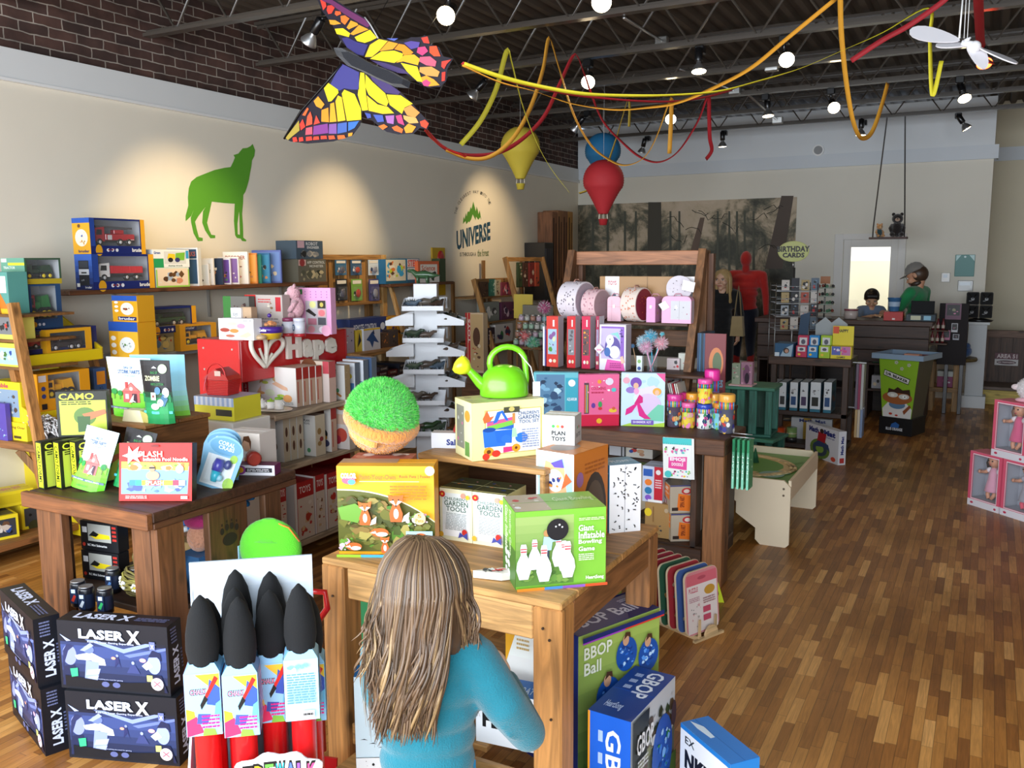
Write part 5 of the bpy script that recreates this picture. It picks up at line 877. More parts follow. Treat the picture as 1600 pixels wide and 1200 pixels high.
# ================================================================== CHALK BRUSH DISPLAY
A=at(295,880,z=.90);B_=at(487,867,z=.90);ad=math.atan2(B_.y-A.y,B_.x-A.x);Wd=(Vector((B_.x,B_.y))-Vector((A.x,A.y))).length
cdp=empty('chalk_display',(A.x,A.y,0),ad,label='pale blue cardboard floor display holding giant chalk brushes',cat='display')
b=MB();b.box(0,0,0,Wd,.008,.90,'c2d8ea','print');b.art((0,-.0002,0),(Wd,0,0),(0,0,.9),[('g',0,.5,1,1,'b8d0e8','dfeaf4',6)]);b.bd('back_panel',cdp)
for x in(0,Wd-.006):
 b=MB();b.prs([(-.30,0),(0,0),(0,.86),(-.02,.62),(-.30,.26)],x,x+.006,'c8dcec','print','yz');b.bd('side_panel',cdp)
b=MB();b.box(.006,-.30,0,Wd-.006,-.292,.24,'2a2a34','print');b.box(.006,-.292,.05,Wd-.006,0,.06,'5a4a48','print');b.art((.006,-.3,0),(Wd-.012,0,0),(0,0,.24),[('r',0,0,1,1,'a8d4f0'),('n',0,0,1,1,['f0f4f8','6ab0e0','e8508a'],16,3,.2)]);b.bd('front_tray',cdp)
b=MB();pts=[(.5+.5*cos(a)*(1+.06*cos(a*11)),.5+.5*sin(a)*(1+.06*cos(a*11)))for a in[k*2*pi/60 for k in range(60)]];sz_=atp(392,1181,Vector((A.x,A.y,0))-Vector((-sin(ad),cos(ad),0))*.305,(-sin(ad),cos(ad),0)).z-.16;pts=[(x*.26+.10,y*.16+sz_)for x,y in pts]
b.prs(pts,-.308,-.302,'f6f6f6','print')
for i,(ch,c)in enumerate(zip('SIDEWALK',['e86aa8','f08a3a','e8c82a','6ac84a','3ab8c8','5a7ad8','9a5ac8','e8508a'])):
 x=.128+i*.026;b.art((x,-.3085,sz_+.08+.012*sin((i+.5)*pi/8)),(.023,0,0),(0,0,.045),[('t',ch,-.1,-.1,1.1,1.1,'1a1a1a',0,.08),('t',ch,.05,.05,.95,.95,c,0,.03)])
b.bd('sign',cdp)
cx_,sx_=cos(ad),sin(ad);nrm=Vector((-sx_,cx_,0))
def brush(px_,py_,row,label,back=False,first=[]):
 p0=Vector((A.x,A.y,0))-nrm*row;q=atp(px_,py_,p0,nrm);L=q.z-.07
 e=empty('chalk_brush',(q.x,q.y,.07),ad,label=label,cat='chalk brush',group='giant chalk brushes in the display')
 zt_=L-.187;k=1.0
 b=MB();b.lth([(.024,0),(.032,.008),(.032,zt_),(.03,zt_+.02)],'e01c20','plastic',n=20);b.bd('handle',e)
 b=MB();b.lth([(.03,zt_),(.036,zt_+.015),(.0415,zt_+.05),(.040,zt_+.09),(.032,zt_+.135),(.018,zt_+.17),(.003,zt_+.187)],'0e0f11','foam',n=24);b.bd('foam_tip',e)
 s0=zt_-.165;b=MB();b.box(-.043,-.04,s0,.043,.04,zt_+.0,'a8d8f4','print')
 b.add([(-.043,-.04,zt_),(.043,-.04,zt_),(.03,-.03,zt_+.02),(-.03,-.03,zt_+.02),(-.043,.04,zt_),(.043,.04,zt_),(.03,.03,zt_+.02),(-.03,.03,zt_+.02)],[(0,1,2,3),(5,4,7,6),(1,5,6,2),(4,0,3,7)],'8cc8ee','print')
 art=[('r',0,0,1,1,'9ad4f2'),('p',[(.3,.98),(.98,.98),(.98,.7),(.75,.75)],'f2c83a'),('p',[(.7,.9),(.98,.75),(.98,.45),(.6,.5)],'3a5ab8'),('p',[(.02,.45),(.25,.4),(.3,.2),(.02,.15)],'f0d83a'),('p',[(.02,.25),(.3,.32),(.5,.05),(.02,.0)],'e83a6a'),('p',[(.35,.36),(.7,.34),(.6,.18),(.3,.2)],'4a5ab0'),('p',[(.45,.0),(.5,.12),(.8,.1),(.85,.0)],'8ac84a'),('p',[(.85,.5),(.98,.55),(.98,.2),(.8,.3)],'6ac0e8'),('t','CHALK',.14,.66,.62,.76,'1a1a1a',0,.1),('t','CHALK',.16,.67,.6,.75,'f0a0c0'),('p',[(.85,.95),(.95,.9),(.62,.6),(.56,.64)],'e02a24'),('p',[(.56,.65),(.64,.58),(.45,.42),(.42,.5)],'1a1a1a'),('l',.45,.12,.95,.34,'f02a8a',4)]
 if back:art=[('r',0,0,1,1,'b0dcf6'),('l',.08,.3,.92,.78,'5a90c0',12),('r',.5,.06,.85,.18,'f4f4f4'),('l',.53,.08,.82,.16,'2a2a2a',1),('n',.02,.8,.98,.98,['f4f8fc','78b8e4'],8,3)]
 b.art((-.043,-.0405,s0),(.086,0,0),(0,0,.165),art);b.art((.0435,-.04,s0),(0,.08,0),(0,0,.165),[('r',0,0,1,1,'8ac8ee'),('l',.1,.2,.9,.9,'f0f8fc',8)]);b.art((-.0435,.04,s0),(0,-.08,0),(0,0,.165),[('r',0,0,1,1,'e8508a')]);b.bd('sleeve',e)
brush(312,930,.24,'giant red chalk brush with black foam tip, front row left');brush(371,933,.24,'giant red chalk brush with black foam tip, front row middle');brush(466,912,.22,'giant chalk brush turned to its barcode side, front row right',True)
brush(420,922,.135,'giant red chalk brush with black tip, second row right of the middle');brush(366,918,.14,'giant red chalk brush with black tip, second row behind the front middle one');brush(323,935,.14,'giant red chalk brush with black tip, peeking behind the front left one')
brush(367,890,.045,'giant red chalk brush with the highest black tip, back row left');brush(421,893,.045,'giant red chalk brush with black tip, back row right');brush(478,925,.11,'giant red chalk brush with black tip, peeking behind the barcode one')
# ================================================================== CENTRE TABLE (pale pine)
T2=empty('display_table',(-1.795,2.065,0),label='pale pine table in the middle foreground behind the girl',cat='table');W,D=.83,.80
PC,PD='c6965a','b07f47'
pbox(T2,'tabletop_board',(0,0,.778,W,.11,.80),PC,'wood_x');pbox(T2,'tabletop_board',(0,.113,.778,W,.45,.80),'b5854a','wood_x');pbox(T2,'tabletop_board',(0,.453,.778,W,D,.80),'b28048','wood_x')
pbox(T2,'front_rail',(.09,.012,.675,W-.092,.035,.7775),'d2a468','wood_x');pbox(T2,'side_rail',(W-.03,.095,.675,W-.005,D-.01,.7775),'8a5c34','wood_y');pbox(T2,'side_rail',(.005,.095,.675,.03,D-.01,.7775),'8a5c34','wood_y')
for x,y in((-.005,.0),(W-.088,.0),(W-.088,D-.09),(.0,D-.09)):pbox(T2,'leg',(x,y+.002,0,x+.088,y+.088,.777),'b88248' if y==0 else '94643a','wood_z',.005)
b=MB()
for x,z in((W-.055,.72),(W-.03,.46),(W-.035,.69),(.04,.68)):b.lth([(.004,-.001),(.004,.0025)],'5a5048','metal',n=8,c=(x,-.002+.0,z),axis='y')
b.bd('screw',T2);pbox(T2,'lower_shelf',(.01,.09,.24,W-.29,D-.02,.262),'b5854a','wood_x');pbox(T2,'lower_rail',(.09,.01,.19,W-.092,.035,.262),'c6965a','wood_x')
def corner(name,A,B_,d,z0,h,col,label,**k):
 """box whose front lower edge runs from A to B"""
 return ctn(name,math.hypot(B_[0]-A[0],B_[1]-A[1]),d,h,col,(A[0],A[1],z0),math.atan2(B_[1]-A[1],B_[0]-A[0]),label,**k)
def fox(x,y,s,fl=1):
 def q(pts):return[(x+fl*a*s,y+b_*s)for a,b_ in pts]
 return[('p',q([(-.05,0),(.05,0),(.06,.08),(.03,.17),(-.03,.17),(-.06,.08)]),'c8622a'),('e',x,y+.08*s,.022*s,.05*s,'f2eee6'),('p',q([(-.06,.2),(-.07,.27),(-.03,.25),(.03,.25),(.07,.27),(.06,.2),(0,.15)]),'d0682c'),('p',q([(-.055,.2),(-.02,.21),(0,.155)]),'f4f0ea'),('p',q([(.055,.2),(.02,.21),(0,.155)]),'f4f0ea'),('e',x-.025*s,y+.215*s,.006*s,.009*s,'222222'),('e',x+.025*s,y+.215*s,.006*s,.009*s,'222222'),('e',x,y+.158*s,.008*s,.008*s,'222222'),('p',q([(.05,0),(.11,.02),(.12,.1),(.07,.06)]),'f0e8dc')]
def foxlie(x,y,s):return[('e',x,y,.09*s,.05*s,'cc652b'),('e',x+.02*s,y-.02*s,.06*s,.025*s,'f2ece2'),('p',[(x-.11*s,y),(x-.05*s,y+.05*s),(x-.02*s,y-.01*s)],'d0682c'),('p',[(x-.1*s,y-.005),(x-.05*s,y+.02*s),(x-.03*s,y-.015*s)],'f4f0ea'),('e',x-.06*s,y+.015*s,.006*s,.006*s,'222222')]
arc_=[(0,.72)]+[(t/12,.72+.02-.45*(t/12)**2.2*(.9))for t in range(13)]
foxart=[('r',0,0,1,1,'f0a81e'),('p',[(0,.03)]+[(0,.74)]+[(t/12,.74-.36*(t/12)**2.4)for t in range(1,13)]+[(1,.03)],'f6e8c0'),('p',[(0,.03),(0,.725)]+[(t/12,.725-.36*(t/12)**2.4)for t in range(1,13)]+[(1,.03)],'5a5c22'),('n',.0,.03,1,.38,['6a6a28','7a7a3a','8a7038','4a5a20','5a8a2a','a89a50'],90,2,.09),('n',.0,.3,.62,.68,['6a6a28','5a4a20','8a7038','4a5020','9a8a4a','4a7a2a'],60,7,.14),('n',.7,.34,.98,.5,['d8a8c0','f0e0e8','5a8a3a','7a9a4a'],26,5,.14),('n',0,.05,.2,.25,['e8d8e0','6a9a3a','d8b0c8'],16,6,.2),('p',[(.02,.55),(.2,.6),(.3,.52),(.22,.38),(.05,.42)],'6a9a38'),('t','COLOR',.06,.88,.22,.94,'f8f4f0',0,.06),('e',.14,.86,.07,.045,'d8607a'),('e',.17,.84,.04,.03,'5a9ac8'),('t','COLOR',.06,.88,.22,.94,'ffffff',0,.06),('t','Paint-Your-Own',.25,.87,.62,.925,'b8702a'),('t','Rock Pets | Foxes',.66,.88,.97,.92,'b8501a'),('r',.25,.845,.86,.85,'f6e8c0'),('l',.56,.64,.94,.81,'c8761a',5),('e',.97,.97,.05,0,'f6e0a0'),]+fox(.3,.36,1.0)+fox(.62,.40,1.15)+foxlie(.45,.28,1)+foxlie(.18,.12,.9)+fox(.5,.05,.7)+[('e',.86,.44,.062,0,'f2dc9a'),('t','5',.84,.45,.88,.49,'c87a1a'),('t','Pets',.82,.40,.9,.44,'c87a1a'),('r',.72,.16,.99,.3,'a8d0ea'),('e',.87,.23,.07,.05,'b8602a'),('r',0,0,.25,.03,'9ac83a'),('r',.25,0,.6,.03,'4ab0d0'),('r',.6,0,1,.03,'9a6ac8')]
corner('craft_kit_box',(-1.766,2.117),(-1.49,2.25),.10,.80,.285,'f0a81e','large orange and green craft kit box printed with clay foxes on the centre table',front=foxart,right=[('r',0,0,1,1,'e89a1a')],top=[('r',0,0,1,.4,'f0b83a'),('r',0,.4,.6,1,'a8907a')])
ctn('craft_kit_box',.2,.1,.282,'b0604a',(-1.80,2.225,.80),R(22),'reddish craft box hidden behind the fox box under the plush',top=[('n',0,0,1,1,['c88a70','e8d8d0','8a4a3a'],8,2)])
def pin(x,y,s):return[('p',[(x+s*a,y+s*b_)for a,b_ in((-.035,0),(.035,0),(.058,.09),(.05,.16),(.022,.23),(.026,.29),(.018,.325),(-.018,.325),(-.026,.29),(-.022,.23),(-.05,.16),(-.058,.09))],'eef0f4'),('r',x-.022*s,y+.25*s,x+.022*s,y+.262*s,'c8303a'),('r',x-.024*s,y+.275*s,x+.024*s,y+.285*s,'c8303a')]
bowl=[('r',0,0,1,1,'7ab83c'),('r',0,.04,.64,.93,'5f8a3c'),('g',0,.3,.64,.93,'6a9440','9ab468',6),('n',0,.04,.64,.5,['54803a','6a9a44','4a7432','7aa04a'],70,2,.1)]+pin(.08,.14,1.4)+pin(.2,.26,1.2)+pin(.46,.28,1.25)+pin(.52,.22,1.2)+[('p',[(.3,.35),(.36,.35),(.36,.55),(.3,.55)],'34424e'),('p',[(.28,.5),(.38,.5),(.4,.66),(.3,.68)],'a8d0e8'),('e',.33,.72,.035,.045,'b88858'),('p',[(.36,.6),(.48,.62),(.46,.66),(.36,.65)],'a8d0e8')]+[('e',.45,.76,.12,0,'1c1c20'),('e',.47,.82,.012,0,'c8c8c8'),('e',.43,.8,.01,0,'c8c8c8'),('e',.5,.79,.01,0,'c8c8c8')]+pin(.3,.1,1.45)+pin(.56,.13,1.45)+[('t','Giant',.68,.72,.85,.80,'eef4e6'),('t','Inflatable',.68,.62,.97,.71,'eef4e6'),('t','Bowling',.68,.54,.94,.61,'eef4e6'),('t','Game',.68,.46,.86,.52,'eef4e6'),('l',.68,.34,.85,.43,'dceccc',4),('t','HeartSong',.76,.08,.96,.14,'eef4e6'),('l',.68,.86,.97,.9,'cfe4b4',2),('r',0,0,.3,.035,'e08a2a'),('r',.3,0,.5,.035,'4a8ad0'),('r',.5,0,.75,.035,'8a5ab8'),('r',.75,0,1,.035,'d8502a')]
corner('bowling_game_box',(-1.122,2.099),(-.921,2.27),.172,.80,.225,'7ab83c','green giant inflatable bowling game box at the right front corner of the centre table',front=bowl,left=[('r',0,0,1,1,'76b43a'),('r',0,0,1,.5,'4a7a34'),('t','Giant Inflatable',.2,.3,.42,.95,'e0eecf',-90),('t','Bowling Game',.5,.35,.7,.95,'d0e4b8',-90)]+[('e',.3+.2*(i%2),.1+.12*(i//2),.09,.05,'eef0f4')for i in range(6)],top=[('r',0,0,1,1,'86bc4c'),('r',0,0,.4,1,'b8a890'),('n',0,.1,.4,.9,['eef0f4','c8303a','d8d0c0'],8,2),('t','Giant Bowling',.5,.4,.95,.7,'c8e0a8')])
gt=[('r',0,0,1,1,'f0ecc8'),('g',.08,.08,.92,.92,'ffffff','e8f0ee',4),('t',"CHILDREN'S",.14,.78,.86,.84,'4a6a5a'),('t','GARDEN',.14,.67,.88,.77,'4a6a5a'),('t','TOOLS',.2,.57,.82,.66,'4a6a5a'),('l',.2,.22,.85,.54,'a8b0b0',11),('e',.12,.9,.09,.06,'c83028'),('e',.12,.9,.03,.02,'f2c83a'),('e',.76,.9,.07,.05,'f0a08a'),('e',.9,.88,.06,.045,'e8c030'),('e',.8,.2,.08,.06,'c83028'),('p',[(.6,.08),(.75,.12),(.9,.06),(.88,.2),(.76,.14),(.66,.2)],'4a50a0'),('e',.08,.12,.07,.05,'f0b83a')]
gtop=[('r',0,0,1,1,'4a4a30'),('n',.1,.1,.9,.9,['2a4a8a','8a6a3a','c87a4a','3a3a2a','e8a0a0'],14,4),('r',0,0,1,.06,'e0d890')]
gx,gy=-1.564,2.395
g1=ctn('garden_tool_box',.122,.15,.175,'e6dea0',(gx,gy,.80),R(2),'cream garden tools box, left of the two under the crate board',front=gt,top=gtop,group='garden tool boxes')
again(g1,(gx+.124,gy+.004,.80),R(2),'cream garden tools box, right of the two, behind the bowling game')
cr2=empty('wooden_crate',(-1.72,2.50,.801),R(-3),'open pine crate on the centre table under the watering can box','crate')
pbox(cr2,'top_board',(-.0,-.005,.235,.51,.15,.255),'c08f55','wood_x');pbox(cr2,'top_board',(0,.155,.235,.51,.30,.255),'ae7f48','wood_x');pbox(cr2,'side_board',(.485,0,0,.505,.295,.235),'b08248','wood_y');pbox(cr2,'side_board',(.0,0,0,.02,.295,.235),'8a6234','wood_y');pbox(cr2,'back_board',(.02,.28,0,.485,.295,.235),'5a3a22','wood_x')
Z3=1.057
ts=[('r',0,0,1,1,'eee9a0'),('r',.17,.08,.97,.86,'c8b86a'),('r',.19,.1,.95,.84,'fbfbf8'),('r',.6,.1,.95,.84,'f2f4fa'),('p',[(.2,.66),(.58,.72),(.57,.5),(.2,.52)],'2c62b8'),('p',[(.2,.58),(.56,.66),(.57,.58),(.2,.5)],'7ac04a'),('p',[(.2,.64),(.56,.72),(.56,.66),(.2,.58)],'d85a8a'),('p',[(.28,.62),(.34,.82),(.42,.84),(.5,.66),(.46,.66),(.4,.8),(.34,.64)],'2c6ad0'),('p',[(.14,.52),(.32,.5),(.34,.3),(.46,.3),(.45,.22),(.16,.22)],'2f70d4'),('e',.23,.52,.09,.04,'1c4a9a'),('p',[(.3,.5),(.55,.5),(.54,.26),(.34,.28)],'2768cc'),('e',.46,.34,.07,.07,'2f70d4'),('e',.68,.34,.09,.09,'2f74d8'),('p',[(.54,.36),(.62,.36),(.6,.52),(.55,.52)],'a8d8b0'),('r',.55,.6,.59,.78,'c88a4a'),('p',[(.42,.1),(.58,.12),(.58,.2),(.42,.2)],'d83a7a'),('p',[(.14,.72),(.2,.86),(.24,.74),(.3,.76),(.24,.66),(.16,.64)],'e06a3a'),('e',.22,.14,.07,.08,'e89a2a'),('e',.22,.14,.03,.035,'6a3a1a'),('e',.32,.1,.06,.06,'d83a2a'),('e',.18,.06,.05,.06,'d83a2a'),('e',.6,.17,.06,.07,'e89a2a'),('e',.6,.17,.02,.025,'6a3a1a'),('t',"CHILDREN'S",.63,.74,.93,.8,'4a5a78'),('t','GARDEN',.63,.66,.93,.73,'4a5a78'),('t','TOOL SET',.64,.59,.93,.65,'4a5a78'),('l',.68,.16,.92,.5,'8a94b0',8),('r',.42,.8,.64,.9,'4a4a3a'),('e',.53,.86,.04,.04,'c8b86a')]
corner('garden_tool_box',(-1.478,2.465),(-1.318,2.675),.155,Z3,.195,'eee9a0','yellow children\'s garden tool set box under the green watering can',front=ts,left=[('r',0,0,1,1,'eeeab0'),('r',.1,.15,.55,.9,'8a8a7a'),('n',.12,.2,.52,.85,['d86a9a','4a4a4a','c8c8c0','5a8a5a'],8,2),('e',.75,.75,.15,.1,'e89a3a'),('r',.6,.05,.85,.3,'6a9a4a')],top=[('r',0,0,1,1,'d8cf9a'),('n',0,.3,.5,1,['c8c0a8','a89a7a'],5,2)])
cc=Vector((-1.455,2.645,Z3+.198));wc=empty('watering_can',cc,R(38),'lime green toy watering can with yellow rose on the yellow box','watering can');b=MB();G='72c81e'
b.lth([(.080,0),(.085,.006),(.083,.04),(.073,.075),(.052,.098),(.02,.108),(.0005,.109)],G,'plastic',n=28,sx=1.0,sy=.8);b.bd('body',wc)
b=MB();b.tube([(-.05,0,.02),(-.085,0,.05),(-.115,0,.085),(-.13,0,.098)],[.024,.019,.014,.014],G,'plastic',12);b.bd('spout',wc)
b=MB();b.lth([(.014,-.02),(.03,.0),(.034,.018),(.03,.03),(.012,.036)],'e2e62a','plastic',n=20);b.bd('rose',wc,(-.137,0,.102),rot=(0,R(-55),0))
b=MB();b.tube([(-.045,0,.085)]+[(.012+.062*cos(a),0,.115+.055*sin(a))for a in[pi-k*pi/10 for k in range(0,11)]]+[(.078,0,.06),(.074,0,.03)],.0105,G,'plastic',10);b.bd('handle',wc)
b=MB();b.tube([(.05,-.005,.15),(.09,-.02,.10),(.10,-.03,.05)],.002,'e8e8e8',n=5);b.box(.095,-.032,.0,.12,-.03,.05,'f0f0f0');b.bd('price_tag',wc)
def fur(b,c,r,cols,n,ln,seed,cond=lambda d:True,wdt=.004,mat='plush'):
 rnd=random.Random(seed);k=0
 while k<n:
  d=Vector((rnd.gauss(0,1),rnd.gauss(0,1),rnd.gauss(0,1))).normalized()
  if not cond(d):continue
  k+=1;p=Vector(c)+Vector((d.x*r[0],d.y*r[1],d.z*r[2]));s=d.cross(Vector((rnd.uniform(-1,1),rnd.uniform(-1,1),rnd.uniform(-1,1)))).normalized();t=s.cross(d)
  e=p+d*ln*rnd.uniform(.6,1)+t*ln*rnd.uniform(-.7,.7);b.add([p-s*wdt/2,p+s*wdt/2,(p+e)/2+s*wdt*.4+d*.002,e],[(0,1,2),(1,3,2),(0,2,3)],rnd.choice(cols),mat,False)
pe=empty('round_plush',(-1.745,2.33,1.088),R(28),'round furry plush with bright green top and orange base on the fox box','soft toy')
pe.scale=(.87,.87,1.0);up=Vector((.25,-.25,1)).normalized()
b=MB();b.ball((0,0,.12),(.128,.12,.118),'52d84a','plush',28,18);fur(b,(0,0,.12),(.127,.119,.117),['4cd846','6ae85a','3cc850','8af070','56e04c'],9500,.021,3,lambda d:d.dot(up)>-.02,.0024);b.bd('fur_top',pe)
b=MB();b.ball((0,-.004,.086),(.122,.116,.085),'e09a4c','plush',28,16);fur(b,(0,-.004,.086),(.121,.115,.084),['e8a050','f0b468','d88a3c','e09a48'],2200,.007,4,lambda d:d.z<.4,.003);b.bd('base',pe)
b=MB();a1_=up.cross(Vector((1,0,0))).normalized();a2_=up.cross(a1_);q=[Vector((0,-.003,.108))+a1_*.124*cos(t*pi/16)+a2_*.124*sin(t*pi/16)for t in range(33)];b.tube(q,.023,'de8f40','plush',12)
q=[Vector((0,-.005,.075))+a1_*.112*cos(t*pi/16)+a2_*.112*sin(t*pi/16)for t in range(17)];b.tube(q,.018,'e6a050','plush',10);b.bd('rolled_rim',pe)
zt_=1.11;A,B_,C_=at(838,702,z=zt_),at(897,711,z=zt_),at(943,685,z=zt_);wA=(B_-A).length;ang_=math.atan2(B_.y-A.y,B_.x-A.x)
ctn('craft_kit_box',wA,(C_-B_).length*.72,zt_-.80,'d07a2a',(A.x,A.y,.80),ang_,'orange craft kit box with a painted plate and clear window right of the crate',front=[('r',0,0,1,1,'e8ece8'),('p',[(.04,.2),(.04,.95),(.96,.95),(.96,.6)],'a8d4ea'),('p',[(.02,.3),(.25,.9),(.75,.85),(.85,.45),(.3,.3)],'e6a878'),('e',.5,.7,.24,.12,'e8e8ee'),('n',.3,.6,.7,.8,['2a3a7a','c83a3a','e8e8ee','d88a3a'],14,2,.2),('p',[(.4,.88),(.7,.94),(.75,.85),(.5,.84)],'5a4ab0'),('p',[(.68,.62),(.96,.72),(.8,.8)],'e0602a')],right=[('r',0,0,1,1,'c8742a'),('e',.6,.3,.36,.45,'3a2f28'),('e',.6,.28,.3,.38,'5a4a3c'),('l',.3,.75,.9,.88,'a85a1a',3),('e',.15,.72,.1,.08,'9a6a9a')],top=[('r',0,0,1,1,'cf8038'),('e',.4,.4,.3,.3,'9a8a80')])
ctn('wooden_toy_box',.11,.09,.15,'e6e6e2',(-1.285,2.60,Z3+.001),R(10),'white toy box with small coloured logo on the crate end',front=[('r',0,0,1,1,'e4e4e2'),('t','PLAN',.28,.56,.72,.66,'1a1a1a',0,.05),('t','TOYS',.28,.43,.72,.53,'1a1a1a',0,.05),('t','Sustainable Play',.15,.25,.85,.32,'8a8a8a'),('e',.34,.76,.05,0,'3aa04a'),('e',.48,.76,.05,0,'e0a02a'),('e',.62,.76,.05,0,'c83a2a')],right=[('r',0,0,1,1,'c8c8c6'),('t','PLAN TOYS',.2,.5,.8,.6,'1a1a1a'),('e',.4,.72,.06,0,'3aa04a'),('e',.6,.72,.06,0,'c83a2a')])
def squig(c='1a1a1a',n=44,sd=3):
 rnd=random.Random(sd);o=[]
 for i in range(n):
  x,y=rnd.uniform(.08,.9),rnd.uniform(.04,.95)
  if i%3==0:o.append(('e',x,y,.026,.012,c))
  else:
   a=rnd.uniform(0,pi);pts=[(x+.05*math.cos(a)*t+.02*sin(t*5),y+.02*math.sin(a)*t+.012*cos(t*5))for t in(-1,-.5,0,.5,1)];o.append(('p',pts+[(p[0]+.028,p[1]+.007)for p in pts[::-1]],c))
 return o
A,B_=at(963,833,z=.8),at(1004,828,z=.8)
corner('float_box',(A.x-.02,A.y-.015),(B_.x-.005,B_.y-.01),.11,.80,.235,'f4f4f6','white box with black squiggles and blue side, rear of the centre table',front=[('r',0,0,1,1,'f4f4f6'),('r',.48,0,.5,1,'a8a8b0')]+squig(),left=[('r',0,0,1,1,'2a86b8'),('t','FLOAT',.15,.78,.9,.88,'d8ecf8'),('e',.5,.35,.3,.25,'1f6a98'),('e',.5,.35,.2,.17,'e8c83a'),('e',.5,.35,.15,.12,'1f6a98')],top=[('r',0,0,1,1,'4a9ac0'),('t','FLOAT',.2,.3,.8,.6,'b8dcf0')])
b=MB();b.box(0,0,0,.16,.09,.035,'dfe8ee','clear',.004);b.box(.004,.004,.002,.156,.086,.012,'24262c','print');b.box(.004,.03,.013,.05,.06,.014,'e8e8e8','print');b.bd('clear_pack',None,(-1.56,2.12,.802),R(24),'clear plastic pack lying in front of the fox box','pack')
b=MB();b.prs([(-.055,0),(.03,-.022),(.06,-.01),(.06,.016),(.03,.026)],0,.022,'e8e0d8','print','xy')
b.art((-.05,-.02,.022),(.1,0,0),(0,.045,0),[('n',.2,.1,.95,.9,['c8282a','2a2a2a','d83a2a','e8e8e8'],22,5,.16)]);b.bd('painted_dish',None,(-1.225,2.145,.803),R(25),'red and white patterned leaf dish left of the bowling game','dish')
b=MB();b.tube([(0,0,0),(0,0,.06),(.005,.005,.15)],[.03,.034,.01],'c8242c','plastic',14);b.tube([(.02,0,.02),(.025,0,.12)],.006,'e8e8e8');b.bd('red_scoop',None,(-1.635,2.66,Z3),R(0),'red plastic toy scoop left of the yellow garden box','toy')
b=MB();b.box(0,0,0,.11,.05,.055,'eceef4');b.art((0,-.0002,0),(.11,0,0),(0,0,.055),[('t','Sale',.5,.2,.95,.6,'2a3a8a',0,.04)]);b.bd('small_sign',None,(-1.72,2.585,Z3),R(20),'small white card sign with blue letters beside the plush','sign')
mouth=lambda x,y,s:[('e',x,y,s,0,'f2f2f6'),('e',x,y,s*.8,0,'26204a'),('e',x,y-s*.1,s*.5,0,'c83a8a'),('r',x-s*1.1,y+s*.1,x+s*1.1,y+s*.75,'f2f2f6'),('t','BIGMOUTH',x-s,y+s*.2,x+s,y+s*.65,'26204a')]
pfA=at(563,1187,y=1.93);ctn('float_box',.26,.075,.315,'1f7fd0',(-1.56,1.915,.206),R(4),'blue and white pool float box leaning on the left pine leg',rot=(0,0,R(30)),front=[('r',0,0,1,1,'d6ecf4')]+mouth(.3,.84,.11)+[('p',[(.4,.5),(.55,.62),(.8,.6),(.8,.5),(.5,.46)],'b8d0e8'),('t','OAT',.78,.6,.98,.72,'1a1a1a')]+[('p',[(.05+.1*i,.38-.04*(i%3)),(.1+.1*i,.39-.04*(i%3)),(.14+.1*i,.375-.04*(i%3)),(.1+.1*i,.38-.04*(i%3))],'1a1a1a')for i in range(8)]+[('r',0,.0,1,.2,'f4f8f8'),('r',0,.2,1,.205,'1a1a1a'),('n',.03,.03,.97,.18,['2a2a3a','1a1a1a'],22,2,.02)],left=[('r',0,0,1,1,'1f86d8')]+mouth(.5,.88,.18)+[('t','POOL',.5,.45,.78,.78,'f2f6fa',-90,.05),('t','FLOAT',.2,.42,.46,.8,'f2f6fa',-90,.05),('e',.6,.14,.28,.1,'eef4f8'),('p',[(.45,.08),(.7,.08),(.6,.2)],'1f5ab8')],top=[('r',0,0,1,1,'1f7fd0'),('t','POOL FLOAT',.45,.2,.95,.7,'d8ecf8',0,.04)]+mouth(.2,.5,.08))
pbox(T2,'lower_ledge',(.14,-.16,.18,W-.14,.012,.204),'c6965a','wood_x')
b=MB();b.tube([(0,0,0),(0,0,.42)],.014,'c8141e');b.tube([(-.0,0,.42),(-.045,0,.47),(-.045,0,.52),(.03,0,.52),(.035,0,.47),(0,0,.42)],.01,'c8141e',n=8);b.prs([(-.05,-.02),(.05,-.02),(.04,-.17),(0,-.2),(-.04,-.17)],-.004,.004,'c8141e');b.lth([(.035,0),(.035,.002)],'f0f0f0',n=18,c=(-.02,-.016,.32),axis='y');b.bd('toy_shovel',None,(-1.755,1.99,.2),R(15),'red toy shovel with round tag standing by the left pine leg','toy')
LZ2=.263
fb('boxed_game',548,596,935,LZ2,2.27,.06,'1f7a48','dark green boxed game on the lower shelf of the centre table',front=[('r',0,0,1,.42,'6a7a4a'),('n',0,0,1,.42,['8a8a6a','4a3a30','c8b8a8'],12,3),('t','HeartSong',.72,.5,.9,.92,'dff0e0',90)])
fb('boxed_game',790,834,985,LZ2,2.35,.05,'eceae4','white and yellow boxed game between girl and right pine leg',front=[('r',0,.7,1,1,'eef0e8'),('p',[(0,1),(0,.6),(.4,1)],'e8a82a'),('l',.4,.78,.85,.92,'c8a86a',3),('r',0,0,1,.3,'d8e0e8')])
ctn('float_box',.22,.10,.17,'1f7fd0',(-1.30,2.17,LZ2),R(6),'white and blue float box lying between girl and right pine leg',front=[('r',0,0,1,1,'eef2f4'),('t','FLOAT',.1,.3,.95,.62,'1a1a1a',0,.05)],top=[('r',0,0,1,1,'1f6fc0'),('t','POOL FLOAT',.2,.2,.8,.6,'c8e0f4')]+mouth(.85,.5,.08))
ctn('float_box',.14,.10,.12,'1f9ad8',(-1.36,1.945,.205),R(-20),'pale blue box behind the girl at the bottom edge',front=[('r',0,0,1,1,'9ad0f0')]+mouth(.3,.6,.12))
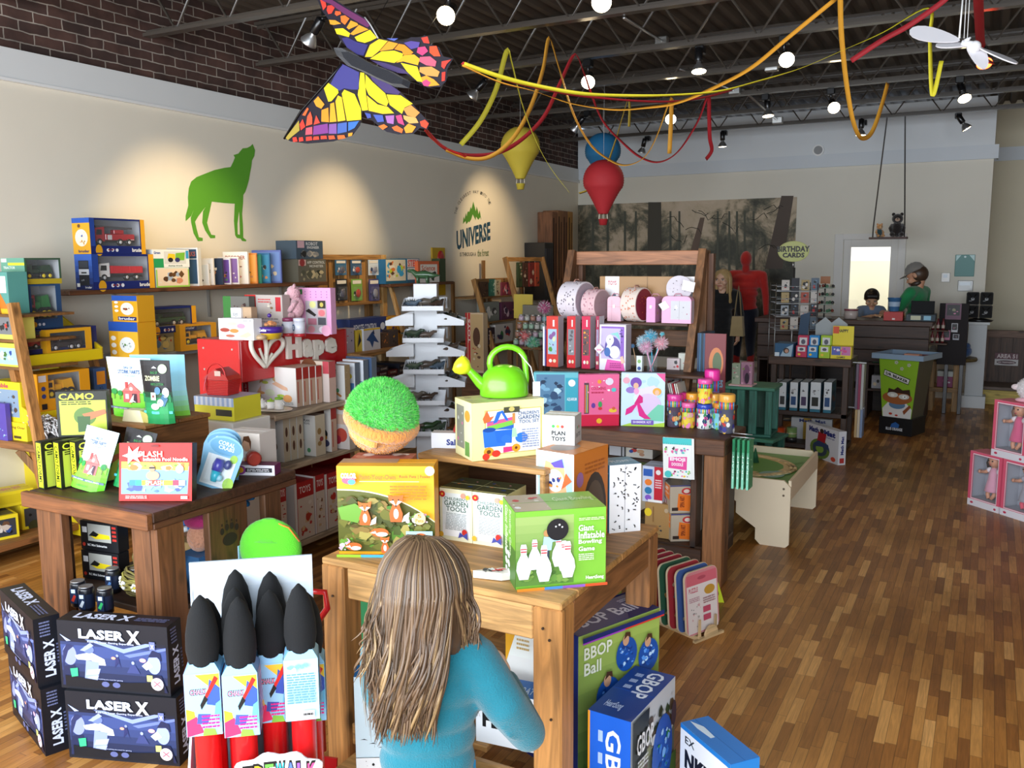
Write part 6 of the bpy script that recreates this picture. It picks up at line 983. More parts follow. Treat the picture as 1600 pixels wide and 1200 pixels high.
def balls():
 o=[]
 for x,y,s in((.56,.78,.13),(.83,.72,.13),(.32,.56,.145),(.62,.5,.13)):
  o+=[('e',x,y,s,s*.86,'1a4fa0'),('n',x-s*.8,y-s*.62,x+s*.8,y+s*.62,['2a6ac8','143c84','5a9ae8','1c54a8','b8d8f4'],26,int(x*90),.16),('e',x-.02,y+s*.75,s*.3,s*.28,'c89a78'),('p',[(x-s*.35,y+s*.8),(x-s*.2,y+s*1.15),(x+s*.25,y+s*1.1),(x+s*.3,y+s*.8),(x,y+s*.95)],'4a3020')]
 return o
bb=dict(front=[('r',0,0,1,1,'6f9a44'),('g',0,.0,1,1,'4a6a30','a0b858',8),('n',0,0,1,.35,['4a6a2c','5a8038','3a5a24'],60,2,.08),('t','BBOP',.05,.84,.38,.92,'e8ecd8'),('t','Ball',.05,.74,.25,.82,'e8ecd8')]+balls()+[('r',0,.965,1,1,'1c2a66'),('r',0,.96,.5,.97,'9a3ab8'),('r',.5,.96,1,.97,'d83a2a'),('l',.03,.03,.2,.14,'d8d8c8',5)],top=[('r',0,0,1,1,'1c2a66'),('t','BBOP Ball',.05,.25,.85,.65,'d8dcec'),('l',.8,.7,.95,.85,'a8b0d0',2)])
bo=corner('ball_game_box',(-1.085,2.45),(-.935,2.80),.16,0,.53,'1c2a66','green and navy box with children in blue bubble balls beside the centre table',group='inflatable ball boxes',**bb)
again(bo,(-1.26,2.54,0),bo.rotation_euler.z,'navy topped ball box standing behind the big bubble ball box')
corner('ball_game_box',(-1.0,2.335),(-.858,2.325),.345,0,.36,'1f5ec8','blue GBOP ball box nearest the camera at the right',front=[('r',0,0,1,1,'1f62d0'),('r',0,0,.05,1,'e89a2a'),('r',0,0,.05,.4,'5ac04a'),('t','GBOP',.42,.1,.78,.88,'e8f0fa',-90),('l',.25,.3,.36,.9,'b8d0f4',3),('t','HeartSong',.12,.05,.25,.4,'e0ecfa',-90)],right=[('r',0,0,1,1,'6a7060'),('r',0,.55,1,1,'c8ccd0'),('n',0,.3,1,.9,['3a4a30','2a3424','8a9070','c8c8c8','5a4a3a'],60,3,.12),('r',0,0,1,.3,'4a6a34'),('p',[(0,.99),(0,.55),(.3,.6),(.35,.99)],'1f2420'),('e',.66,.42,.24,.36,'2257b0'),('n',.48,.15,.84,.7,['3a7ad0','1a3f8a','2f8a4a','7ab0ec','a8d0f4'],30,8,.16),('e',.3,.18,.12,.16,'c87a8a'),('e',.15,.12,.12,.16,'2a5ab8'),('e',.9,.7,.06,.12,'3a3040'),('t','GBOP',.06,.66,.42,.84,'eef0f2'),('l',.08,.52,.3,.62,'d8dcdc',3)],top=[('r',0,0,1,1,'1c3f8a'),('t','GBOP',.45,.42,.85,.95,'e8ecf8',-90),('l',.2,.5,.38,.9,'a8b8e0',3),('t','HeartSong',.2,.1,.6,.25,'b8c8ec')])
ctn('sprinkler_box',.26,.104,.25,'1f78c8',(-.785,2.586,0),R(-39),'blue and white sprinkler box lying at the bottom right',front=[('r',0,0,1,1,'e6eaee'),('t','EX',.1,.78,.3,.88,'1a1a1a'),('t','NKLER',.1,.45,.95,.7,'14141c',0,.06),('r',0,.94,1,1,'1f78c8')],right=[('r',0,0,1,1,'2a80cc'),('r',0,0,1,.2,'5ab04a')],top=[('r',0,0,1,1,'1f78c8'),('p',[(.02,.3),(.2,.5),(.45,.45),(.45,.3),(.2,.25)],'d8e8f4')])
# ================================================================== THE GIRL AT THE CENTRE TABLE
def limb(b,pts,rs,col,mat,n=14):
 """tapered capsule chain with rounded joints"""
 P_=[Vector(p)for p in pts];Q=[];RR=[]
 for i in range(len(P_)-1):
  for k in range(6):t=k/6;Q.append(P_[i].lerp(P_[i+1],t));RR.append(rs[i]+(rs[i+1]-rs[i])*t)
 Q.append(P_[-1]);RR.append(rs[-1]);b.tube(Q,RR,col,mat,n)
 for p,r in zip(P_,rs):b.ball(p,r,col,mat,n,8)
def hand(b,w,d,up,s,col='skin',curl=.5,mat='skin'):
 """palm, four unequal bent fingers and a thumb from the side of the palm; w wrist, d pointing direction, up = back of hand"""
 w=Vector(w);d=Vector(d).normalized();up=Vector(up);up=(up-d*up.dot(d)).normalized();sd=d.cross(up)
 for k in range(7):t=k/6;b.ball(w+d*s*(.1+.38*t),(s*.19*(.8+.2*t),s*.19*(.8+.2*t),s*.13),col,mat,10,8)
 for i,(o,L)in enumerate(((-.24,.42),(-.08,.48),(.08,.45),(.23,.35))):
  p=w+d*s*.46+sd*s*o*.8;a=curl*.7;pts=[p];q=p;L*=s
  for k,f in enumerate((.45,.32,.25)):
   dirk=d*cos(a*(k+.6))-up*sin(a*(k+.6))+sd*o*.15;q=q+dirk*L*f;pts.append(q)
  b.tube(pts,[s*.075,s*.07,s*.062,s*.05],col,mat,8);[b.ball(q_,s*r_,col,mat,8,6)for q_,r_ in zip(pts,(.078,.07,.062,.05))]
 p=w+d*s*.12-sd*s*.14;pts=[p,p-sd*s*.16+d*s*.14-up*s*.05,p-sd*s*.2+d*s*.32-up*s*.1];b.tube(pts,[s*.09,s*.075,s*.055],col,mat,8);b.ball(pts[-1],s*.055,col,mat,8,6)
def head(parent,loc,rot,s,skin='e2b08e',hair=None,brow='5a4030',beard=None,lips='b8605a',name='head'):
 """head 1 unit = face height s; face towards +y"""
 h=empty(name,loc,rot=rot);h.parent=parent;b=MB();r=s/2
 b.ball((0,-.02*s,.06*s),(r*.74,r*.88,r*.92),skin,'skin',24,18);b.ball((0,.09*s,-.22*s),(r*.54,r*.58,r*.56),skin,'skin',20,14)
 b.ball((0,.30*s,-.43*s),(r*.22,r*.2,r*.17),skin,'skin',12,8)
 b.tube([(0,.40*s,.06*s),(0,.475*s,-.08*s),(0,.50*s,-.13*s)],[r*.07,r*.1,r*.13],skin,'skin',10)
 for q in(-1,1):
  b.ball((q*r*.12,.46*s,-.14*s),(r*.09,r*.09,r*.07),skin,'skin',8,6);b.ball((q*r*.42,.30*s,-.12*s),(r*.26,r*.24,r*.26),skin,'skin',12,8);b.ball((q*r*.77,-.02*s,-.0),(r*.08,r*.17,r*.24),skin,'skin',12,10)
 ne=Euler(rot).to_matrix().transposed()@Vector((0,-.03*s,-.72*s));b.tube([(0,-.06*s,-.22*s),ne],[r*.46,r*.5],skin,'skin',16)
 o=b.bd('face_skin',h);smod(o,vox=s*.022,it=5)
 b=MB()
 for q in(-1,1):
  b.ball((q*r*.33,.37*s,.03*s),(r*.13,r*.08,r*.075),'f4f2ee','plastic',12,8);b.ball((q*r*.33,.405*s,.03*s),(r*.06,r*.04,r*.062),'4a3524','plastic',10,8);b.tube([(q*r*.17,.42*s,.105*s),(q*r*.33,.43*s,.125*s),(q*r*.5,.385*s,.105*s)],[r*.02,r*.035,r*.015],brow,'hair',6)
  b.tube([(q*r*.2,.415*s,.062*s),(q*r*.33,.425*s,.072*s),(q*r*.46,.39*s,.06*s)],r*.022,brow,'hair',6)
 b.tube([(-r*.24,.405*s,-.275*s),(-r*.1,.445*s,-.262*s),(0,.45*s,-.27*s),(r*.1,.445*s,-.262*s),(r*.24,.405*s,-.275*s)],[r*.02,r*.05,r*.045,r*.05,r*.02],lips,'skin',8);b.bd('facial_features',h)
 return h
girl=empty('person',(-1.105,1.62,0),R(24),'little girl seen from behind with long wavy brown hair and teal top','person')
TL='09697a'
b=MB()
for z,rx,ry,y in((.44,.125,.095,-.01),(.50,.120,.092,-.008),(.56,.115,.09,-.005),(.62,.118,.09,0),(.68,.124,.092,.0),(.74,.13,.09,.0),(.79,.125,.08,0)):b.ball((0,y,z),(rx,ry,.07),TL,'fabric',20,12)
limb(b,[(-.10,0,.815),(.10,0,.815)],[.055,.055],TL,'fabric');b.ball((0,0,.84),(.06,.055,.05),TL,'fabric')
limb(b,[(.118,0,.80),(.185,-.01,.70),(.235,.035,.605)],[.056,.052,.045],TL,'fabric');limb(b,[(.235,.035,.605),(.175,.16,.665)],[.045,.034],TL,'fabric')
limb(b,[(-.102,0,.80),(-.118,.04,.70),(-.115,.10,.62)],[.054,.048,.042],TL,'fabric');limb(b,[(-.115,.10,.62),(-.10,.20,.68)],[.044,.034],TL,'fabric')
for k in range(7):a=-.6+k*.28;b.tube([(.15+.02*k*.3,-.05,.76-.02*k),(.2+.01*k,-.045+.01*k,.66-.012*k)],[.004,.004],TL,'fabric',6)
o=b.bd('teal_top',girl);smod(o,vox=.008,it=4)
b=MB();b.ball((0,-.005,.42),(.115,.095,.075),'3a4a66','fabric',20,12)
for q in(-1,1):limb(b,[(q*.058,0,.40),(q*.062,.01,.22),(q*.062,-.005,.06)],[.068,.048,.036],'3a4a66','fabric')
o=b.bd('trousers',girl);smod(o,vox=.008,it=3)
for q in(-1,1):b=MB();b.ball((q*.062,.03,.035),(.036,.085,.035),'d84a7a','plastic',16,10);b.box(q*.062-.034,-.05,0,q*.062+.034,.11,.014,'white','plastic',.005);b.bd('shoe',girl)
b=MB();hand(b,(.172,.165,.67),(-.3,.5,.8),(.5,.6,-.1),.085);o=b.bd('hand',girl);smod(o,vox=.0028,it=2)
b=MB();hand(b,(-.098,.205,.682),(.35,.8,.3),(0,-.2,1),.085);o=b.bd('hand',girl);smod(o,vox=.0028,it=2)
hz_=.972
head(girl,(0,.015,hz_),(R(-14),0,R(-22)),.175,skin='e8bc9c')
HC=Vector((0,0,hz_+.012));hr=Vector((.098,.108,.112))
b=MB();b.ball(HC+Vector((0,-.006,.004)),(hr.x*.97,hr.y*.95,hr.z*.96),'4e3c2d','hair',28,20)  # underlayer coloured darker so gaps between the locks look like shadow
for k in range(14):t=k/13;b.ball((-.0-.028*t,-.062-.034*sin(t*2.2),hz_-.03-.24*t),(.09-.036*t,.036-.012*t,.04),'4e3c2d','hair',18,10)
b.ball((.07,-.03,.89),(.028,.04,.07),'4e3c2d','hair')
o=b.bd('hair_mass',girl);smod(o,vox=.008,it=8)
rnd=random.Random(21);HCOL=['503d2e','5c4734','5c4734','69523b','644d38','7a6246','463627','8c724e']
def lock(b,th,ln,seed,rad=.0042):
 """th: where round the crown the lock falls (0 = middle of the back, +-pi/2 sides)"""
 rr=random.Random(seed);pts=[];crown=Vector((-.012+rr.uniform(-.02,.02),-.02+rr.uniform(-.015,.015),hz_+.012+hr.z+.002))
 out=Vector((sin(th),-cos(th),0));gap=rr.uniform(.0,.012)
 for k in range(6):
  a=.12+k*.27;pts.append(HC+Vector((out.x*sin(a)*(hr.x+gap),out.y*sin(a)*(hr.y+gap),cos(a)*(hr.z+gap*.6))))
 pts[0]=crown.lerp(pts[0],.5);p=pts[-1].copy();m=24;ph=3*sin(th*4)+rr.uniform(-.9,.9);amp=rr.uniform(.003,.010);fq=1.1+.5*sin(th*7)+rr.uniform(-.15,.15)
 side=sin(th);tx=(side*.088-.03 if side<.75 else side*.12)+rr.uniform(-.018,.018);ty=-.10-.012*cos(th)+rr.uniform(-.02,.01)if side<.75 else-.02
 for k in range(1,m+1):
  t=k/m;e=t**1.25;x=p.x+(tx-p.x)*e;y=p.y+(ty-p.y)*min(1,t*1.4)**1.3;z=p.z-ln*t
  am=amp*(t**1.3)*1.8;pts.append(Vector((x+am*sin(fq*6.28*t+ph),y+am*.8*cos(fq*6.28*t+ph)-.004,z)))
 n_=len(pts);c=rr.choice(HCOL);rs=[rad*(.5+.5*min(1,i/4))*(1 if i<n_-4 else(n_-i)/4.5)for i in range(n_)]
 b.tube(pts,rs,c,'hair',5,.55)
b=MB()
for i in range(560):
 th=rnd.triangular(-2.0,2.0,rnd.uniform(-.9,.9));side=abs(sin(th))if abs(th)<1.57 else 1
 ln=(rnd.uniform(.22,.34)if side<.75 else rnd.uniform(.10,.22));lock(b,th,ln,i,rnd.uniform(.0022,.0050))
for i in range(260):lock(b,rnd.uniform(-1.3,1.3),rnd.uniform(.2,.35),1000+i,.0013)
b.bd('hair_locks',girl)
# ================================================================== RIGHT SHELVES WITH GIFTS
DB='50321f'
X3,Y3,W3=-2.22,4.40,1.08
T3=empty('display_table',(X3,Y3,0),label='dark stained gift table with pencil tubes and pink kits, centre right',cat='table')
TD=.45
pbox(T3,'tabletop',(0,.03,.765,W3,TD,.80),DB,'wood_x');pbox(T3,'front_rail',(-.0,0,.715,W3,.03,.80),'5e3b24','wood_x');pbox(T3,'side_rail',(W3-.03,.03,.715,W3,TD,.764),'4a2e1c','wood_y')
pbox(T3,'leg',(W3-.115,.035,0,W3-.01,.08,.7145),'8a5a34','wood_z');pbox(T3,'leg',(W3-.05,.08,0,W3-.01,.17,.7145),'6a4528','wood_z');pbox(T3,'leg',(W3-.20,.09,0,W3-.165,.18,.7145),'4a2e1c','wood_z');pbox(T3,'leg',(.01,.035,0,.11,.08,.7145),'6a4528','wood_z');pbox(T3,'leg',(W3-.34,TD-.09,0,W3-.30,TD,.7145),'4a2e1c','wood_z')
pbox(T3,'lower_shelf',(.02,.09,.17,W3-.055,TD,.19),'3e2718','wood_x');pbox(T3,'lower_rail',(.11,.04,.11,W3-.12,.065,.19),'4a2e1c','wood_x')
RZ=.80
rs_=empty('display_riser',(X3+.0,Y3+.36,0),label='dark timber riser unit behind the gift table carrying the red boxes',cat='riser')
pbox(rs_,'riser_board',(-.08,0,1.056,.86,.33,1.076),'4a2e1c','wood_x');pbox(rs_,'riser_side',(-.06,.1,0,-.035,.32,1.056),'3e2718','wood_z');pbox(rs_,'riser_side',(.80,.1,0,.825,.32,1.056),'3e2718','wood_z')
pbox(rs_,'middle_shelf',(-.035,.1,.53,.80,.32,.55),'3e2718','wood_x')
U3=RZ+.277
aq=[('r',0,0,1,1,'6ac0cc'),('r',.06,.06,.7,.96,'5a86a8'),('n',.06,.06,.7,.96,['2c4a70','7ab0d0','b8dce8','3a6a90','1f3450'],26,4,.2),('r',.72,.0,1,.9,'38a8bc'),('e',.86,.8,.08,0,'e8f4f6'),('t','AQUARIUM',.75,.45,.97,.52,'e8f4f6')]
def cornerpx(name,p,q,zb,pt,d,col,label,lift=0,**k):
 A,B_=at(*p,z=zb),at(*q,z=zb);m=(A+B_)/2;h=atp((p[0]+q[0])/2,pt,m,Vector((B_.y-A.y,A.x-B_.x,0))).z-zb
 return corner(name,(A.x,A.y),(B_.x,B_.y),d,zb,h,col,label,**k)
cornerpx('craft_kit_box',(834,662),(903,663),RZ,582,.06,'6ac0cc','aqua sea picture kit box behind the watering can',front=aq)
cornerpx('craft_kit_box',(905,666),(967,665),RZ,585,.05,'f06a9a','pink drawing kit box with red base on the gift table',front=[('r',0,0,1,.22,'d81a44'),('r',.12,.24,.24,.84,'5a3a48')]+[('r',.13+.022*i,.26,.145+.022*i,.8,c)for i,c in enumerate(['e8403a','f0a03a','3a9ac8','e8e03a'])]+[('e',.75,.86,.1,.07,'e8e0f4'),('t','COLORING',.3,.7,.66,.76,'c8305a'),('l',.3,.62,.62,.68,'c8305a',1),('e',.5,.1,.07,.05,'f2b82a'),('e',.52,.42,.05,.06,'3aa05a'),('e',.52,.34,.05,.03,'d8303a'),('e',.35,.4,.05,.05,'6a3a9a'),('e',.84,.3,.1,.04,'f2c83a'),('e',.86,.34,.04,.03,'d8603a'),('e',.5,.86,.05,.04,'f2a03a'),('e',.86,.7,.06,.04,'5ac8c8'),('n',.05,.5,.95,.95,['f8b0c8','f48ab0','ffffff'],10,3,.05)])
cornerpx('craft_kit_box',(970,665),(1038,667),RZ,583,.045,'cfe6f4','pale blue fairy colouring kit box on the gift table',front=[('r',0,0,1,1,'cfe8f6'),('n',0,.4,1,1,['e0f2fa','b8dcf2','d8ecf4','e8dff4'],18,4,.25),('e',.62,.4,.3,.22,'e0c8ec'),('p',[(.5,.12),(.98,.1),(.98,.4),(.85,.42),(.7,.3)],'7ad0b0'),('p',[(0,0),(.3,.08),(.6,.03),(1,.08),(1,0)],'b8dc4a'),('e',.34,.82,.13,.1,'7a4ab0'),('e',.34,.76,.06,.06,'e8b898'),('e',.22,.68,.11,.06,'9a7ac8'),('e',.35,.66,.06,.06,'f4a8d0'),('p',[(.3,.42),(.42,.6),(.5,.55),(.5,.45),(.4,.42)],'d81a7a'),('p',[(.36,.44),(.42,.44),(.56,.24),(.7,.14),(.55,.14),(.42,.2)],'e0208a'),('p',[(.32,.42),(.38,.42),(.25,.26),(.1,.2),(.12,.32)],'e0208a'),('e',.82,.66,.1,.07,'f2b048'),('e',.82,.64,.05,.05,'f0c0a0'),('r',.24,.03,.75,.12,'7a5ab8'),('t','SHIMMER KIT',.28,.06,.7,.1,'f0e8fa'),('p',[(.8,1),(1,1),(1,.84)],'f05a9a'),('e',.12,.86,.08,.06,'e8a8b8')])
def reach(px_,py_,yy):return at(px_,py_,y=yy)
yt=Y3+.40
for i,(p,q,c,lb)in enumerate(((854,872,'d8382a','with a garden picture, farthest left'),(886,899,'d41c24','second from the left'),(909,922,'d4144a','with pink cap, third'),(931,936,'a8204a','dark pink, last beside the unicorn'))):
 x0=reach(p,540,yt).x;x1=reach(q,540,yt).x;h=reach(p,494,yt).z-U3
 art=[('r',0,0,1,1,c),('r',.12,.25,.88,.75,['a8c8d8','8a8a90','6a4a4a','9a8aa8'][i]),('n',.12,.25,.88,.75,[['5a9a3a','8a5a9a','d8e0b8'],['c8c8cc','5a5a5e'],['f0a03a','3a3a3a','d8603a'],['b8a8c0']][i],12,i+2,.3),('r',.55,.8,.7,.93,'f4f0ee'),('e',.35,.12,.14,.035,'f4e8e4'),('e',.7,.12,.14,.035,'f0d8b0')]
 ctn('tall_game_box',x1-x0,.075,h,c,(x0,yt,U3),0,'tall narrow red game box '+lb+' on the riser',group='tall red game boxes',front=art,right=[('r',0,0,1,1,'c8cad0'),('r',0,0,.12,1,'e8e8ec')])
b=MB();x0=reach(846,540,yt).x;b.box(x0,yt+.02,U3,x0+.012,yt+.1,U3+.24,'e8e8ee','print');b.box(x0+.013,yt+.02,U3,x0+.02,yt+.1,U3+.22,'5a4a9a','print');b.bd('picture_book',label='thin white and violet book left of the tall red boxes',cat='book')
x0=reach(937,540,yt-.01).x;x1=reach(977,540,yt-.01).x
ctn('unicorn_kit_box',x1-x0,.10,reach(950,507,yt).z-U3,'e8e4ee',(x0,yt-.01,U3),R(3),'white and violet unicorn craft box with a hanging tag',front=[('r',0,0,1,1,'ece6f2'),('r',.06,.25,.94,.96,'8a5ac0'),('r',.06,.25,.8,.92,'c8b8e4'),('n',.7,.6,.95,.95,['5a2a9a','a87ad8','3a1a6a'],8,3,.3),('e',.5,.5,.3,.24,'5a4a9a'),('e',.4,.66,.15,.12,'eceef4'),('p',[(.26,.5),(.4,.7),(.5,.6),(.4,.45)],'eceef4'),('e',.58,.4,.2,.14,'f0f0f6'),('e',.3,.4,.12,.1,'3a6ab0'),('p',[(.4,.8),(.7,.84),(.8,.66),(.62,.76)],'8ad0c8'),('e',.4,.68,.02,.015,'1a1a1a'),('p',[(.2,0),(.3,.24),(.9,.2),(.98,0)],'e85ab0'),('l',.4,.05,.85,.17,'a82a7a',3),('p',[(.8,.3),(.9,.33),(.98,.18),(.85,.15)],'e8c0a8')],right=[('r',0,0,1,1,'d4ccd4')])
b=MB();b.prs([(-.03,0),(0,-.03),(.03,0),(0,.03)],0,.001,'f4f2f4','print');b.art((-.015,-.0005,-.012),(.03,0,0),(0,0,.012),[('r',0,0,1,1,'f0a0b8')]);b.tube([(.0,0,.03),(.01,0,.09)],.001,'white');p=reach(936,545,yt-.03);b.bd('price_tag',None,(p.x,p.y,p.z),label='white price tag hanging at the unicorn box',cat='tag')
p=reach(1017,560,yt+.0);pen=empty('pen_cup',(p.x,yt+.02,U3),label='clear cup on the riser holding fluffy topped pens',cat='cup');b=MB();b.lth([(.026,.0),(.03,.003),(.034,.10),(.032,.10),(.028,.005)],'cfe0e8','clear',n=20);b.bd('cup',pen)
for k,(dx,dy,dz,c,lb)in enumerate(((-.055,0,.165,'a8d8e8','pale blue fluffy pen leaning left in the cup'),(-.015,.01,.20,'38b8d8','bright blue fluffy pen in the cup'),(.055,-.005,.165,'f4a8b8','pink fluffy pen leaning right in the cup'),(-.03,-.02,.14,'f0b0d0','rose fluffy pen at the front of the cup'),(.05,.02,.215,'4ac8d8','turquoise tipped pen at the back of the cup'))):
 e=empty('fluffy_pen',(p.x,yt+.02,U3+.004),label=lb,cat='pen',group='fluffy pens');b=MB();tip=Vector((dx,dy,dz));b.tube([(dx*-.2,dy,0),tip],.0035,c,'plastic',6);b.bd('barrel',e)
 b=MB();r_=.034 if k<4 else .012;b.ball(tip,(r_*.6,)*3,c,'plush',12,8);fur(b,tip,(r_*.55,)*3,[c,'f4f4f8',c],420 if k<4 else 80,r_*.9,k,wdt=.0022);b.bd('pompom',e)
p_=reach(996,560,yt);ctn('card_box',.035,.03,.09,'dfe8e4',(p_.x-.01,yt+.01,U3),0,'small white card box with green and blue blots beside the pen cup',front=[('e',.5,.65,.3,.12,'8ab86a'),('e',.5,.2,.3,.12,'3a5a9a')])
b=MB();q=reach(988,500,yt+.05);b.tube([(0,0,0),(-.03,0,.13)],.003,'d8b088');b.ball((-.032,0,.135),.013,'5a8ab8','plush');b.bd('wand',None,(q.x+.01,yt+.12,U3),label='thin stick with blue ball between the unicorn box and the pens',cat='wand')
YF=5.05;xa,xb=at(903,400,y=5.22).x,at(1095,400,y=5.22).x;zt3=at(1000,392,y=5.22).z
AF=empty('a_frame_stand',(xa,YF,0),label='brown timber A-frame stand with pink toy cases on its shelf',cat='stand');Wf=xb-xa
pbox(AF,'top_rail',(0,.14,zt3-.085,Wf,.17,zt3),'a06c4a','wood_x')
for x,c,zz in((Wf+.005,'7a5230',.0),(-.04,'6a4528',0)):
 b=MB();b.bar((x+.02,.16,0),(x+.02,.18,zt3),.045,.06,c,'wood_z');b.bd('leg',AF)
 b=MB();b.bar((x+.02,-.20+.0,.82),(x+.02,.14,zt3),.045,.06,c,'wood_z');b.bd('leg',AF)
 b=MB();b.bar((x+.06,.19,0),(x+.05,.20,zt3-.02),.04,.05,'5e3b24','wood_z');b.bd('rear_leg',AF)
zs3=at(1000,503,y=5.0).z;pbox(AF,'shelf',(.0,-.06,zs3-.02,Wf,.15,zs3),'4a2e1c','wood_x');pbox(AF,'cross_rail',(.0,.16,zs3-.16,Wf,.185,zs3-.06),'6a4528','wood_x')
bb_z=at(1000,432,y=5.12).z
ctn('cardboard_carton',at(1088,460,y=5.12).x-at(937,460,y=5.12).x,.07,bb_z-zs3-.002,'kraft',(at(937,460,y=5.12).x,5.12,zs3+.002),0,'long brown cardboard carton with white labels on the A-frame shelf',front=[('r',.06,.1,.21,1,'eeeaea'),('r',.79,.1,.98,1,'eeeaea'),('t','TOYS',.09,.8,.18,.9,'c83a4a'),('t','TOYS',.84,.82,.94,.92,'c83a4a'),('e',.11,.45,.02,.1,'3a3a3a'),('e',.16,.5,.02,.12,'3a5a6a'),('r',.3,.02,.3,.98,'8a6a44'),('r',.5,0,.51,1,'8a6a44')])
def hatbox(px0,px1,pt,y,label,cr,cf,dots,dr=.10):
 """round case standing on its rim, its rim towards the front"""
 A=at(px0,470,y=y);B_=at(px1,470,y=y);ht=at(px0,pt,y=y).z-zs3;r=ht/2;wd=(B_.x-A.x)*.8
 e=empty('round_case',(A.x+wd/2,y+r*.5,zs3+r),R(-12),label,'case','round toy cases');b=MB();b.lth([(r*.97,-wd/2),(r,-wd/2+.004),(r,-.003),(r*1.02,-.003),(r*1.02,.003),(r,.003),(r,wd/2-.004),(r*.97,wd/2)],cr,'print',n=40,axis='x',smooth=False)
 rnd=random.Random(int(px0))
 for k in range(90):
  a=rnd.uniform(0,2*pi);x=rnd.uniform(-wd/2+.008,wd/2-.008);v=Vector((x,(r+.0025)*cos(a),(r+.0025)*sin(a)));t=Vector((0,-sin(a),cos(a)));b.add([v-t*.006,v+Vector((.005,0,0)),v+t*.006,v-Vector((.003,0,0))],[(0,1,2,3)],dots,'print')
 b.art((wd/2+.0005,-r*.7,-r*.7),(0,r*1.4,0),(0,0,r*1.4),[('e',.5,.5,.66,.66,cf)]+[('n',.1,.1,.9,.9,[dots,cf],40,int(px0),.05)]);b.bd('case_body',e)
 b=MB();b.tube([(0,-r*.25,r*.98),(0,-r*.15,r*1.1),(0,r*.15,r*1.1),(0,r*.25,r*.98)],.004,'a8786a');b.bd('handle',e)
hatbox(879,920,440,4.98,'largest round case, white with dark dashes, left on the A-frame shelf','e8dfe6','a898a4','4a4048');hatbox(915,944,452,4.98,'pale pink round case second on the A-frame shelf','eac4c8','b89aa0','b87a8a');hatbox(977,1010,449,4.98,'floral orange and red rimmed round case in the middle of the A-frame shelf','f0dcd0','8a2a38','d8703a')
def suitcase(px0,px1,pt,y,d,label,c,art,side):
 A=at(px0,480,y=y);B_=at(px1,480,y=y);h=at(px0,pt,y=y).z-zs3;w=B_.x-A.x;e=empty('toy_suitcase',(A.x,y,zs3+.001),0,label,'case','small toy suitcases');b=MB();n=6;rr=min(.03,w*.3)
 pts=[(0,0),(w,0)]+[(w-rr+rr*sin(k*pi/2/n),h-rr+rr*cos(k*pi/2/n))for k in range(n,-1,-1)]+[(rr-rr*sin(k*pi/2/n),h-rr+rr*cos(k*pi/2/n))for k in range(n+1)]
 b.prs(pts,0,d,c,'print');b.art((0.004,0,.004),(w-.008,0,0),(0,0,h-rr),art);b.art((w,.002,.004),(0,d-.004,0),(0,0,h-rr),side);b.bd('case_body',e)
 b=MB();b.tube([(w/2-.025,d/2,h),(w/2-.015,d/2,h+.014),(w/2+.015,d/2,h+.014),(w/2+.025,d/2,h)],.003,'c88a9a');b.box(w/2-.006,-.004,h*.55,w/2+.006,0,h*.66,'lgrey','metal');b.bd('handle',e)
suitcase(949,970,463,4.98,.05,'plain pale pink suitcase between the round cases','eebecb',[('r',0,.66,1,.68,'d8a0b0'),('r',.3,0,.33,1,'d8a0b0')],[('r',0,0,1,1,'dfe0e4')])
suitcase(1010,1024,464,4.98,.16,'narrow mauve pink suitcase end right of the floral case','e0a0cc',[('r',0,0,1,1,'dfa0cc')],[('n',0,0,1,1,['a8b8b8','c8b86a','8aa89a'],10,3)])
suitcase(1034,1080,463,4.96,.06,'wide pink and grey suitcase at the right end of the case shelf','eeb0cf',[('r',.0,.12,.28,1,'eeb0cf'),('r',.3,.14,1,1,'cdcbcf'),('e',.45,.6,.02,0,'5a5a6a'),('e',.75,.7,.02,0,'5a5a6a'),('e',.88,.4,.02,0,'b85a7a'),('r',.6,.1,.61,1,'9a98a0'),('n',.35,.2,.98,.95,['8a7a8a','e8d8e0'],8,4,.03)],[('r',0,0,1,1,'c8b8c4')])
b=MB();A=at(1050,460,y=5.02);r_=.075;zb5=at(1060,463,y=5.0).z+.004;b.lth([(r_,-.03),(r_,.03)],'e4dce4','print',n=30,c=(0,0,.0),axis='y');b.art((-r_*.75,-.031,-r_*.75),(r_*1.5,0,0),(0,0,r_*1.5),[('n',.0,0,1,1,['5a5058','e8e0e8'],40,3,.05)])
b.bd('round_case',None,(A.x+.03,5.06,zb5+r_*.45),label='white dashed round case lying tilted on top of the wide suitcase',cat='case',rot=(R(-25),R(20),R(10)))
b=MB();b.prs([(-.035,0),(0,-.03),(.035,0),(0,.03)],0,.001,'f4f2f2','print');p_=at(1031,478,y=4.94);b.bd('price_tag',None,(p_.x+.02,4.955,p_.z),label='white price tag on the wide pink suitcase',cat='tag',rot=(0,R(12),0))
b=MB();b.prs([(-.04,-.02),(.03,-.035),(.04,.02),(-.03,.035)],0,.001,'f4f2f2','print');p_=at(1076,447,y=4.97);b.bd('price_tag',None,(p_.x,4.965,p_.z),label='white price tag on the tilted round case',cat='tag')
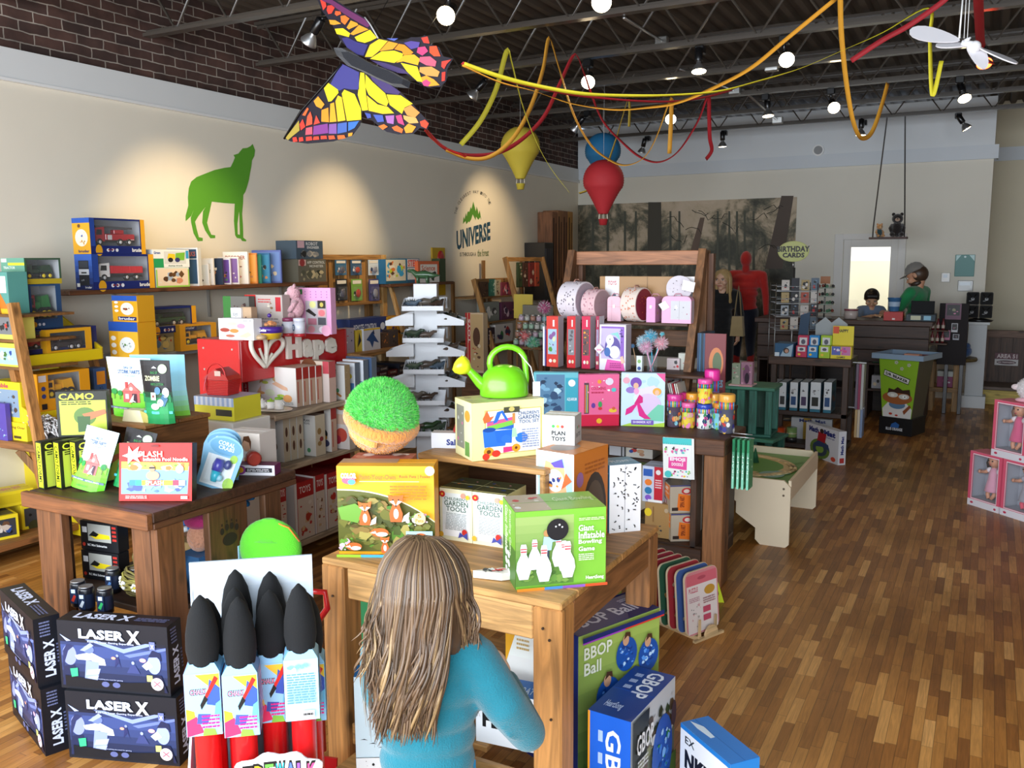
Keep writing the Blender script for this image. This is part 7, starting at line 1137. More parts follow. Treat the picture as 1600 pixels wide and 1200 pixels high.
def ptube(px_,pb,pt,r,cap,body,band,label,cols,zb=RZ,yy=None):
 q=at(px_,pb,z=zb)if yy is None else at(px_,pb,y=yy);h=at(px_,pt,y=q.y).z-zb;e=empty('pencil_tube',(q.x,q.y+r,zb+.001),R(-20),label,'pencil tube','pencil tubes on the gift table')
 b=MB();b.lth([(r*.95,0),(r,.003),(r,h*.62)],body,'print',n=24);b.lth([(r*.98,h*.62),(r*.98,h*.8)],band,'print',n=24)
 rnd=random.Random(int(px_+pb))
 for k in range(26):
  a=rnd.uniform(pi*.9,pi*2.1);z=rnd.uniform(.03,.55)*h;s=rnd.uniform(.15,.34)*r;c=rnd.choice(cols);v=Vector(((r+.0006+.0002*k/5)*cos(a),(r+.0006+.0002*k/5)*sin(a),z));t=Vector((-sin(a),cos(a),0));b.add([v+t*s*cos(j*pi/3)+Vector((0,0,s*1.3*sin(j*pi/3)))for j in range(6)],[tuple(range(6))],c,'print')
 for k in range(12):a=pi+k*pi/11;b.tube([(r*.99*cos(a),r*.99*sin(a),h*.62),(r*.99*cos(a),r*.99*sin(a),h*.8)],r*.1,['e8403a','3a9ac8','f2c83a','5ac05a','8a5ac8'][k%5],'plastic',5)
 b.bd('tube',e);b=MB();b.lth([(r*1.05,h*.8),(r*1.07,h*.81),(r*1.07,h*.97),(r*.95,h),(r*.8,h*.985)],cap,'plastic',n=24);b.bd('cap',e);return e,q,h
F1=['e8703a','f4f0e8','3a3a4a','8ac8d8','d8b06a'];F2=['f2d23a','f08ac0','e8703a','c8e05a'];F3=['1f3a6a','f4f4f0','e85a9a','2a8a5a'];F4=['5ac8d8','8ad05a','f4f4f0','3a9ad8']
ptube(1058,662,614,.037,'d8348a','8a6a9a','a84a7a','pencil tube with magenta cap, behind the fox one',F1,yy=4.70);ptube(1050,668,617,.040,'e0409a','5a4a5a','b8a8b8','pencil tube with magenta cap and foxes, nearest the fairy kit',F1)
ptube(1078,662,615,.036,'f0a83a','8a6a9a','c8a0b8','pencil tube with orange cap behind the small pink one',F2,yy=4.72);ptube(1072,669,630,.036,'ee6aa8','e8c04a','4a4a5a','short pencil tube with pink cap and yellow body',F2)
e_,q_,h_=ptube(1097,671,632,.040,'2f4ab8','f0efe8','e8f0f4','short pencil tube with blue cap, under the stacked one',F3);ptube(1097,671,593,.038,'f05aa8','f0d84a','3a5a8a','pencil tube with pink cap stacked on the blue capped one',F2,zb=RZ+h_+.003,yy=q_.y)
ptube(1108,662,578,.040,'e8309a','8a7ab8','5a5aa8','tallest pencil tube with magenta cap at the back',['d8503a','5a4ab0','f0a8c8','e8e8f4'],yy=4.76);ptube(1112,662,616,.034,'f0b04a','6a7a9a','c8a0b8','pencil tube with orange cap between the tall one and the front pair',F4,yy=4.70)
ptube(1132,670,617,.040,'f0b04a','5a5a6a','d8a070','pencil tube with pale orange cap at the table corner',['c83a3a','e8e8e8','3a3a8a','f0c04a'],yy=4.58);ptube(1123,672,631,.040,'e8943a','8ad8e8','5a5a6a','short pencil tube with orange cap and sea picture at the corner',F4)
b=MB();w_,h_=.155,.215
for k in range(3):
 b.box(.006*k,.003-.004*k-.004,-h_,w_+.006*k,.003-.004*k-.001,0,'f2f2ee','print')
b.art((0.0,-.0108,-h_),(w_,0,0),(0,0,h_),[('r',0,0,1,.84,'eef0ec'),('r',0,.84,1,1,'4ac8c8'),('p',[(.18,.25),(.82,.22),(.84,.55),(.2,.52)],'e84a9a'),('t','EMOJI',.24,.41,.78,.52,'fbe8f2',0,.06),('t','DOODLE',.3,.31,.7,.39,'fbe8f2',0,.04),('n',.03,.02,.97,.24,['5ac8c0','f2c83a','e86aa0','3a3a3a','8ac85a'],22,3,.07),('n',.03,.56,.97,.8,['5ac8c0','e86aa0','a85ac8','3a3a3a','8ac85a'],20,5,.07),('e',.18,.1,.12,0,'4ac0c0')])
for k in range(13):x=.008+k*.0115;b.tube([(x,-.008,-.042),(x,-.011,-.03),(x,-.004,-.022)],.0016,'1a1a1a',n=5)
p_=at(1036,683,y=Y3-.012);b.bd('spiral_pad',None,(p_.x,Y3-.006,p_.z),label='emoji doodle spiral pad hanging from the gift table rail',cat='notepad',rot=(0,R(-2),0))
b=MB()
p_=at(1150,686,y=Y3+.12);hb=empty('hook_rail',(X3+W3+.002,Y3+.12,p_.z+.012),label='small hook rail at the gift table end with green booklets',cat='hook rail')
b.tube([(0,0,0),(.12,0,0)],.003,'lgrey','metal');b.tube([(0,.04,.01),(.1,.04,.01)],.003,'lgrey','metal');b.bd('rod',hb)
for k in range(4):b=MB();b.box(0,0,-.26,.012,.09,0,'3aa87a','print');b.art((0,-.0004,-.26),(.012,0,0),(0,0,.26),[('g',0,0,1,1,'8ad8b8','2a8a5a',4),('t','CRAFT',.2,.2,.8,.7,'dff4e8',90)]);b.art((.0124,0,-.26),(0,.09,0),(0,0,.26),[('r',0,0,1,1,'4a9a6a'),('n',0,0,1,1,['8ad8b0','2a7a4a','d8f0c8'],10,k)]);b.bd('booklet',None,(X3+W3+.02+.025*k,Y3+.08,p_.z+.005),label='thin green booklet hanging at the table end, '+['nearest the leg','second','third','outermost'][k],cat='booklet',group='green booklets')
for k,c in enumerate(('e8e4d8','f0f0ee','c8283a','e8e4dc','d8d0c0')):
 b=MB();b.box(0,0,0,.004,.14,.24,c,'print');q=at(1050+4*k,668,y=4.80);b.bd('picture_card',None,(X3+.735+.012*k,4.69,RZ+.002),label=['cream','white','red edged','ivory','beige'][k]+' thin picture book leaning beside the fairy kit',cat='book',group='leaning thin books',rot=(0,R(-14),0))
fb('card_pack',1042,1062,560,RZ,4.98,.05,'c8b8b8','patterned red and white pack behind the leaning books',front=[('n',0,0,1,1,['c83a3a','e8e0e0','3a3a3a','8a5a5a'],24,3,.2)])
fb('card_pack',1060,1072,552,RZ,5.0,.05,'c8c8bc','pale speckled pack behind the A-frame leg',front=[('n',0,0,1,1,['8a8a7a','e8e8e0','b85a5a'],10,4,.2)])
e_y=4.97
for k in range(5):
 x=at(1089+3*k,570,y=e_y).x;b=MB();b.box(0,0,0,.010,.2,.44,['1f3a5a','2a5a7a','1a2a3a','2a4a6a','8a2a3a'][k],'print')
 if k==4:b=MB();b.box(0,0,0,.12,.012,.44,'8a3038','print');b.art((0,-.0004,0),(.12,0,0),(0,0,.44),[('r',.0,.2,1,1,'7a3438'),('e',.55,.62,.35,.2,'c87a4a'),('e',.6,.62,.22,.14,'5a6a4a'),('t','HORSES',.1,.3,.9,.4,'7ab0c8'),('n',0,0,1,.3,['2a1a20','5a2a30','3a5a7a'],12,2)])
 b.bd('magazine',None,(x,e_y,at(1110,640,y=e_y).z),label=['dark blue','teal blue','near black','steel blue','dark red horse picture'][k]+' magazine behind the A-frame leg',cat='magazine',group='standing magazines')
b=MB();zm=at(1110,640,y=e_y).z;x0=at(1086,640,y=e_y).x;b.box(x0,e_y-.02,zm-.02,x0+.19,e_y+.24,zm-.001,'3a2a20','wood_x');b.box(x0,e_y-.0,0,x0+.03,e_y+.22,zm-.02,'3a2a20','wood_z');b.box(x0+.16,e_y,0,x0+.19,e_y+.22,zm-.02,'3a2a20','wood_z');b.bd('magazine_stand',label='low dark stand under the magazines behind the gift table',cat='stand')
spin=[('r',0,0,1,1,'b8a890'),('p',[(.12,.55),(.95,.45),(.95,.95),(.12,.98)],'f0802a'),('r',.0,.7,.12,.95,'3a2a24'),('t','SPIN ART',.2,.76,.85,.88,'f8e8d8',0,.04),('t','REVOLUTION',.2,.62,.9,.7,'f8e8d8'),('e',.45,.28,.26,.2,'8a2a3a'),('e',.45,.28,.18,.14,'e8d8d0'),('e',.45,.28,.1,.07,'c83a3a'),('p',[(0,.3),(.15,.35),(.2,.3),(.05,.2)],'2a2a2a')]
spinr=[('r',0,0,1,1,'c0b09a'),('r',0,.95,1,1,'4a4a78'),('p',[(.3,.1),(.85,.05),(.9,.62),(.35,.7)],'f07a28'),('t','SPIN ART',.42,.2,.62,.6,'8a3a1a',90,.05),('e',.7,.78,.22,.12,'c83a3a'),('e',.7,.78,.13,.07,'e8d0c0'),('r',.08,.08,.35,.2,'3a2a24')]
A,B_,C_=at(1055,862,z=.192),at(1084,862,z=.192),at(1103,860,z=.192)
s1=ctn('art_kit_box',.21,.13,.155,'b8a890',(X3+W3-.40,Y3+.20,.192),R(-58),'orange and brown spin art box, lower of two on the bottom shelf',front=spin,right=spinr,top=[('r',0,0,1,1,'8a7a68')],group='spin art boxes');s1.location=(X3+W3-.42,Y3+.285,.192)
again(s1,(X3+W3-.435,Y3+.285,.349),R(-56),'orange and brown spin art box, upper of two on the bottom shelf')
fb('cardboard_toy_box',1008,1049,787,.192,Y3+.14,.2,'a8824e','brown cardboard toy box with a yellow spot on the bottom shelf',front=[('e',.12,.72,.14,.12,'f0d02a'),('n',.3,.08,.75,.4,['4a4a4a','6a5a48','3a3a3a'],10,3,.14),('e',.82,.82,.08,0,'b8a080'),('r',.3,.45,.34,.9,'8a6234')])
fb('toy_box',1004,1036,729,at(1020,787,y=Y3+.14).z+.002,Y3+.16,.14,'c8d0e4','red and white shape sorter box on the brown cardboard box',front=[('r',.58,0,1,1,'c41c30'),('r',.05,.72,.5,.92,'2a5ab0'),('e',.3,.55,.18,.09,'f0802a'),('e',.3,.32,.18,.1,'2a7ab0'),('e',.3,.12,.16,.08,'8a5ac8'),('e',.78,.85,.12,.07,'f0e8e8'),('l',.64,.4,.95,.66,'f0d0d4',4),('r',.3,0,1,.08,'f0f0f0')])
for i,(p,q,t,c,lb,ar)in enumerate(((952,975,697,'c8c8cc','grey white box on the middle shelf of the gift table',[('r',.8,0,.9,1,'3a3a3a')]),(978,1020,697,'d8d4c8','white box with a red and blue wooden toy on the middle shelf',[('e',.3,.6,.12,.16,'c83a2a'),('e',.2,.5,.08,.14,'2a4a9a'),('e',.55,.55,.14,.16,'c8a07a'),('e',.6,.3,.1,.14,'b88a6a'),('e',.35,.8,.08,.1,'2a2a3a')]),(1068,1092,700,'b8bcc4','pale box half hidden behind the spiral pad',[]))):
 fb('toy_box',p,q,t,.552,Y3+.47,.15,c,lb,front=ar)if i<2 else fb('toy_box',p,q,t,.192,Y3+.3,.1,c,lb)
pr=empty('puzzle_rack',(-1.105,3.70,0),R(66),'pale wooden floor rack holding puzzle boards','rack')
b=MB()
for x in(.06,.17):b.box(x,-.02,.0,x+.018,.40,.02,'d8b888','wood_y');b.prs([(x,.0),(x+.018,0),(x+.014,.1),(x+.004,.1)],-.018,-.012,'d8b888','wood_z')
b.box(.03,-.025,0,.23,-.010,.012,'d8b888','wood_x');b.bd('base_rail',pr);b=MB();pts=[(.14+.045*cos(a),.012+.05*sin(a))for a in[k*pi/12 for k in range(13)]];b.prs(pts,-.028,-.018,'d8b888','wood_x');b.bd('round_end',pr)
for k in range(7):
 b=MB();w_,h_=.225,.295;rr=.035;n=6;c=['d88a90','4a68a8','b83a44','3a6a50','a83040','a83848','a82a3a'][k]
 pts=[(x0+rr*cos(a),z0+rr*sin(a))for(x0,z0,a0)in((w_-rr,rr,-pi/2),(w_-rr,h_-rr,0),(rr,h_-rr,pi/2),(rr,rr,pi))for a in[a0+j*pi/2/n for j in range(n+1)]]
 b.prs(pts,0,.010,'dcc8a8','print');b.prs([(x*.985+.0017,z*.985+.002)for x,z in pts],-.001,.0,c,'print')
 if k==0:b.art((0.01,-.0012,.01),(w_-.02,0,0),(0,0,h_-.02),[('r',0,0,1,.8,'e8dcd8'),('r',0,.8,1,.98,'d86a78'),('e',.5,.9,.14,.03,'b85060'),('t','PUZZLE',.06,.68,.36,.76,'c83a5a'),('e',.75,.66,.18,.08,'c8963a'),('l',.06,.52,.4,.6,'b87a8a',3),('r',.5,.3,.75,.4,'c8506a'),('r',.5,.16,.75,.26,'c8506a'),('n',.05,.08,.45,.5,['8a8a8a','d8a8a8','b8b0a8'],14,3,.12),('l',.5,.45,.9,.56,'a8787a',3)])
 else:b.art((0.01,-.0012,.01),(w_-.02,0,0),(0,0,h_-.02),[('n',0,.05,1,.8,[c,'c8b8a0','6a8a9a','d8a86a'],16,k,.16),('e',.5,.92,.14,.03,'3a3a3a')])
 b.bd('puzzle_board',None,(-1.105-.052*(k-.0)*.914+.0,3.705+.052*k*.407,.024),label=['pink edged wooden puzzle board, frontmost in the rack','blue edged puzzle board, second in the rack','red edged puzzle board, third in the rack','green edged puzzle board, fourth in the rack','dark red puzzle board, fifth in the rack','red puzzle board, sixth in the rack','red puzzle board, rearmost in the rack'][k],cat='puzzle',group='puzzle boards in the rack',rot=(R(-5),0,R(66)))
b=MB();b.prs([(0,0),(.09,0),(.06,.10),(0,.12)],0,.08,'c8d82a','print');b.art((.002,-.0004,.01),(.075,0,0),(0,0,.07),[('t','GO',.2,.2,.8,.8,'2a2a2a',0,.05)]);p_=at(1130,960,z=0);b.bd('lime_box',None,(-1.165,4.22,0),R(25),'small lime green box on the floor by the gift table leg','box')
# ------------------------------------------------ train play table
tx1,ty0,ty1=-.965,5.27,6.22;TH=.41;PT='e4d2b4'
tt=empty('train_table',(tx1-1.15,ty0,0),label='low birch train play table with painted green landscape',cat='play table');W,D=1.15,ty1-ty0
b=MB()
rc=[(W-.02,0),(W-.17,0),(W-.20,.03),(W-.20,.1),(W-.32,.18),(W-.32,.25),(W-.38,.29),(.38,.29),(.32,.25),(.32,.18),(.20,.1),(.20,.03),(.17,0),(.02,0),(0,.02),(0,TH-.04),(.04,TH),(W-.04,TH),(W,TH-.04),(W,.02)]
b.prs(rc,0,.018,PT,'paint');b.bd('end_panel',tt);b=MB();b.prs(rc,D-.018,D,PT,'paint');b.bd('end_panel',tt)
for x in(0,W-.018):b=MB();b.box(x,.018,.29,x+.018,D-.018,TH-.0,PT,'paint',.002);b.bd('side_panel',tt)
b=MB();b.box(.018,.018,TH-.06,W-.018,D-.018,TH-.045,'5a9a3a','print')
hw=W-.036;dd=D-.036;o=(.018,.018,TH-.045)
b.art(o,(hw,0,0),(0,dd,0),[('r',0,0,1,1,'6aa050'),('n',0,0,1,1,['5f9a48','74a858','689e4c'],40,3,.16),('e',.55,.5,.42,.38,'d8be8a'),('e',.55,.52,.34,.30,'68a04c'),('e',.45,.62,.14,.12,'8a9a80'),('p',[(.62,.12),(.72,.14),(.78,.34),(.68,.34)],'d8be8a'),('p',[(.0,.02),(.62,.04),(.7,.14),(.62,.18),(.5,.1),(0,.1)],'d8be8a'),('e',.86,.3,.07,.1,'8ab8b0'),('e',.9,.38,.05,.05,'8ab8b0')],lift=.0008);b.bd('landscape_board',tt)
b=MB();q=[(W*.55+W*.38*cos(a),D*.5+D*.35*sin(a),TH-.036)for a in[k*2*pi/40 for k in range(41)]]
for ro in(-.02,.02):b.tube([(x+ro*(x-W*.55)*1.5,y+ro*(y-D*.5)*1.5,z)for x,y,z in q],.012,'dcc290','wood_x',6,.5)
b.bd('wooden_track',tt)
for x,z in((W-.04,TH-.05),(W-.04,TH-.09)):b=MB();b.lth([(.007,-.002),(.007,.001)],'6a5a48',n=10,c=(x,0,z),axis='y');b.bd('bolt',tt)
for k,(x,y,lb)in enumerate(((.62,.30,'front of the oval'),(.70,.62,'back of the oval'))):
 b=MB();b.lth([(.028,0),(.018,.03),(.022,.03),(.012,.065),(.002,.10)],'1f5a38','matte',n=12);b.bd('toy_tree',None,(tx1-W+x*W,ty0+y*D,TH-.042),label='small dark green toy fir on the train table, '+lb,cat='toy tree')
# ------------------------------------------------ green crates
def slat_crate(loc,rz,w,d,h,label,col='2f6a5a'):
 e=empty('green_crate',loc,rz,label,'crate','green painted crates')
 pbox(e,'top_board',(-.02,-.02,h-.025,w+.02,d+.02,h),'3f8068','wood_x');pbox(e,'base_board',(0,0,0,w,d,.02),col,'wood_x')
 for x,y in((0,0),(w-.05,0),(0,d-.03),(w-.05,d-.03)):pbox(e,'post',(x,y,.02,x+.05,y+.03,h-.025),col,'wood_z')
 for x in(.1,.19):pbox(e,'slat',(x,0,.02,x+.06,.012,h-.025),col,'wood_z')
 pbox(e,'back_slats',(.05,d-.014,.02,w-.05,d-.002,h-.025),'24503f','wood_z');return e
gx0,gy0=at(1133,660,y=6.55).x,6.55;zc1=.40;zc2=at(1160,604,y=6.55).z-zc1
slat_crate((gx0,gy0,0),R(-8),.36,.30,zc1,'lower dark green slatted crate behind the train table');slat_crate((gx0-.02,gy0,zc1+.001),R(2),.36,.30,zc2,'upper dark green slatted crate carrying small gift boxes')
zz=zc1+zc2+.002;fb('gift_box',1138,1175,617-12,zz,6.54,.16,'e8c8cc','flat white and pink box on the upper green crate',front=[('r',.45,0,1,1,'e8a8b4')])
za=zz+at(1150,605,y=6.54).z-zz+.002
fb('gift_box',1144,1157,568,za,6.58,.06,'a8b8a0','small green and pink fairy house box, left on the flat box',front=[('n',0,0,1,1,['c87a8a','6a8a6a','d8d8c8'],10,3,.25)]);fb('gift_box',1158,1176,566,za,6.58,.06,'b88aa0','small mauve arched door box, right on the flat box',front=[('e',.5,.5,.3,.4,'8a5a7a'),('e',.55,.35,.2,.22,'3a2a3a'),('n',0,0,1,1,['d8a8c0','8a9a5a'],6,2,.12)])
# ================================================================== RED TOY RACK
RX=-3.60;RY0,RY1=3.545,4.45;RT=1.29;RD='c41a1e'
zA=at(478,636,x=-3.40).z;zB=at(500,710,x=-3.42).z;zC=.10
rk=empty('red_toy_rack',(-3.92,RY0,0),label='red metal toy rack with white heart and lettering on its header',cat='rack')
pbox(rk,'header',(.0,.0,1.055,.32,RY1-RY0,RT),RD,'plastic',.006);pbox(rk,'end_panel',(.0,-.012,0,.32,.0,RT),'d01c20','plastic',.003);pbox(rk,'end_panel',(.0,RY1-RY0,0,.32,RY1-RY0+.012,RT),'a8161a','plastic',.003);pbox(rk,'back_panel',(-.012,0,0,0,RY1-RY0,RT),'a8161a','plastic')
for z,x1 in((zA,.54),(zB,.52),(zC,.46)):pbox(rk,'shelf',(.01,.0,z-.022,x1,1.08,z-.002),'9a8a76','wood_y');pbox(rk,'shelf_edge',(x1,.0,z-.035,x1+.012,1.08,z-.002),'b8a48a','wood_y')
b=MB()
for x in(.05,.27):
 for z in(1.24,1.12,.9):b.lth([(.006,-.003),(.006,.001)],'d8d0d0','metal',n=8,c=(x,-.012,z),axis='y')
b.bd('screws',rk);pbox(rk,'front_leg',(.44,.0,0,.47,.03,zC-.035),'a8161a','plastic');pbox(rk,'front_leg',(.44,1.05,0,.47,1.08,zC-.035),'a8161a','plastic')
for z0,z1,x in((zC-.002,zB-.035,.43),(zB-.002,zA-.035,.47)):pbox(rk,'upright',(x,1.05,z0,x+.03,1.08,z1),'a8161a','plastic')
def solid_glyphs(b,t,o,U,V,dep,col,mat='paint',bold=.03):
 o,U,V=Vector(o),Vector(U),Vector(V);n=U.cross(V).normalized()*dep;vs,fs,_a=glyphs(t,bold);P_=[o+U*x+V*y for x,y in vs];cnt={}
 b.add([p+n for p in P_],fs,col,mat)
 for f in fs:
  for i in range(len(f)):e=(f[i],f[(i+1)%len(f)]);cnt[e]=1
 for(i,j)in list(cnt):
  if(j,i)not in cnt:b.add([P_[i],P_[j],P_[j]+n,P_[i]+n],[(0,1,2,3)],col,mat)
hp=lambda px_,py_:at(px_,py_,x=RX+.002)
lt=empty('rack_lettering',hp(460,560),label='raised white heart and word on the red rack header',cat='sign');O_=lt.location
b=MB();y0,y1=hp(446,540).y,hp(524,540).y;zb_,zt_=hp(446,563).z,hp(446,526).z
for i,(ch,a,c_,lo,hi)in enumerate((('H',446,468,561,525),('a',471,486,559,530),('p',488,504,566,531),('e',506,523,553,528))):
 A=hp(a,lo);B_=hp(c_,lo-1);T=hp(a,hi);b.X=Matrix.Translation(-O_)
 solid_glyphs(b,ch,(RX+.004,A.y,A.z),(0,B_.y-A.y,0),(0,0,T.z-A.z),.02,'ece4d6','paint',.05)
b.bd('letters',lt);b=MB();b.X=Matrix.Translation(-O_)
for pts in([(411,573),(395,555),(389,540),(391,527),(400,521),(408,524),(412,535),(413,550),(411,573)],[(411,573),(420,562),(436,545),(439,534),(433,528),(424,531),(416,541),(412,556)],[(411,569),(407,558),(402,544)],[(412,569),(417,560),(422,552)]):
 q=[hp(*p)+Vector((.016,0,0))for p in pts];Q2=[]
 for i in range(len(q)-1):
  a,b_,c_,d_=q[max(i-1,0)],q[i],q[i+1],q[min(i+2,len(q)-1)]
  for k in range(5):t=k/5;Q2.append(.5*((2*b_)+(c_-a)*t+(2*a-5*b_+4*c_-d_)*t*t+(3*b_-a-3*c_+d_)*t**3))
 b.tube(Q2+[q[-1]],.0135 if len(pts)>4 else .008,'ece4d6','paint',10)
b.bd('heart',lt)
def rowbox(pr,w,pt,zb,y,xr,d,c,label,front,right=None,pf=None):
 """right front corner at x=xr, y"""
 h=at(pr,pt,x=xr).z-zb;return ctn('wooden_toy_box',w,d,h,c,(xr-w,y,zb),0,label,cat='toy box',group='toy boxes on the red rack',front=front,right=right or[('r',0,0,1,1,c)],top=[('r',0,0,1,1,'c8a890')])
tea=[('r',0,0,1,1,'e9e4de'),('r',0,0,.13,1,'f0eceb'),('r',.02,.04,.12,.75,'c41c28'),('r',.02,.8,.12,.97,'c41c28'),('t','h',.05,.83,.09,.94,'f4eeee',0,.04),('t','Tea Set for Two',.05,.08,.09,.7,'f0e0e0',90),('p',[(.2,.1),(.3,.5),(.5,.62),(.75,.5),(.85,.1)],'f0e8e6'),('e',.46,.84,.12,.17,'e8bca0'),('p',[(.34,.95),(.36,.7),(.33,.55),(.4,.6),(.4,.9),(.52,.98)],'c8a070'),('p',[(.52,.98),(.58,.9),(.58,.65),(.63,.6),(.6,.97)],'c8a070'),('p',[(.36,.5),(.28,.3),(.2,.26),(.24,.2),(.36,.3)],'e6b898'),('p',[(.56,.56),(.75,.42),(.85,.4),(.84,.48),(.64,.62)],'e6b898'),('e',.5,.46,.07,.09,'f4f4f0'),('e',.52,.32,.09,.09,'e8f0d0'),('e',.44,.58,.06,.04,'c8d860'),('e',.3,.22,.06,.06,'c86a5a'),('e',.36,.3,.07,.04,'f0b070'),('e',.72,.26,.07,.04,'c0d850'),('e',.84,.2,.08,.1,'eaa868'),('l',.68,.05,.95,.12,'a8a8a8',2)]
cook=[('r',0,0,1,1,'d8c4b0'),('r',.85,.0,1,1,'e0d0c8'),('r',.85,.7,1,1,'c8505a'),('e',.5,.85,.2,.2,'7a4a30'),('n',.1,.05,.8,.7,['e0c8a8','c8a888','e8d8c8','b88860'],14,3,.2)]
rs4=[('r',0,0,1,1,'c8a890'),('r',.0,.7,1,1,'a83028'),('r',.2,.1,.35,.65,'b84a3a')]
y=3.80
for k in range(4):rowbox(478+3*k,.42,573,zA,3.80+.052*k,-3.44+.004*k,.048,'d8c8b8',['white and red tea set box with a smiling girl, frontmost on the top shelf','second tea set box, only its red spine showing','third tea set box, only its red spine showing','fourth tea set box, only its red spine showing'][k],tea,rs4)
rowbox(515,.3,565,zA,4.02,-3.385,.06,'d8c4b0','cooking toy box with brown haired child behind the tea sets',cook,[('r',0,0,1,1,'d8b8a8'),('r',0,.6,1,1,'c85a5a')])
plan=[('r',0,0,1,1,'e2e0dc'),('t','PLAN',.35,.82,.6,.87,'2a2a2a'),('t','TOYS',.35,.75,.6,.8,'2a2a2a'),('e',.3,.5,.25,.12,'2a2620'),('e',.4,.38,.2,.1,'b89a5a'),('p',[(.4,.2),(.8,.05),(.85,.1),(.5,.26)],'c88a4a'),('e',.65,.25,.08,0,'5a9a6a')]
rowbox(533,.16,572,zA,4.15,-3.375,.05,'e2e0dc','white toy box with a frying pan picture on the top shelf',plan,[('r',0,0,1,1,'a8906a'),('n',0,0,1,1,['6a4a30','c8b090'],6,3)])
for k,(c,c2,w,dx)in enumerate((('dfe4ea','5a8ac0',.14,0),('e4e8ee','3a6ab0',.16,.015),('4a6080','c8d0d8',.2,.03))):rowbox(550+5*k,w,568-3*k,zA,4.26+.065*k,-3.385+dx,.05,c,['white and pale blue toy box beside the blue ones on the top shelf','white and blue toy box with yellow spot on the top shelf','slate blue toy box at the far end of the top shelf'][k],[('r',.05,.05,.95,.4,c2),('e',.5,.3,.2,.1,'2a2a2a'),('e',.7,.6,.15,.08,'d8c83a')],[('r',0,0,1,1,'6a7480')])
rowbox(434,.16,647,zB,3.60,-3.47,.05,'d8d4cc','small white toy box at the near end of the second shelf',plan)
for k in range(3):rowbox(440+5*k,.12,646-1*k,zB,3.70+.055*k,-3.46+.002*k,.05,'dcd8ce',['low white toy box, first of the three slim ones on the second shelf','low white toy box, second of the three slim ones on the second shelf','low white toy box, third of the three slim ones on the second shelf'][k],plan[:4]+[('e',.4,.3,.2,.1,'6a4a2a')],[('r',0,0,1,1,'c8bca4'),('e',.5,.6,.2,.1,'5a3a2a'),('e',.5,.3,.2,.1,'5a3a2a')])
rowbox(491,.34,650,zB,3.90,-3.40,.085,'dad8d2','wide white toy box with spoons picture in the middle of the second shelf',[('r',0,0,1,1,'dcdad4'),('t','PLAN',.75,.84,.88,.9,'2a2a2a'),('t','TOYS',.75,.77,.88,.82,'2a2a2a'),('t','kitchen set',.05,.86,.3,.91,'5a5a5a'),('n',.5,.2,.8,.6,['c8b87a','8a7a5a','c8a06a'],8,3,.2),('e',.85,.14,.04,0,'5a9a6a')],[('r',0,0,1,1,'cdbfa4'),('e',.4,.6,.2,.08,'9a7a4a'),('e',.6,.4,.2,.06,'8a3a3a'),('e',.4,.3,.2,.06,'9a7a4a')])
rowbox(507,.24,636,zB,4.04,-3.40,.05,'e2d8d2','white toy box with a black and orange pan, right of the wide one',[('r',0,0,1,1,'e8e2dc'),('e',.6,.85,.2,.12,'5a3a2a'),('e',.75,.38,.14,.1,'2a2a28'),('e',.75,.3,.12,.06,'d8902a'),('e',.8,.18,.14,.08,'4a4a6a')],rs4)
berry=[('r',0,0,1,1,'ece4de'),('e',.7,.88,.2,.1,'b8704a'),('e',.7,.28,.22,.14,'d85a4a'),('e',.55,.18,.14,.09,'b8344a'),('r',.3,.5,.9,.7,'e8c8b0')]
rowbox(531,.2,628,zB,4.14,-3.345,.055,'ece4de','white toy box with red fruit picture on the second shelf',berry,[('r',0,0,1,1,'c8b8a8'),('r',0,.6,1,1,'a82a2a')]);rowbox(543,.18,626,zB,4.24,-3.34,.055,'d8c8bc','cream and red toy box beside the fruit picture box',berry,[('r',0,0,1,1,'c0b0a0'),('r',0,.55,1,1,'b0242a')])
rowbox(556,.16,626,zB,4.35,-3.345,.05,'2a3448','dark navy toy box on the second shelf',[('n',0,0,1,1,['3a4a68','1a2030','8a8a9a'],8,2)],[('r',0,0,1,1,'2a3244')]);rowbox(570,.14,640,zB,4.47,-3.345,.05,'dcd8d4','white toy box with red figure two, far end of the second shelf',[('r',0,0,1,.35,'e0dcd8'),('t','2',.2,.1,.7,.3,'b82a3a',0,.06)])
xb_=-3.465
for(pl,pr,pt,c,lb)in((433,446,757,'d8ccc0','narrow white and red toy box, nearest on the bottom shelf'),(459,489,752,'b83030','red toy box with food picture on the bottom shelf'),(490,506,742,'a83a34','red and yellow toy box third on the bottom shelf'),(507,530,738,'b03030','red toy box with picture panel fourth on the bottom shelf'),(532,560,733,'a82c2c','red toy box at the far end of the bottom shelf')):
 wbx('wooden_toy_box',pl,pr,pt,zC,xb_,.2,c,lb,cat='toy box',group='toy boxes on the red rack',front=[('r',0,0,.12,1,'ece8e4'),('r',.15,.0,1,.72,'dcccbc'),('r',.15,.72,1,1,'b82a2c'),('t','TOYS',.25,.8,.85,.92,'f0e0dc'),('n',.2,.05,.95,.68,['c83a34','d8b88a','e8dcd0','8a5a3a','b8402f'],14,int(pl),.25)],left=[('r',0,0,1,1,'e8e4e2'),('r',.3,.6,.6,.95,'c8242a'),('r',.3,.1,.6,.5,'d8a8a0')])
tsx,tsy=at(412,641,z=zA).x,at(412,641,z=zA).y;tsx,tsy=-3.50,3.655
tr=empty('toy_tea_tray',(tsx,tsy,zA),label='white oval toy tray on the top shelf of the red rack',cat='tray');b=MB();b.lth([(.09,0),(.125,.008),(.13,.014),(.122,.012),(.02,.006)],'efe4d4','plastic',n=32,sx=1.1,sy=.62);b.bd('plate',tr)
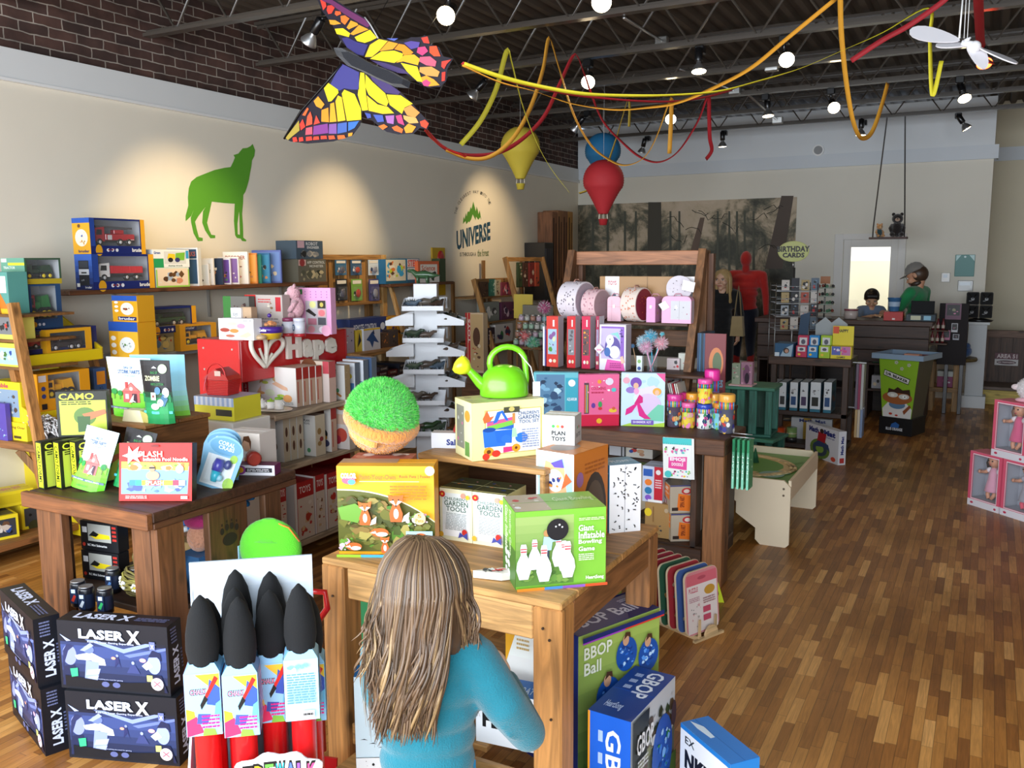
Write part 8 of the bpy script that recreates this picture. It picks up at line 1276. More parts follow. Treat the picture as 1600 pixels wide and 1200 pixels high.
for k,(dx,r,h,cc_,lb)in enumerate(((-.06,.022,.045,'e8e6e2','white toy teapot on the tray, left'),(.005,.022,.05,'9ac83a','white toy sugar bowl with green lid on the tray, middle'),(.065,.024,.07,'8ac03a','tall white toy jug with green lid on the tray, right'))):
 b=MB();b.lth([(r,0),(r*1.05,h*.1),(r,h*.8)],'f0eeea',n=20);b.lth([(r*1.02,h*.8),(r*.9,h*.95),(.004,h)],cc_,n=20);b.ball((0,0,h*1.05),.006,cc_);b.tube([(r,0,h*.3),(r+.014,0,h*.45),(r,0,h*.65)],.0035,'f0eeea');b.bd('toy_teapot',None,(tsx+dx,tsy-.005,zA+.012),label=lb,cat='toy crockery')
TPZ=RT+.001
def topb(name,pl,pr,pt,y,d,c,label,front,zb=TPZ,rz=R(14)):
 x0=at(pl,pt,y=y).x;x1=at(pr,pt,y=y).x;h=at((pl+pr)/2,pt,y=y).z-zb;return ctn(name,(x1-x0)*1.0,d,h,c,(x0,y,zb),rz,label,front=front)
topb('toy_food_box',341,392,498,3.56,.07,'f0eef0','white box with toy bread pictures at the near end of the red rack',[('r',0,0,1,1,'f2f0f2'),('e',.4,.75,.14,.09,'e8e4b8'),('e',.65,.65,.12,.12,'e8a0b8'),('e',.18,.45,.14,.1,'a8483a'),('e',.45,.42,.13,.1,'d8904a'),('e',.33,.18,.13,.07,'b8705a'),('p',[(.55,.15),(.85,.4),(.95,.25),(.8,.1)],'e8d4b0'),('t','snack',.72,.88,.85,.94,'8a8a8a'),('t','set',.88,.88,.95,.94,'8a8a8a')],rz=R(4))
zq=at(366,498,y=3.6).z+.0015
topb('toy_box',360,375,481,3.64,.05,'eceaea','small white box on end behind the bread picture box',[('t','toys',.2,.7,.7,.85,'8a8a8a')],rz=R(4));topb('toy_box',375,391,480,3.66,.05,'c0a080','small kraft box beside the small white one',[('e',.3,.3,.15,.2,'6a4030'),('e',.7,.3,.12,.2,'7a4a34'),('e',.5,.6,.1,.1,'5a3a2a')],rz=R(4))
topb('dinosaur_kit_box',348,386,463,3.78,.05,'5a5a54','green and grey box with a skeleton picture on the red rack top',[('r',0,0,.3,1,'3a7a38'),('r',.3,0,1,1,'6a6862'),('n',.35,.4,.98,.85,['4a2a28','3a2020','7a5a50'],12,3,.12)],rz=R(4))
topb('wooden_toy_box',382,437,461,3.80+.05,.07,'b8a8a0','tall grey and red toy box in the middle of the red rack top',[('r',0,0,.3,.99,'b88a7a'),('r',0,.55,.3,1,'e0302c'),('r',.3,0,1,1,'bcb0a8'),('r',.82,.6,.96,.95,'c02a34'),('l',.36,.8,.7,.92,'c84a4a',2),('n',.55,.55,.8,.85,['e8dcc8','a88a6a','8a6a4a'],6,3,.2),('l',.4,.3,.9,.45,'8a8078',2)],rz=R(4))
topb('white_toy_box',438,461,467,4.0,.04,'e4e2e2','white box behind the pink teddy',[('l',.2,.7,.6,.85,'9a9a9a',2)],rz=R(4))
topb('vanity_kit_box',460,513,450,4.05,.05,'e4a8cc','large pink dotted play make-up box at the far end of the red rack top',[('r',0,0,1,1,'e4a4cc'),('r',.06,.86,.22,.97,'2a7a38')]+[('e',.3+.15*i,.92-.06*j,.012,0,'9a5aa8')for i in range(5)for j in range(3)]+[('r',.3,.02,.88,.72,'b8b0b4'),('r',.42,.55,.6,.72,'c8c8b8'),('e',.5,.64,.09,.07,'dcd890'),('r',.64,.56,.86,.73,'3a3028'),('e',.75,.64,.05,.05,'c8b85a'),('r',.64,.38,.86,.54,'d8a8a8'),('e',.75,.46,.09,.07,'e07a80'),('r',.64,.2,.86,.36,'55555c'),('r',.36,.2,.6,.34,'b07080'),('e',.75,.1,.09,.07,'f0e0e8'),('e',.86,.08,.13,.12,'f0b0cc'),('e',.45,.1,.1,.08,'d8909c'),('p',[(.3,.5),(.4,.55),(.6,.42),(.55,.38)],'2a2420')],rz=R(4))
x0=at(514,480,y=4.3).x;b=MB();b.box(x0,4.28,TPZ,x0+.02,4.34,at(516,474,y=4.3).z,'c8c0b4','print');b.bd('picture_book',label='slim pale book on end right of the pink box',cat='book')
p_=at(424,522,y=3.72);tb=empty('cookie_tub',(p_.x+.01,3.70,TPZ),label='clear and purple tub of letter cookies on the red rack top',cat='tub');b=MB();b.lth([(.055,0),(.065,.03),(.07,.035)],'e0b82a',n=24);b.lth([(.073,.035),(.075,.07)],'4a2a8a',n=24);b.art((-.05,-.0765,.038),(.1,0,0),(0,0,.03),[('t','ABC Cookies',.1,.25,.95,.8,'f4f0f4',0,.05)]);b.bd('tub_body',tb)
b=MB();b.lth([(.074,.07),(.066,.095),(.04,.115),(.012,.12)],'e8d8f0','clear',n=24);b.ball((0,0,.13),.012,'4a2a8a');b.bd('lid',tb);b=MB();rnd=random.Random(4)
for k in range(24):a=rnd.uniform(0,6.28);r_=rnd.uniform(0,.045);b.box(r_*cos(a)-.01,r_*sin(a)-.01,.07+rnd.uniform(0,.015),r_*cos(a)+.01,r_*sin(a)+.01,.085+rnd.uniform(0,.018)*(1-r_/.06),'e8964a','matte',.002)
b.bd('cookies',tb)
p_=at(411,527,y=3.64);b=MB();b.lth([(.03,0),(.042,.02),(.045,.022),(.03,.038),(.01,.042)],'d8ccb0','clear',n=16);b.lth([(.028,.002),(.034,.016),(.02,.028)],'c8a880',n=12);b.bd('cake_container',None,(p_.x,3.625,TPZ),label='small clear container with toy cake beside the purple tub',cat='container')
for px_,lb in((455,'left'),(472,'right')):
 p_=at(px_,523,y=3.9);b=MB();b.lth([(.034,0),(.034,.018)],'b82830',n=20);b.lth([(.033,.018),(.033,.085)],'dcdce4',n=20);b.lth([(.034,.085),(.034,.105),(.01,.108)],'8a3a5a' if lb=='left' else 'd8d8e4',n=20)
 b.art((-.022,-.0345,.03),(.044,0,0),(0,0,.045),[('e',.5,.5,.45,.45,'2a5a80'),('t','12',.3,.3,.7,.7,'f0f0f4',0,.05)]);b.bd('toy_tin',None,(p_.x,3.88,TPZ),R(-30),lb+' of two red and white tins with blue number badge on the red rack','tin')
e=teddy((at(470,495,y=4.02).x,3.985,TPZ+.095),.72,'dca8b0','ecd0cc','pink plush teddy sitting on the tins in front of the pink box',R(-50))
# ================================================================== WHITE CAROUSEL WITH TOY DINOSAURS
cyy=5.45;p_=at(668,560,y=cyy);wcx=p_.x;wt=at(668,443,y=cyy).z
ca=empty('display_carousel',(wcx,cyy,0),R(28),'white revolving display tower with sloping trays of toy dinosaurs','display');WH='e4e6ea'
cb=.085;pbox(ca,'column',(-cb,-cb,.12,cb,cb,wt),WH,'plastic',.003);b=MB();b.lth([(.26,0),(.26,.02),(.05,.03),(.05,.12)],'d0d2d6',n=32);b.bd('base',ca)
def dino(loc,rz,s,col,label,spikes=False):
 b=MB();b.tube([(-.09*s,0,.045*s),(-.05*s,0,.045*s),(0,0,.05*s),(.045*s,0,.048*s),(.07*s,0,.07*s),(.095*s,0,.07*s)],[.003*s,.012*s,.024*s,.02*s,.012*s,.008*s],col,'plastic',8)
 for x,y in((-.02,.014),(-.02,-.014),(.035,.013),(.035,-.013)):b.tube([(x*s,y*s,.045*s),(x*s+.004,y*s*1.2,.02*s),(x*s,y*s*1.2,0)],[.010*s,.007*s,.006*s],col,'plastic',6)
 if spikes:
  for k in range(6):b.lth([(.006*s,0),(.0005,.02*s)],'2a3a24',n=5,c=((-.05+.02*k)*s,0,(.055+.012*sin(k*.6))*s))
 return b.bd('toy_dinosaur',None,loc,rz,label,'toy','toy dinosaurs on the carousel')
zs_l=[at(640,q,y=cyy).z for q in(482,529,578,628)]
lev=0
cols_=['5a6a7a','6a6258','4a3a30','3a4a3a','6a5a50','2f4a2a','4a5a48','5a5048'];names_=['slate blue','grey brown','dark brown','dark green','tan','deep green','olive','brown']
ang0=ca.rotation_euler.z;step=zs_l[0]-zs_l[1]
k2=0
for s_i in range(4):
 for l_i in range(5):
  z=zs_l[0]-step*l_i-(step*.5 if s_i%2 else 0)
  if z<.2:continue
  a=-pi/2+s_i*pi/2;M=Matrix.Rotation(s_i*pi/2,4,'Z');b=MB();b.X=M;tw,td=.145,.20
  b.box(-tw,-cb-td,z,tw,-cb,z+.004,WH,'plastic');b.box(-tw,-cb-td,z,tw,-cb-td+.004,z+.035,WH,'plastic');b.box(-tw,-cb-.004,z,tw,-cb,z+.085,WH,'plastic')
  for q in(-1,1):x=q*tw;b.prs([(-cb-td,z),(-cb,z),(-cb,z+.085),(-cb-.05,z+.085),(-cb-td,z+.035)],x-.002,x+.002,WH,'plastic','yz')
  b.bd('tray',ca)
  if s_i<2:
   for m in range(2 if l_i%2 else 3):
    lx=-.09+.09*m;loc=Matrix.Rotation(ang0,4,'Z')@M@Vector((lx,-cb-.10,z+.005));k2+=1
    side=['front','right'][s_i];dino((wcx+loc.x,cyy+loc.y,loc.z),ang0+s_i*pi/2+R(40*m-30),.95+.2*((l_i+m)%2),cols_[(l_i*3+m+s_i)%8],names_[(l_i*3+m+s_i)%8]+' toy dinosaur, '+['left','middle','right'][m]+' in the '+['top','second','third','fourth','fifth'][l_i]+' '+side+' tray of the carousel',(l_i+m)%2==0)
dino((wcx+.0,cyy-.02,wt+.001),R(200),1.3,'3a5a3a','green toy dinosaur standing on top of the white carousel')
# ================================================================== BACK LEFT SHELVES
def ladder(y0,y1,x0,zt_,zs_list,label,c='a87a44',dpt=.34):
 """leaning shelf against the left wall between y0 and y1; x0 = foot distance"""
 e=empty('ladder_shelf',(XL+.03,y0,0),label=label,cat='shelf');L_=x0-XL-.03
 for yy in(0,y1-y0):b=MB();b.bar((L_,yy,0),(L_*.38,yy,zt_),.03,.055,c,'wood_z');b.bd('side_rail',e);b=MB();b.bar((.02,yy,0),(.02,yy,zt_*.98),.03,.04,'8a6234','wood_z');b.bd('rear_post',e)
 for z in zs_list:f=L_*(1-.62*z/zt_);pbox(e,'shelf_board',(.0,.02,z-.018,f,y1-y0-.02,z),'8a6234','wood_y')
 pbox(e,'top_rail',(L_*.38-.02,0,zt_-.05,L_*.38,y1-y0,zt_),c,'wood_y');return e
zt1=at(590,548,x=-4.75).z
sl=shelf('sloping_shelf',XL+.02,6.0,-4.70,7.05,zt1,.03,'a87a44','timber shelf under the slatted panel with bird and robot kits',brackets=(6.2,6.9),bz=.2)
b=MB();b.bar((-4.72,5.98,0),(-5.0,5.98,zt1+.35),.04,.06,'b08850','wood_z');b.bd('leaning_post',label='leaning timber post at the left end of the shelf under the slatted panel',cat='post')
for pl,pr,pt,zb,xf,d,c,lb,ar in((546,606,497,zt1+.10,-5.0,.15,'3a4a80','long dark blue remote control toy box on the shelf under the panel',[('r',0,0,1,1,'27356e'),('t','REMOTE CONTROL',.1,.35,.7,.7,'c8d0e4'),('e',.85,.5,.06,0,'c8d0e4')]),(606,630,494,zt1,-4.98,.12,'c89020','yellow kit box right of the blue remote control box',[('n',0,0,1,1,['4a2a5a','e0b02a','5a3a20'],10,3)]),(538,553,513,zt1,-4.85,.1,'a8a0b0','grey red and white kit box at the left end of that shelf',[('n',0,0,1,1,['b83a3a','e8e8e8','4a4a6a'],8,4)]),(556,566,516,zt1,-4.85,.03,'c8b03a','half hidden yellow framed black wing kit',[('p',[(.2,.2),(.8,.5),(.5,.9)],'1a1a1a')]),(568,594,513,zt1,-4.83,.04,'c8ccd8','blue grey kit box with a folded blue bird and yellow rim',[('r',0,.93,1,1,'d8b82a'),('p',[(.15,.5),(.5,.85),(.9,.3),(.6,.4),(.5,.1),(.35,.4)],'2a4a80'),('p',[(.5,.8),(.6,.95),(.65,.7)],'1f2f5a')]),(596,608,520,zt1,-4.85,.08,'5a4438','brown robot kit box with copper figure',[('n',0,0,1,1,['b8703a','2a2a3a','d89a5a'],8,5)]),(608,622,515,zt1,-4.85,.08,'4a4040','dark kit box near the white carousel',[('n',0,0,1,1,['c8902a','2a2a2a'],8,6)])):
 wbx('toy_kit_box',pl,pr,pt,zb,xf,d,c,lb,front=ar)
b=MB();b.box(XL+.05,6.3,zt1+.001,-5.0,6.95,zt1+.098,'2a2c34','print');b.bd('toy_kit_box',label='black flat box under the blue remote control box',cat='box')
shelf('low_wall_shelf',XL+.001,5.9,-4.8,7.1,.62,.03,'5a3a24','dark lower shelf with stacked red and dark game boxes',brackets=(6.2,6.9),bz=.2)
rnd=random.Random(3)
for k in range(7):
 y_=5.98+.155*k;n_=2+k%2
 for j in range(n_):b=MB();c=rnd.choice(['4a2028','2a2c38','5a3a30','6a2a28','3a3034']);b.box(0,0,0,.3,.14,.045,c,'print',.002);b.art((.3005,.01,.008),(0,.12,0),(0,0,.03),[('t','GAME',.1,.2,.9,.8,'c8b8a8')]);b.bd('game_box',None,(-5.16+.01*j,y_,.622+.047*j),0,'dark game box lying '+['lowest','second','topmost'][j]+' in the '+['nearest','second','third','fourth','fifth','sixth','farthest'][k]+' pile on the dark lower shelf','box','piles of dark game boxes')
y0=at(741,440,x=-5.02).y;y1=at(797,440,x=-5.02).y;y1=min(y1,9.4)
L1=ladder(y0,y1,-4.55,at(741,436,x=-5.05).z,[at(770,538,x=-4.80).z,at(770,502,x=-4.90).z,at(770,463,x=-4.97).z],'narrow pine ladder shelf by the left wall behind the watering can')
zL=[at(770,463,x=-4.97).z,at(770,502,x=-4.90).z,at(770,538,x=-4.80).z]
for pl,pr,pt,li,xf,c,lb,ar in((751,763,440,0,-5.0,'5a4030','brown box with circle motif, left on the ladder shelf top',['8a6a4a','3a2a20']),(765,774,436,0,-5.02,'3a7a68','teal green box on the ladder shelf top',['5a9a88','c8d8c8']),(775,783,437,0,-5.0,'c8b894','cream box with dark marks on the ladder shelf top',['8a4a3a','3a2a20']),(784,799,441,0,-4.98,'8a3a48','crimson box with white print on the ladder shelf top',['d8c8c8','3a3a5a','c85a6a']),(756,780,472,1,-4.92,'8a9088','grey white game box on the middle ladder shelf',['e8e8e4','4a4a4a','2a5a6a']),(783,803,472,1,-4.92,'6a3a58','plum box with pale lettering on the middle ladder shelf',['e0c8d8','3a2a4a']),(762,773,512,2,-4.82,'3a2a38','dark box with word TOY on the lowest ladder shelf',['e0d0d8']),(774,801,506,2,-4.82,'d4d0cc','white box with small coloured figures on the lowest ladder shelf',['b83a3a','3a7a4a','3a3a5a'])):
 wbx('small_box',pl,pr,pt,zL[li],xf,.09,c,lb,front=[('n',.05,.05,.95,.95,ar,9,int(pl),.2)]+([('t','TOY',.1,.3,.9,.6,'e8d8e0')]if 'TOY' in lb else[]))
A=at(755,545,y=6.9);ctn('toy_instrument_box',at(755,500,y=6.9).x-at(727,500,y=6.9).x,.08,at(740,489,y=6.9).z-.70,'d8c0a0',(at(727,500,y=6.9).x,6.9,.70),0,'tall red and cream toy box left of the ladder shelf',front=[('r',0,0,.12,1,'b02a2a'),('r',.15,0,.28,1,'c03030'),('r',.3,.04,.98,.98,'c8a878'),('e',.62,.6,.2,.16,'5a3a2a'),('n',.32,.08,.95,.5,['b83a2a','e0d0b0','6a4a34'],12,3,.2),('t','TOYS',.16,.5,.27,.9,'f0e0d8',90)])
b=MB();b.box(at(720,500,y=6.88).x,6.88,0,at(760,500,y=6.88).x,7.0,.699,'6a4528','wood_x');b.bd('display_block',label='dark timber block under the tall red and cream box',cat='block')
yA2,yB2=at(790,430,x=-5.0).y,min(at(848,430,x=-5.0).y,10.9)
L2=ladder(yA2,yB2,-4.5,at(800,402,x=-5.1).z,[.7,1.15],'wide brown ladder shelf near the back corner with bagged sets')
for k,(pl,pr,c,lb)in enumerate(((806,813,'3a4a30','green'),(814,822,'4a3028','dark brown'),(824,832,'7a2a2a','red'),(833,840,'b8503a','orange and silver'))):
 x=-5.05;y_=at(pl,420,x=x).y;y2_=min(at(pr,420,x=x).y,yB2-.05);zt_=at(pl,410,x=x).z;b=MB();b.box(0,0,-.30,.03,y2_-y_,0,c,'print',.006);b.art((.0305,.0,-.3),(0,y2_-y_,0),(0,0,.3),[('n',0,0,1,1,['c8b8a8','2a2a2a',c,'8a5a4a'],12,k,.3)]);b.tube([(.015,.02,0),(.015,.02,.03)],.003,'lgrey');b.bd('bagged_toy_set',None,(x,y_,zt_),label=lb+' bagged toy set hanging on the wide brown ladder shelf',cat='bagged set',group='bagged sets near the back corner')
y_=at(846,400,x=-5.1).y;b=MB();b.box(XL+.002,y_,1.2,-5.05,y_+.25,at(850,379,x=-5.1).z,'1c1a1c','plastic',.004)
for k in range(4):b.box(-5.049,y_+.02+.055*k,1.25,-5.045,y_+.06+.055*k,at(850,382,x=-5.1).z-.05,'3a3438','plastic')
b.bd('wall_cabinet',label='narrow black wall cabinet left of the slatted crates',cat='cabinet')
y_=at(866,360,x=-5.1).y
for k in range(4):
 b=MB();zt_=at(880,329+(3 if k==0 else 0),x=-5.1).z;zb_=1.25;b.box(0,.0,zb_,.22,.16,zt_,['8a5a3a','9a6a44','8a5c3c','b08040'][k],'wood_z',.005);b.box(.2205,.03,zb_+.2,.222,.055,zt_-.08,'2a1a14','matte');b.box(.2205,.10,zb_+.1,.222,.12,zt_-.15,'3a2218','matte')
 b.bd('slatted_crate',None,(XL+.002,y_+.165*k,0),0,['nearest','second','third','farthest'][k]+' tall brown slatted crate panel on the wall by the back corner','crate panel','tall crate panels in the back corner')
b=MB()
for k in range(4):b.bar((XL+.12,y_+.08+.165*k,0),(XL+.12,y_+.08+.165*k,1.25),.06,.04,'5a3a24','wood_z')
b.box(XL+.002,y_,1.21,XL+.24,y_+.66,1.249,'5a3a24','wood_y');b.bd('crate_stand',label='dark timber stand under the tall crate panels',cat='stand')
xg=-4.3;yg=6.75;gz=at(820,540,y=yg).z;gx_=at(803,540,y=yg).x
st=empty('jar_stand',(gx_-.05,yg-.05,0),label='low timber stand with shelves of small clear jars behind the watering can',cat='stand')
pbox(st,'top_board',(0,0,gz-.03,.34,.30,gz-.005),'7a5230','wood_x')
for x in(.0,.30):pbox(st,'leg',(x,.02,0,x+.04,.06,gz-.03),'6a4528','wood_z');pbox(st,'leg',(x,.24,0,x+.04,.28,gz-.03),'6a4528','wood_z')
pbox(st,'wire_back',(.02,.27,gz,.32,.28,gz+.34),'8a8a84','metal')
for j in range(4):
 for i in range(5):
  x=gx_-.03+.058*i;z=gz-.004+.068*j;c=random.Random(j*5+i).choice(['b8d0d0','d0b8c8','c8c8c0','a8c8b0','b88a7a','8ab8c0']);b=MB();b.lth([(.02,0),(.024,.004),(.024,.042)],c,'plastic',n=12);b.lth([(.021,.042),(.021,.055),(.005,.056)],'d4d4d0','metal',n=12);b.bd('small_jar',None,(x,yg+.20-.035*(3-j),z+.001),label='small '+{'b8d0d0':'pale blue','d0b8c8':'pink','c8c8c0':'grey','a8c8b0':'green','b88a7a':'rusty','8ab8c0':'teal'}[c]+' jar, '+['lowest','second','third','top'][j]+' row, '+['first','second','third','fourth','fifth'][i]+' from the left',cat='jar',group='small jars behind the watering can')
for k,(px_,py_,c,c2,lb,n_)in enumerate(((835,536,'5ac8b8','8ad8a0','turquoise tinsel ball on the jar stand',500),(822,525,'e05a6a','f08a8a','pink foil cone beside the tinsel on the jar stand',160),(852,480,'b83a7a','e07aa8','magenta tinsel ball left of the large round case',500))):
 q=at(px_,py_,y=yg-.0);b=MB();b.ball((0,0,0),.03,c2,'plastic',10,8);fur(b,(0,0,0),(.035,)*3,[c,c2,'e8f0f0'],n_,.035,k,wdt=.004,mat='plastic');b.tube([(0,0,0),(0,.0,gz-q.z-.02 if q.z>gz else-.02)],.004,'lgrey');b.bd('tinsel_decoration',None,(q.x,yg-.02,q.z),label=lb,cat='decoration')
b=MB();q0,q1=at(803,497,y=7.2),at(832,460,y=7.2);b.box(0,0,0,q1.x-q0.x,.012,q1.z-q0.z,'c8b04a','print');b.box(.02,.0,q0.z*-1,.04,.012,0,'8a6234','wood_z');b.box(q1.x-q0.x-.04,0,-q0.z,q1.x-q0.x-.02,.012,0,'8a6234','wood_z');b.bd('yellow_board',None,(q0.x,7.2,q0.z),label='mustard yellow board behind the jars',cat='board')
q=at(821,500,y=7.0);b=MB();b.lth([(.045,0),(.03,.07),(.006,.14)],'d8dcdc','clear',n=10,smooth=False);b.lth([(.035,.002),(.02,.06)],'b8a8a0',n=8);b.box(-.05,-.05,-.02,.05,.05,0,'8a6234','wood_x');b.box(-.015,-.015,-q.z,.015,.015,-.02,'6a4528','wood_z');b.bd('gift_cone',None,(q.x,7.0,q.z),label='pointed clear gift cone on a small post',cat='gift bag')
# ================================================================== BACK OF THE SHOP
def px2(a,b,c,y):p,q=at(a,c,y=y),at(b,c,y=y);return p.x,q.x,p.z
dx0,dx1,gl0,gl1,gzt=-1.665,-1.02,-1.575,-1.11,at(1360,386,y=YB).z
b=MB();b.box(-1.77,YB-.03,0,dx0,YB,2.02,'e4e2de','paint',.003);b.box(dx1,YB-.03,0,-.935,YB,2.02,'e4e2de','paint',.003);b.box(dx0,YB-.03,1.95,dx1,YB,2.02,'e4e2de','paint');b.bd('trim_1',kind='structure')
d_=empty('door_1',(dx0,YB+.02,0));d_['kind']='structure'
for nm,q in(('leaf',(0,0,0,gl0-dx0,.04,1.95)),('leaf',(gl1-dx0,0,0,dx1-dx0,.04,1.95)),('leaf',(gl0-dx0,0,gzt,gl1-dx0,.04,1.95)),('leaf',(gl0-dx0,0,0,gl1-dx0,.04,.3))):pbox(d_,nm,q,'dcdad6','paint',.002)
colmat('lit_glass',.2,emit=.85);b=MB();b.box(gl0-dx0,.01,.3,gl1-dx0,.02,gzt-.17,'e6dfbf','lit_glass');b.box(gl0-dx0,.01,gzt-.17,gl1-dx0,.02,gzt,'f8f6ea','lit_glass');b.bd('frosted_glass',d_)  # glow stands for the lit room behind; whiter top band is a painted shopfront reflection
b=MB();b.tube([(.05,-.01,1.0),(.05,-.06,1.0),(.14,-.06,1.0)],.01,'lgrey','metal');b.bd('door_handle',d_)
x0,x1,z1=px2(1493,1524,398,YB-.02);z0=at(1508,432,y=YB-.02).z
b=MB();b.box(x0,YB-.02,z0,x1,YB-.001,z1,'5f9490','print',.004);b.art((x0,YB-.0205,z0),(x1-x0,0,0),(0,0,z1-z0),[('p',[(.05,.7),(.3,.98),(.05,.98)],'c8e8e8'),('p',[(.7,.98),(.98,.7),(.98,.98)],'c8e8e8'),('e',.5,.9,.06,0,'d8f0f0')]);b.bd('wall_plaque',label='teal mirror plaque on the back wall right of the man',cat='plaque')
for a,c,t,bt,lb in((1471,1485,426,441,'small white card reader box on the wall between man and teal plaque'),(1497,1521,438,455,'grey metal wall box under the teal plaque')):x0,x1,z1=px2(a,c,t,YB-.03);b=MB();b.box(x0,YB-.03,at(a,bt,y=YB-.03).z,x1,YB-.001,z1,'d4d2cc' if a==1471 else 'a8a8a4','plastic',.005);b.box(x0+.02,YB-.034,z1-.06,x1-.03,YB-.03,z1-.02,'b8c4cc','plastic');b.bd('wall_box',label=lb,cat='wall box')
cy,cz=10.1,1.06;cx0,cx1=-2.28,-.52
ct=empty('sales_counter',(cx0,cy,0),label='dark timber sales counter in front of the glazed door',cat='counter');W=cx1-cx0
pbox(ct,'worktop',(-.03,-.03,cz-.05,W+.03,.6,cz),'4a2f22','wood_x')
for k in range(3):pbox(ct,'front_plank',(0,0,.62+.13*k,W,.03,.745+.13*k),'3e281c','wood_x')
pbox(ct,'front_panel',(0,.031,.62,W,.045,cz-.05),'2e1e16','wood_x')
for z in(.3,.58):pbox(ct,'shelf',(0,.02,z,W,.55,z+.025),'3a251a','wood_x')
for x in(0,.58,1.16,W-.03):pbox(ct,'divider',(x,.03,0,x+.03,.58,.62),'3a251a','wood_z')
pbox(ct,'back_board',(0,.56,0,W,.59,.62),'2e1e16','wood_x')
rnd=random.Random(8)
for k,(x,z,c,lb)in enumerate(((1.22,.606,'3f7a50','green tin on the upper counter shelf'),(1.34,.606,'c8a86a','yellow tan box on the upper counter shelf'),(1.22,.326,'b8b8c0','pale blue box on the lower counter shelf'),(1.36,.326,'a85a3a','rust box on the lower counter shelf'),(1.5,.326,'c8c0a8','cream box on the lower counter shelf'),(1.5,.606,'8a3a5a','plum box on the upper counter shelf'))):ctn('shelf_box',.1,.1,.1+.02*(k%3),c,(cx0+x,cy+.06,z),0,lb,front=[('n',.1,.1,.9,.9,['e8d8b8',c,'3a3a3a'],5,k,.3)])
def cbox(nm,a,c,t,d,col,lb,art=(),y=cy+.02,zb=cz+.001):x0,x1,z1=px2(a,c,t,y);return ctn(nm,x1-x0,d,z1-zb,col,(x0,y,zb),0,lb,front=art)
cbox('red_tin_box',1381,1411,487,.16,'b8241e','red box on the counter under the blue bucket',[('r',.45,.1,.6,.3,'e8d8d0')])
x0,x1,z1=px2(1387,1408,467,cy+.08);zr=at(1396,487,y=cy+.02).z+.002;b=MB();r=(x1-x0)/2;b.lth([(r*.75,0),(r,z1-zr),(r*1.06,z1-zr+.004),(r*1.06,z1-zr+.012)],'3a6a98',n=24,cap=False);b.lth([(.0,.002),(r*.75,.002)],'2a4a68',n=24,cap=False);b.lth([(r*.86,.05),(r*.95,.10)],'a8c0d8',n=24,cap=False);b.bd('toy_bucket',None,((x0+x1)/2,cy+.10,zr),label='blue printed bucket standing on the red box',cat='bucket')
x0,x1,z1=px2(1318,1342,469,cy+.1);b=MB();r=(x1-x0)/2;b.lth([(r*.9,0),(r,.03),(r,z1-cz-.04),(r*.8,z1-cz)],'dcd8d8','clear',n=20);b.lth([(r*.85,.005),(r*.92,.05),(r*.9,.09)],'c8b8b0',n=20);b.lth([(r*.93,.09),(r*.93,.11)],'8a3a4a',n=20);b.bd('candy_jar',None,((x0+x1)/2,cy+.14,cz+.001),label='clear jar with striped sweets at the left on the counter',cat='jar')
x0,x1,z1=px2(1424,1461,470,cy+.2);b=MB();b.box(x0,cy+.2,cz+.07,x1,cy+.215,z1,'101214','matte',.004);b.box(x0+.1,cy+.22,cz+.07,x1-.1,cy+.3,cz+.12,'1a1a1c','plastic');b.box(x0-.03,cy+.06,cz+.001,x1+.02,cy+.36,cz+.07,'4a565e','matte',.004);b.art((x0-.03,cy+.0595,cz+.001),(x1-x0+.05,0,0),(0,0,.07),[('r',.15,.15,.5,.8,'c8c8a8'),('r',.6,.15,.85,.8,'8ac0d8')]);b.bd('cash_register',label='black screen register on a grey drawer on the counter',cat='cash register')
x0=at(1412,497,y=cy).x;b=MB();b.lth([(.025,0),(.028,.06),(.02,.075)],'c8ccc8','clear',n=12);b.bd('small_glass',None,(x0+.03,cy+.05,cz+.001),label='small clear glass between red box and register',cat='glass')
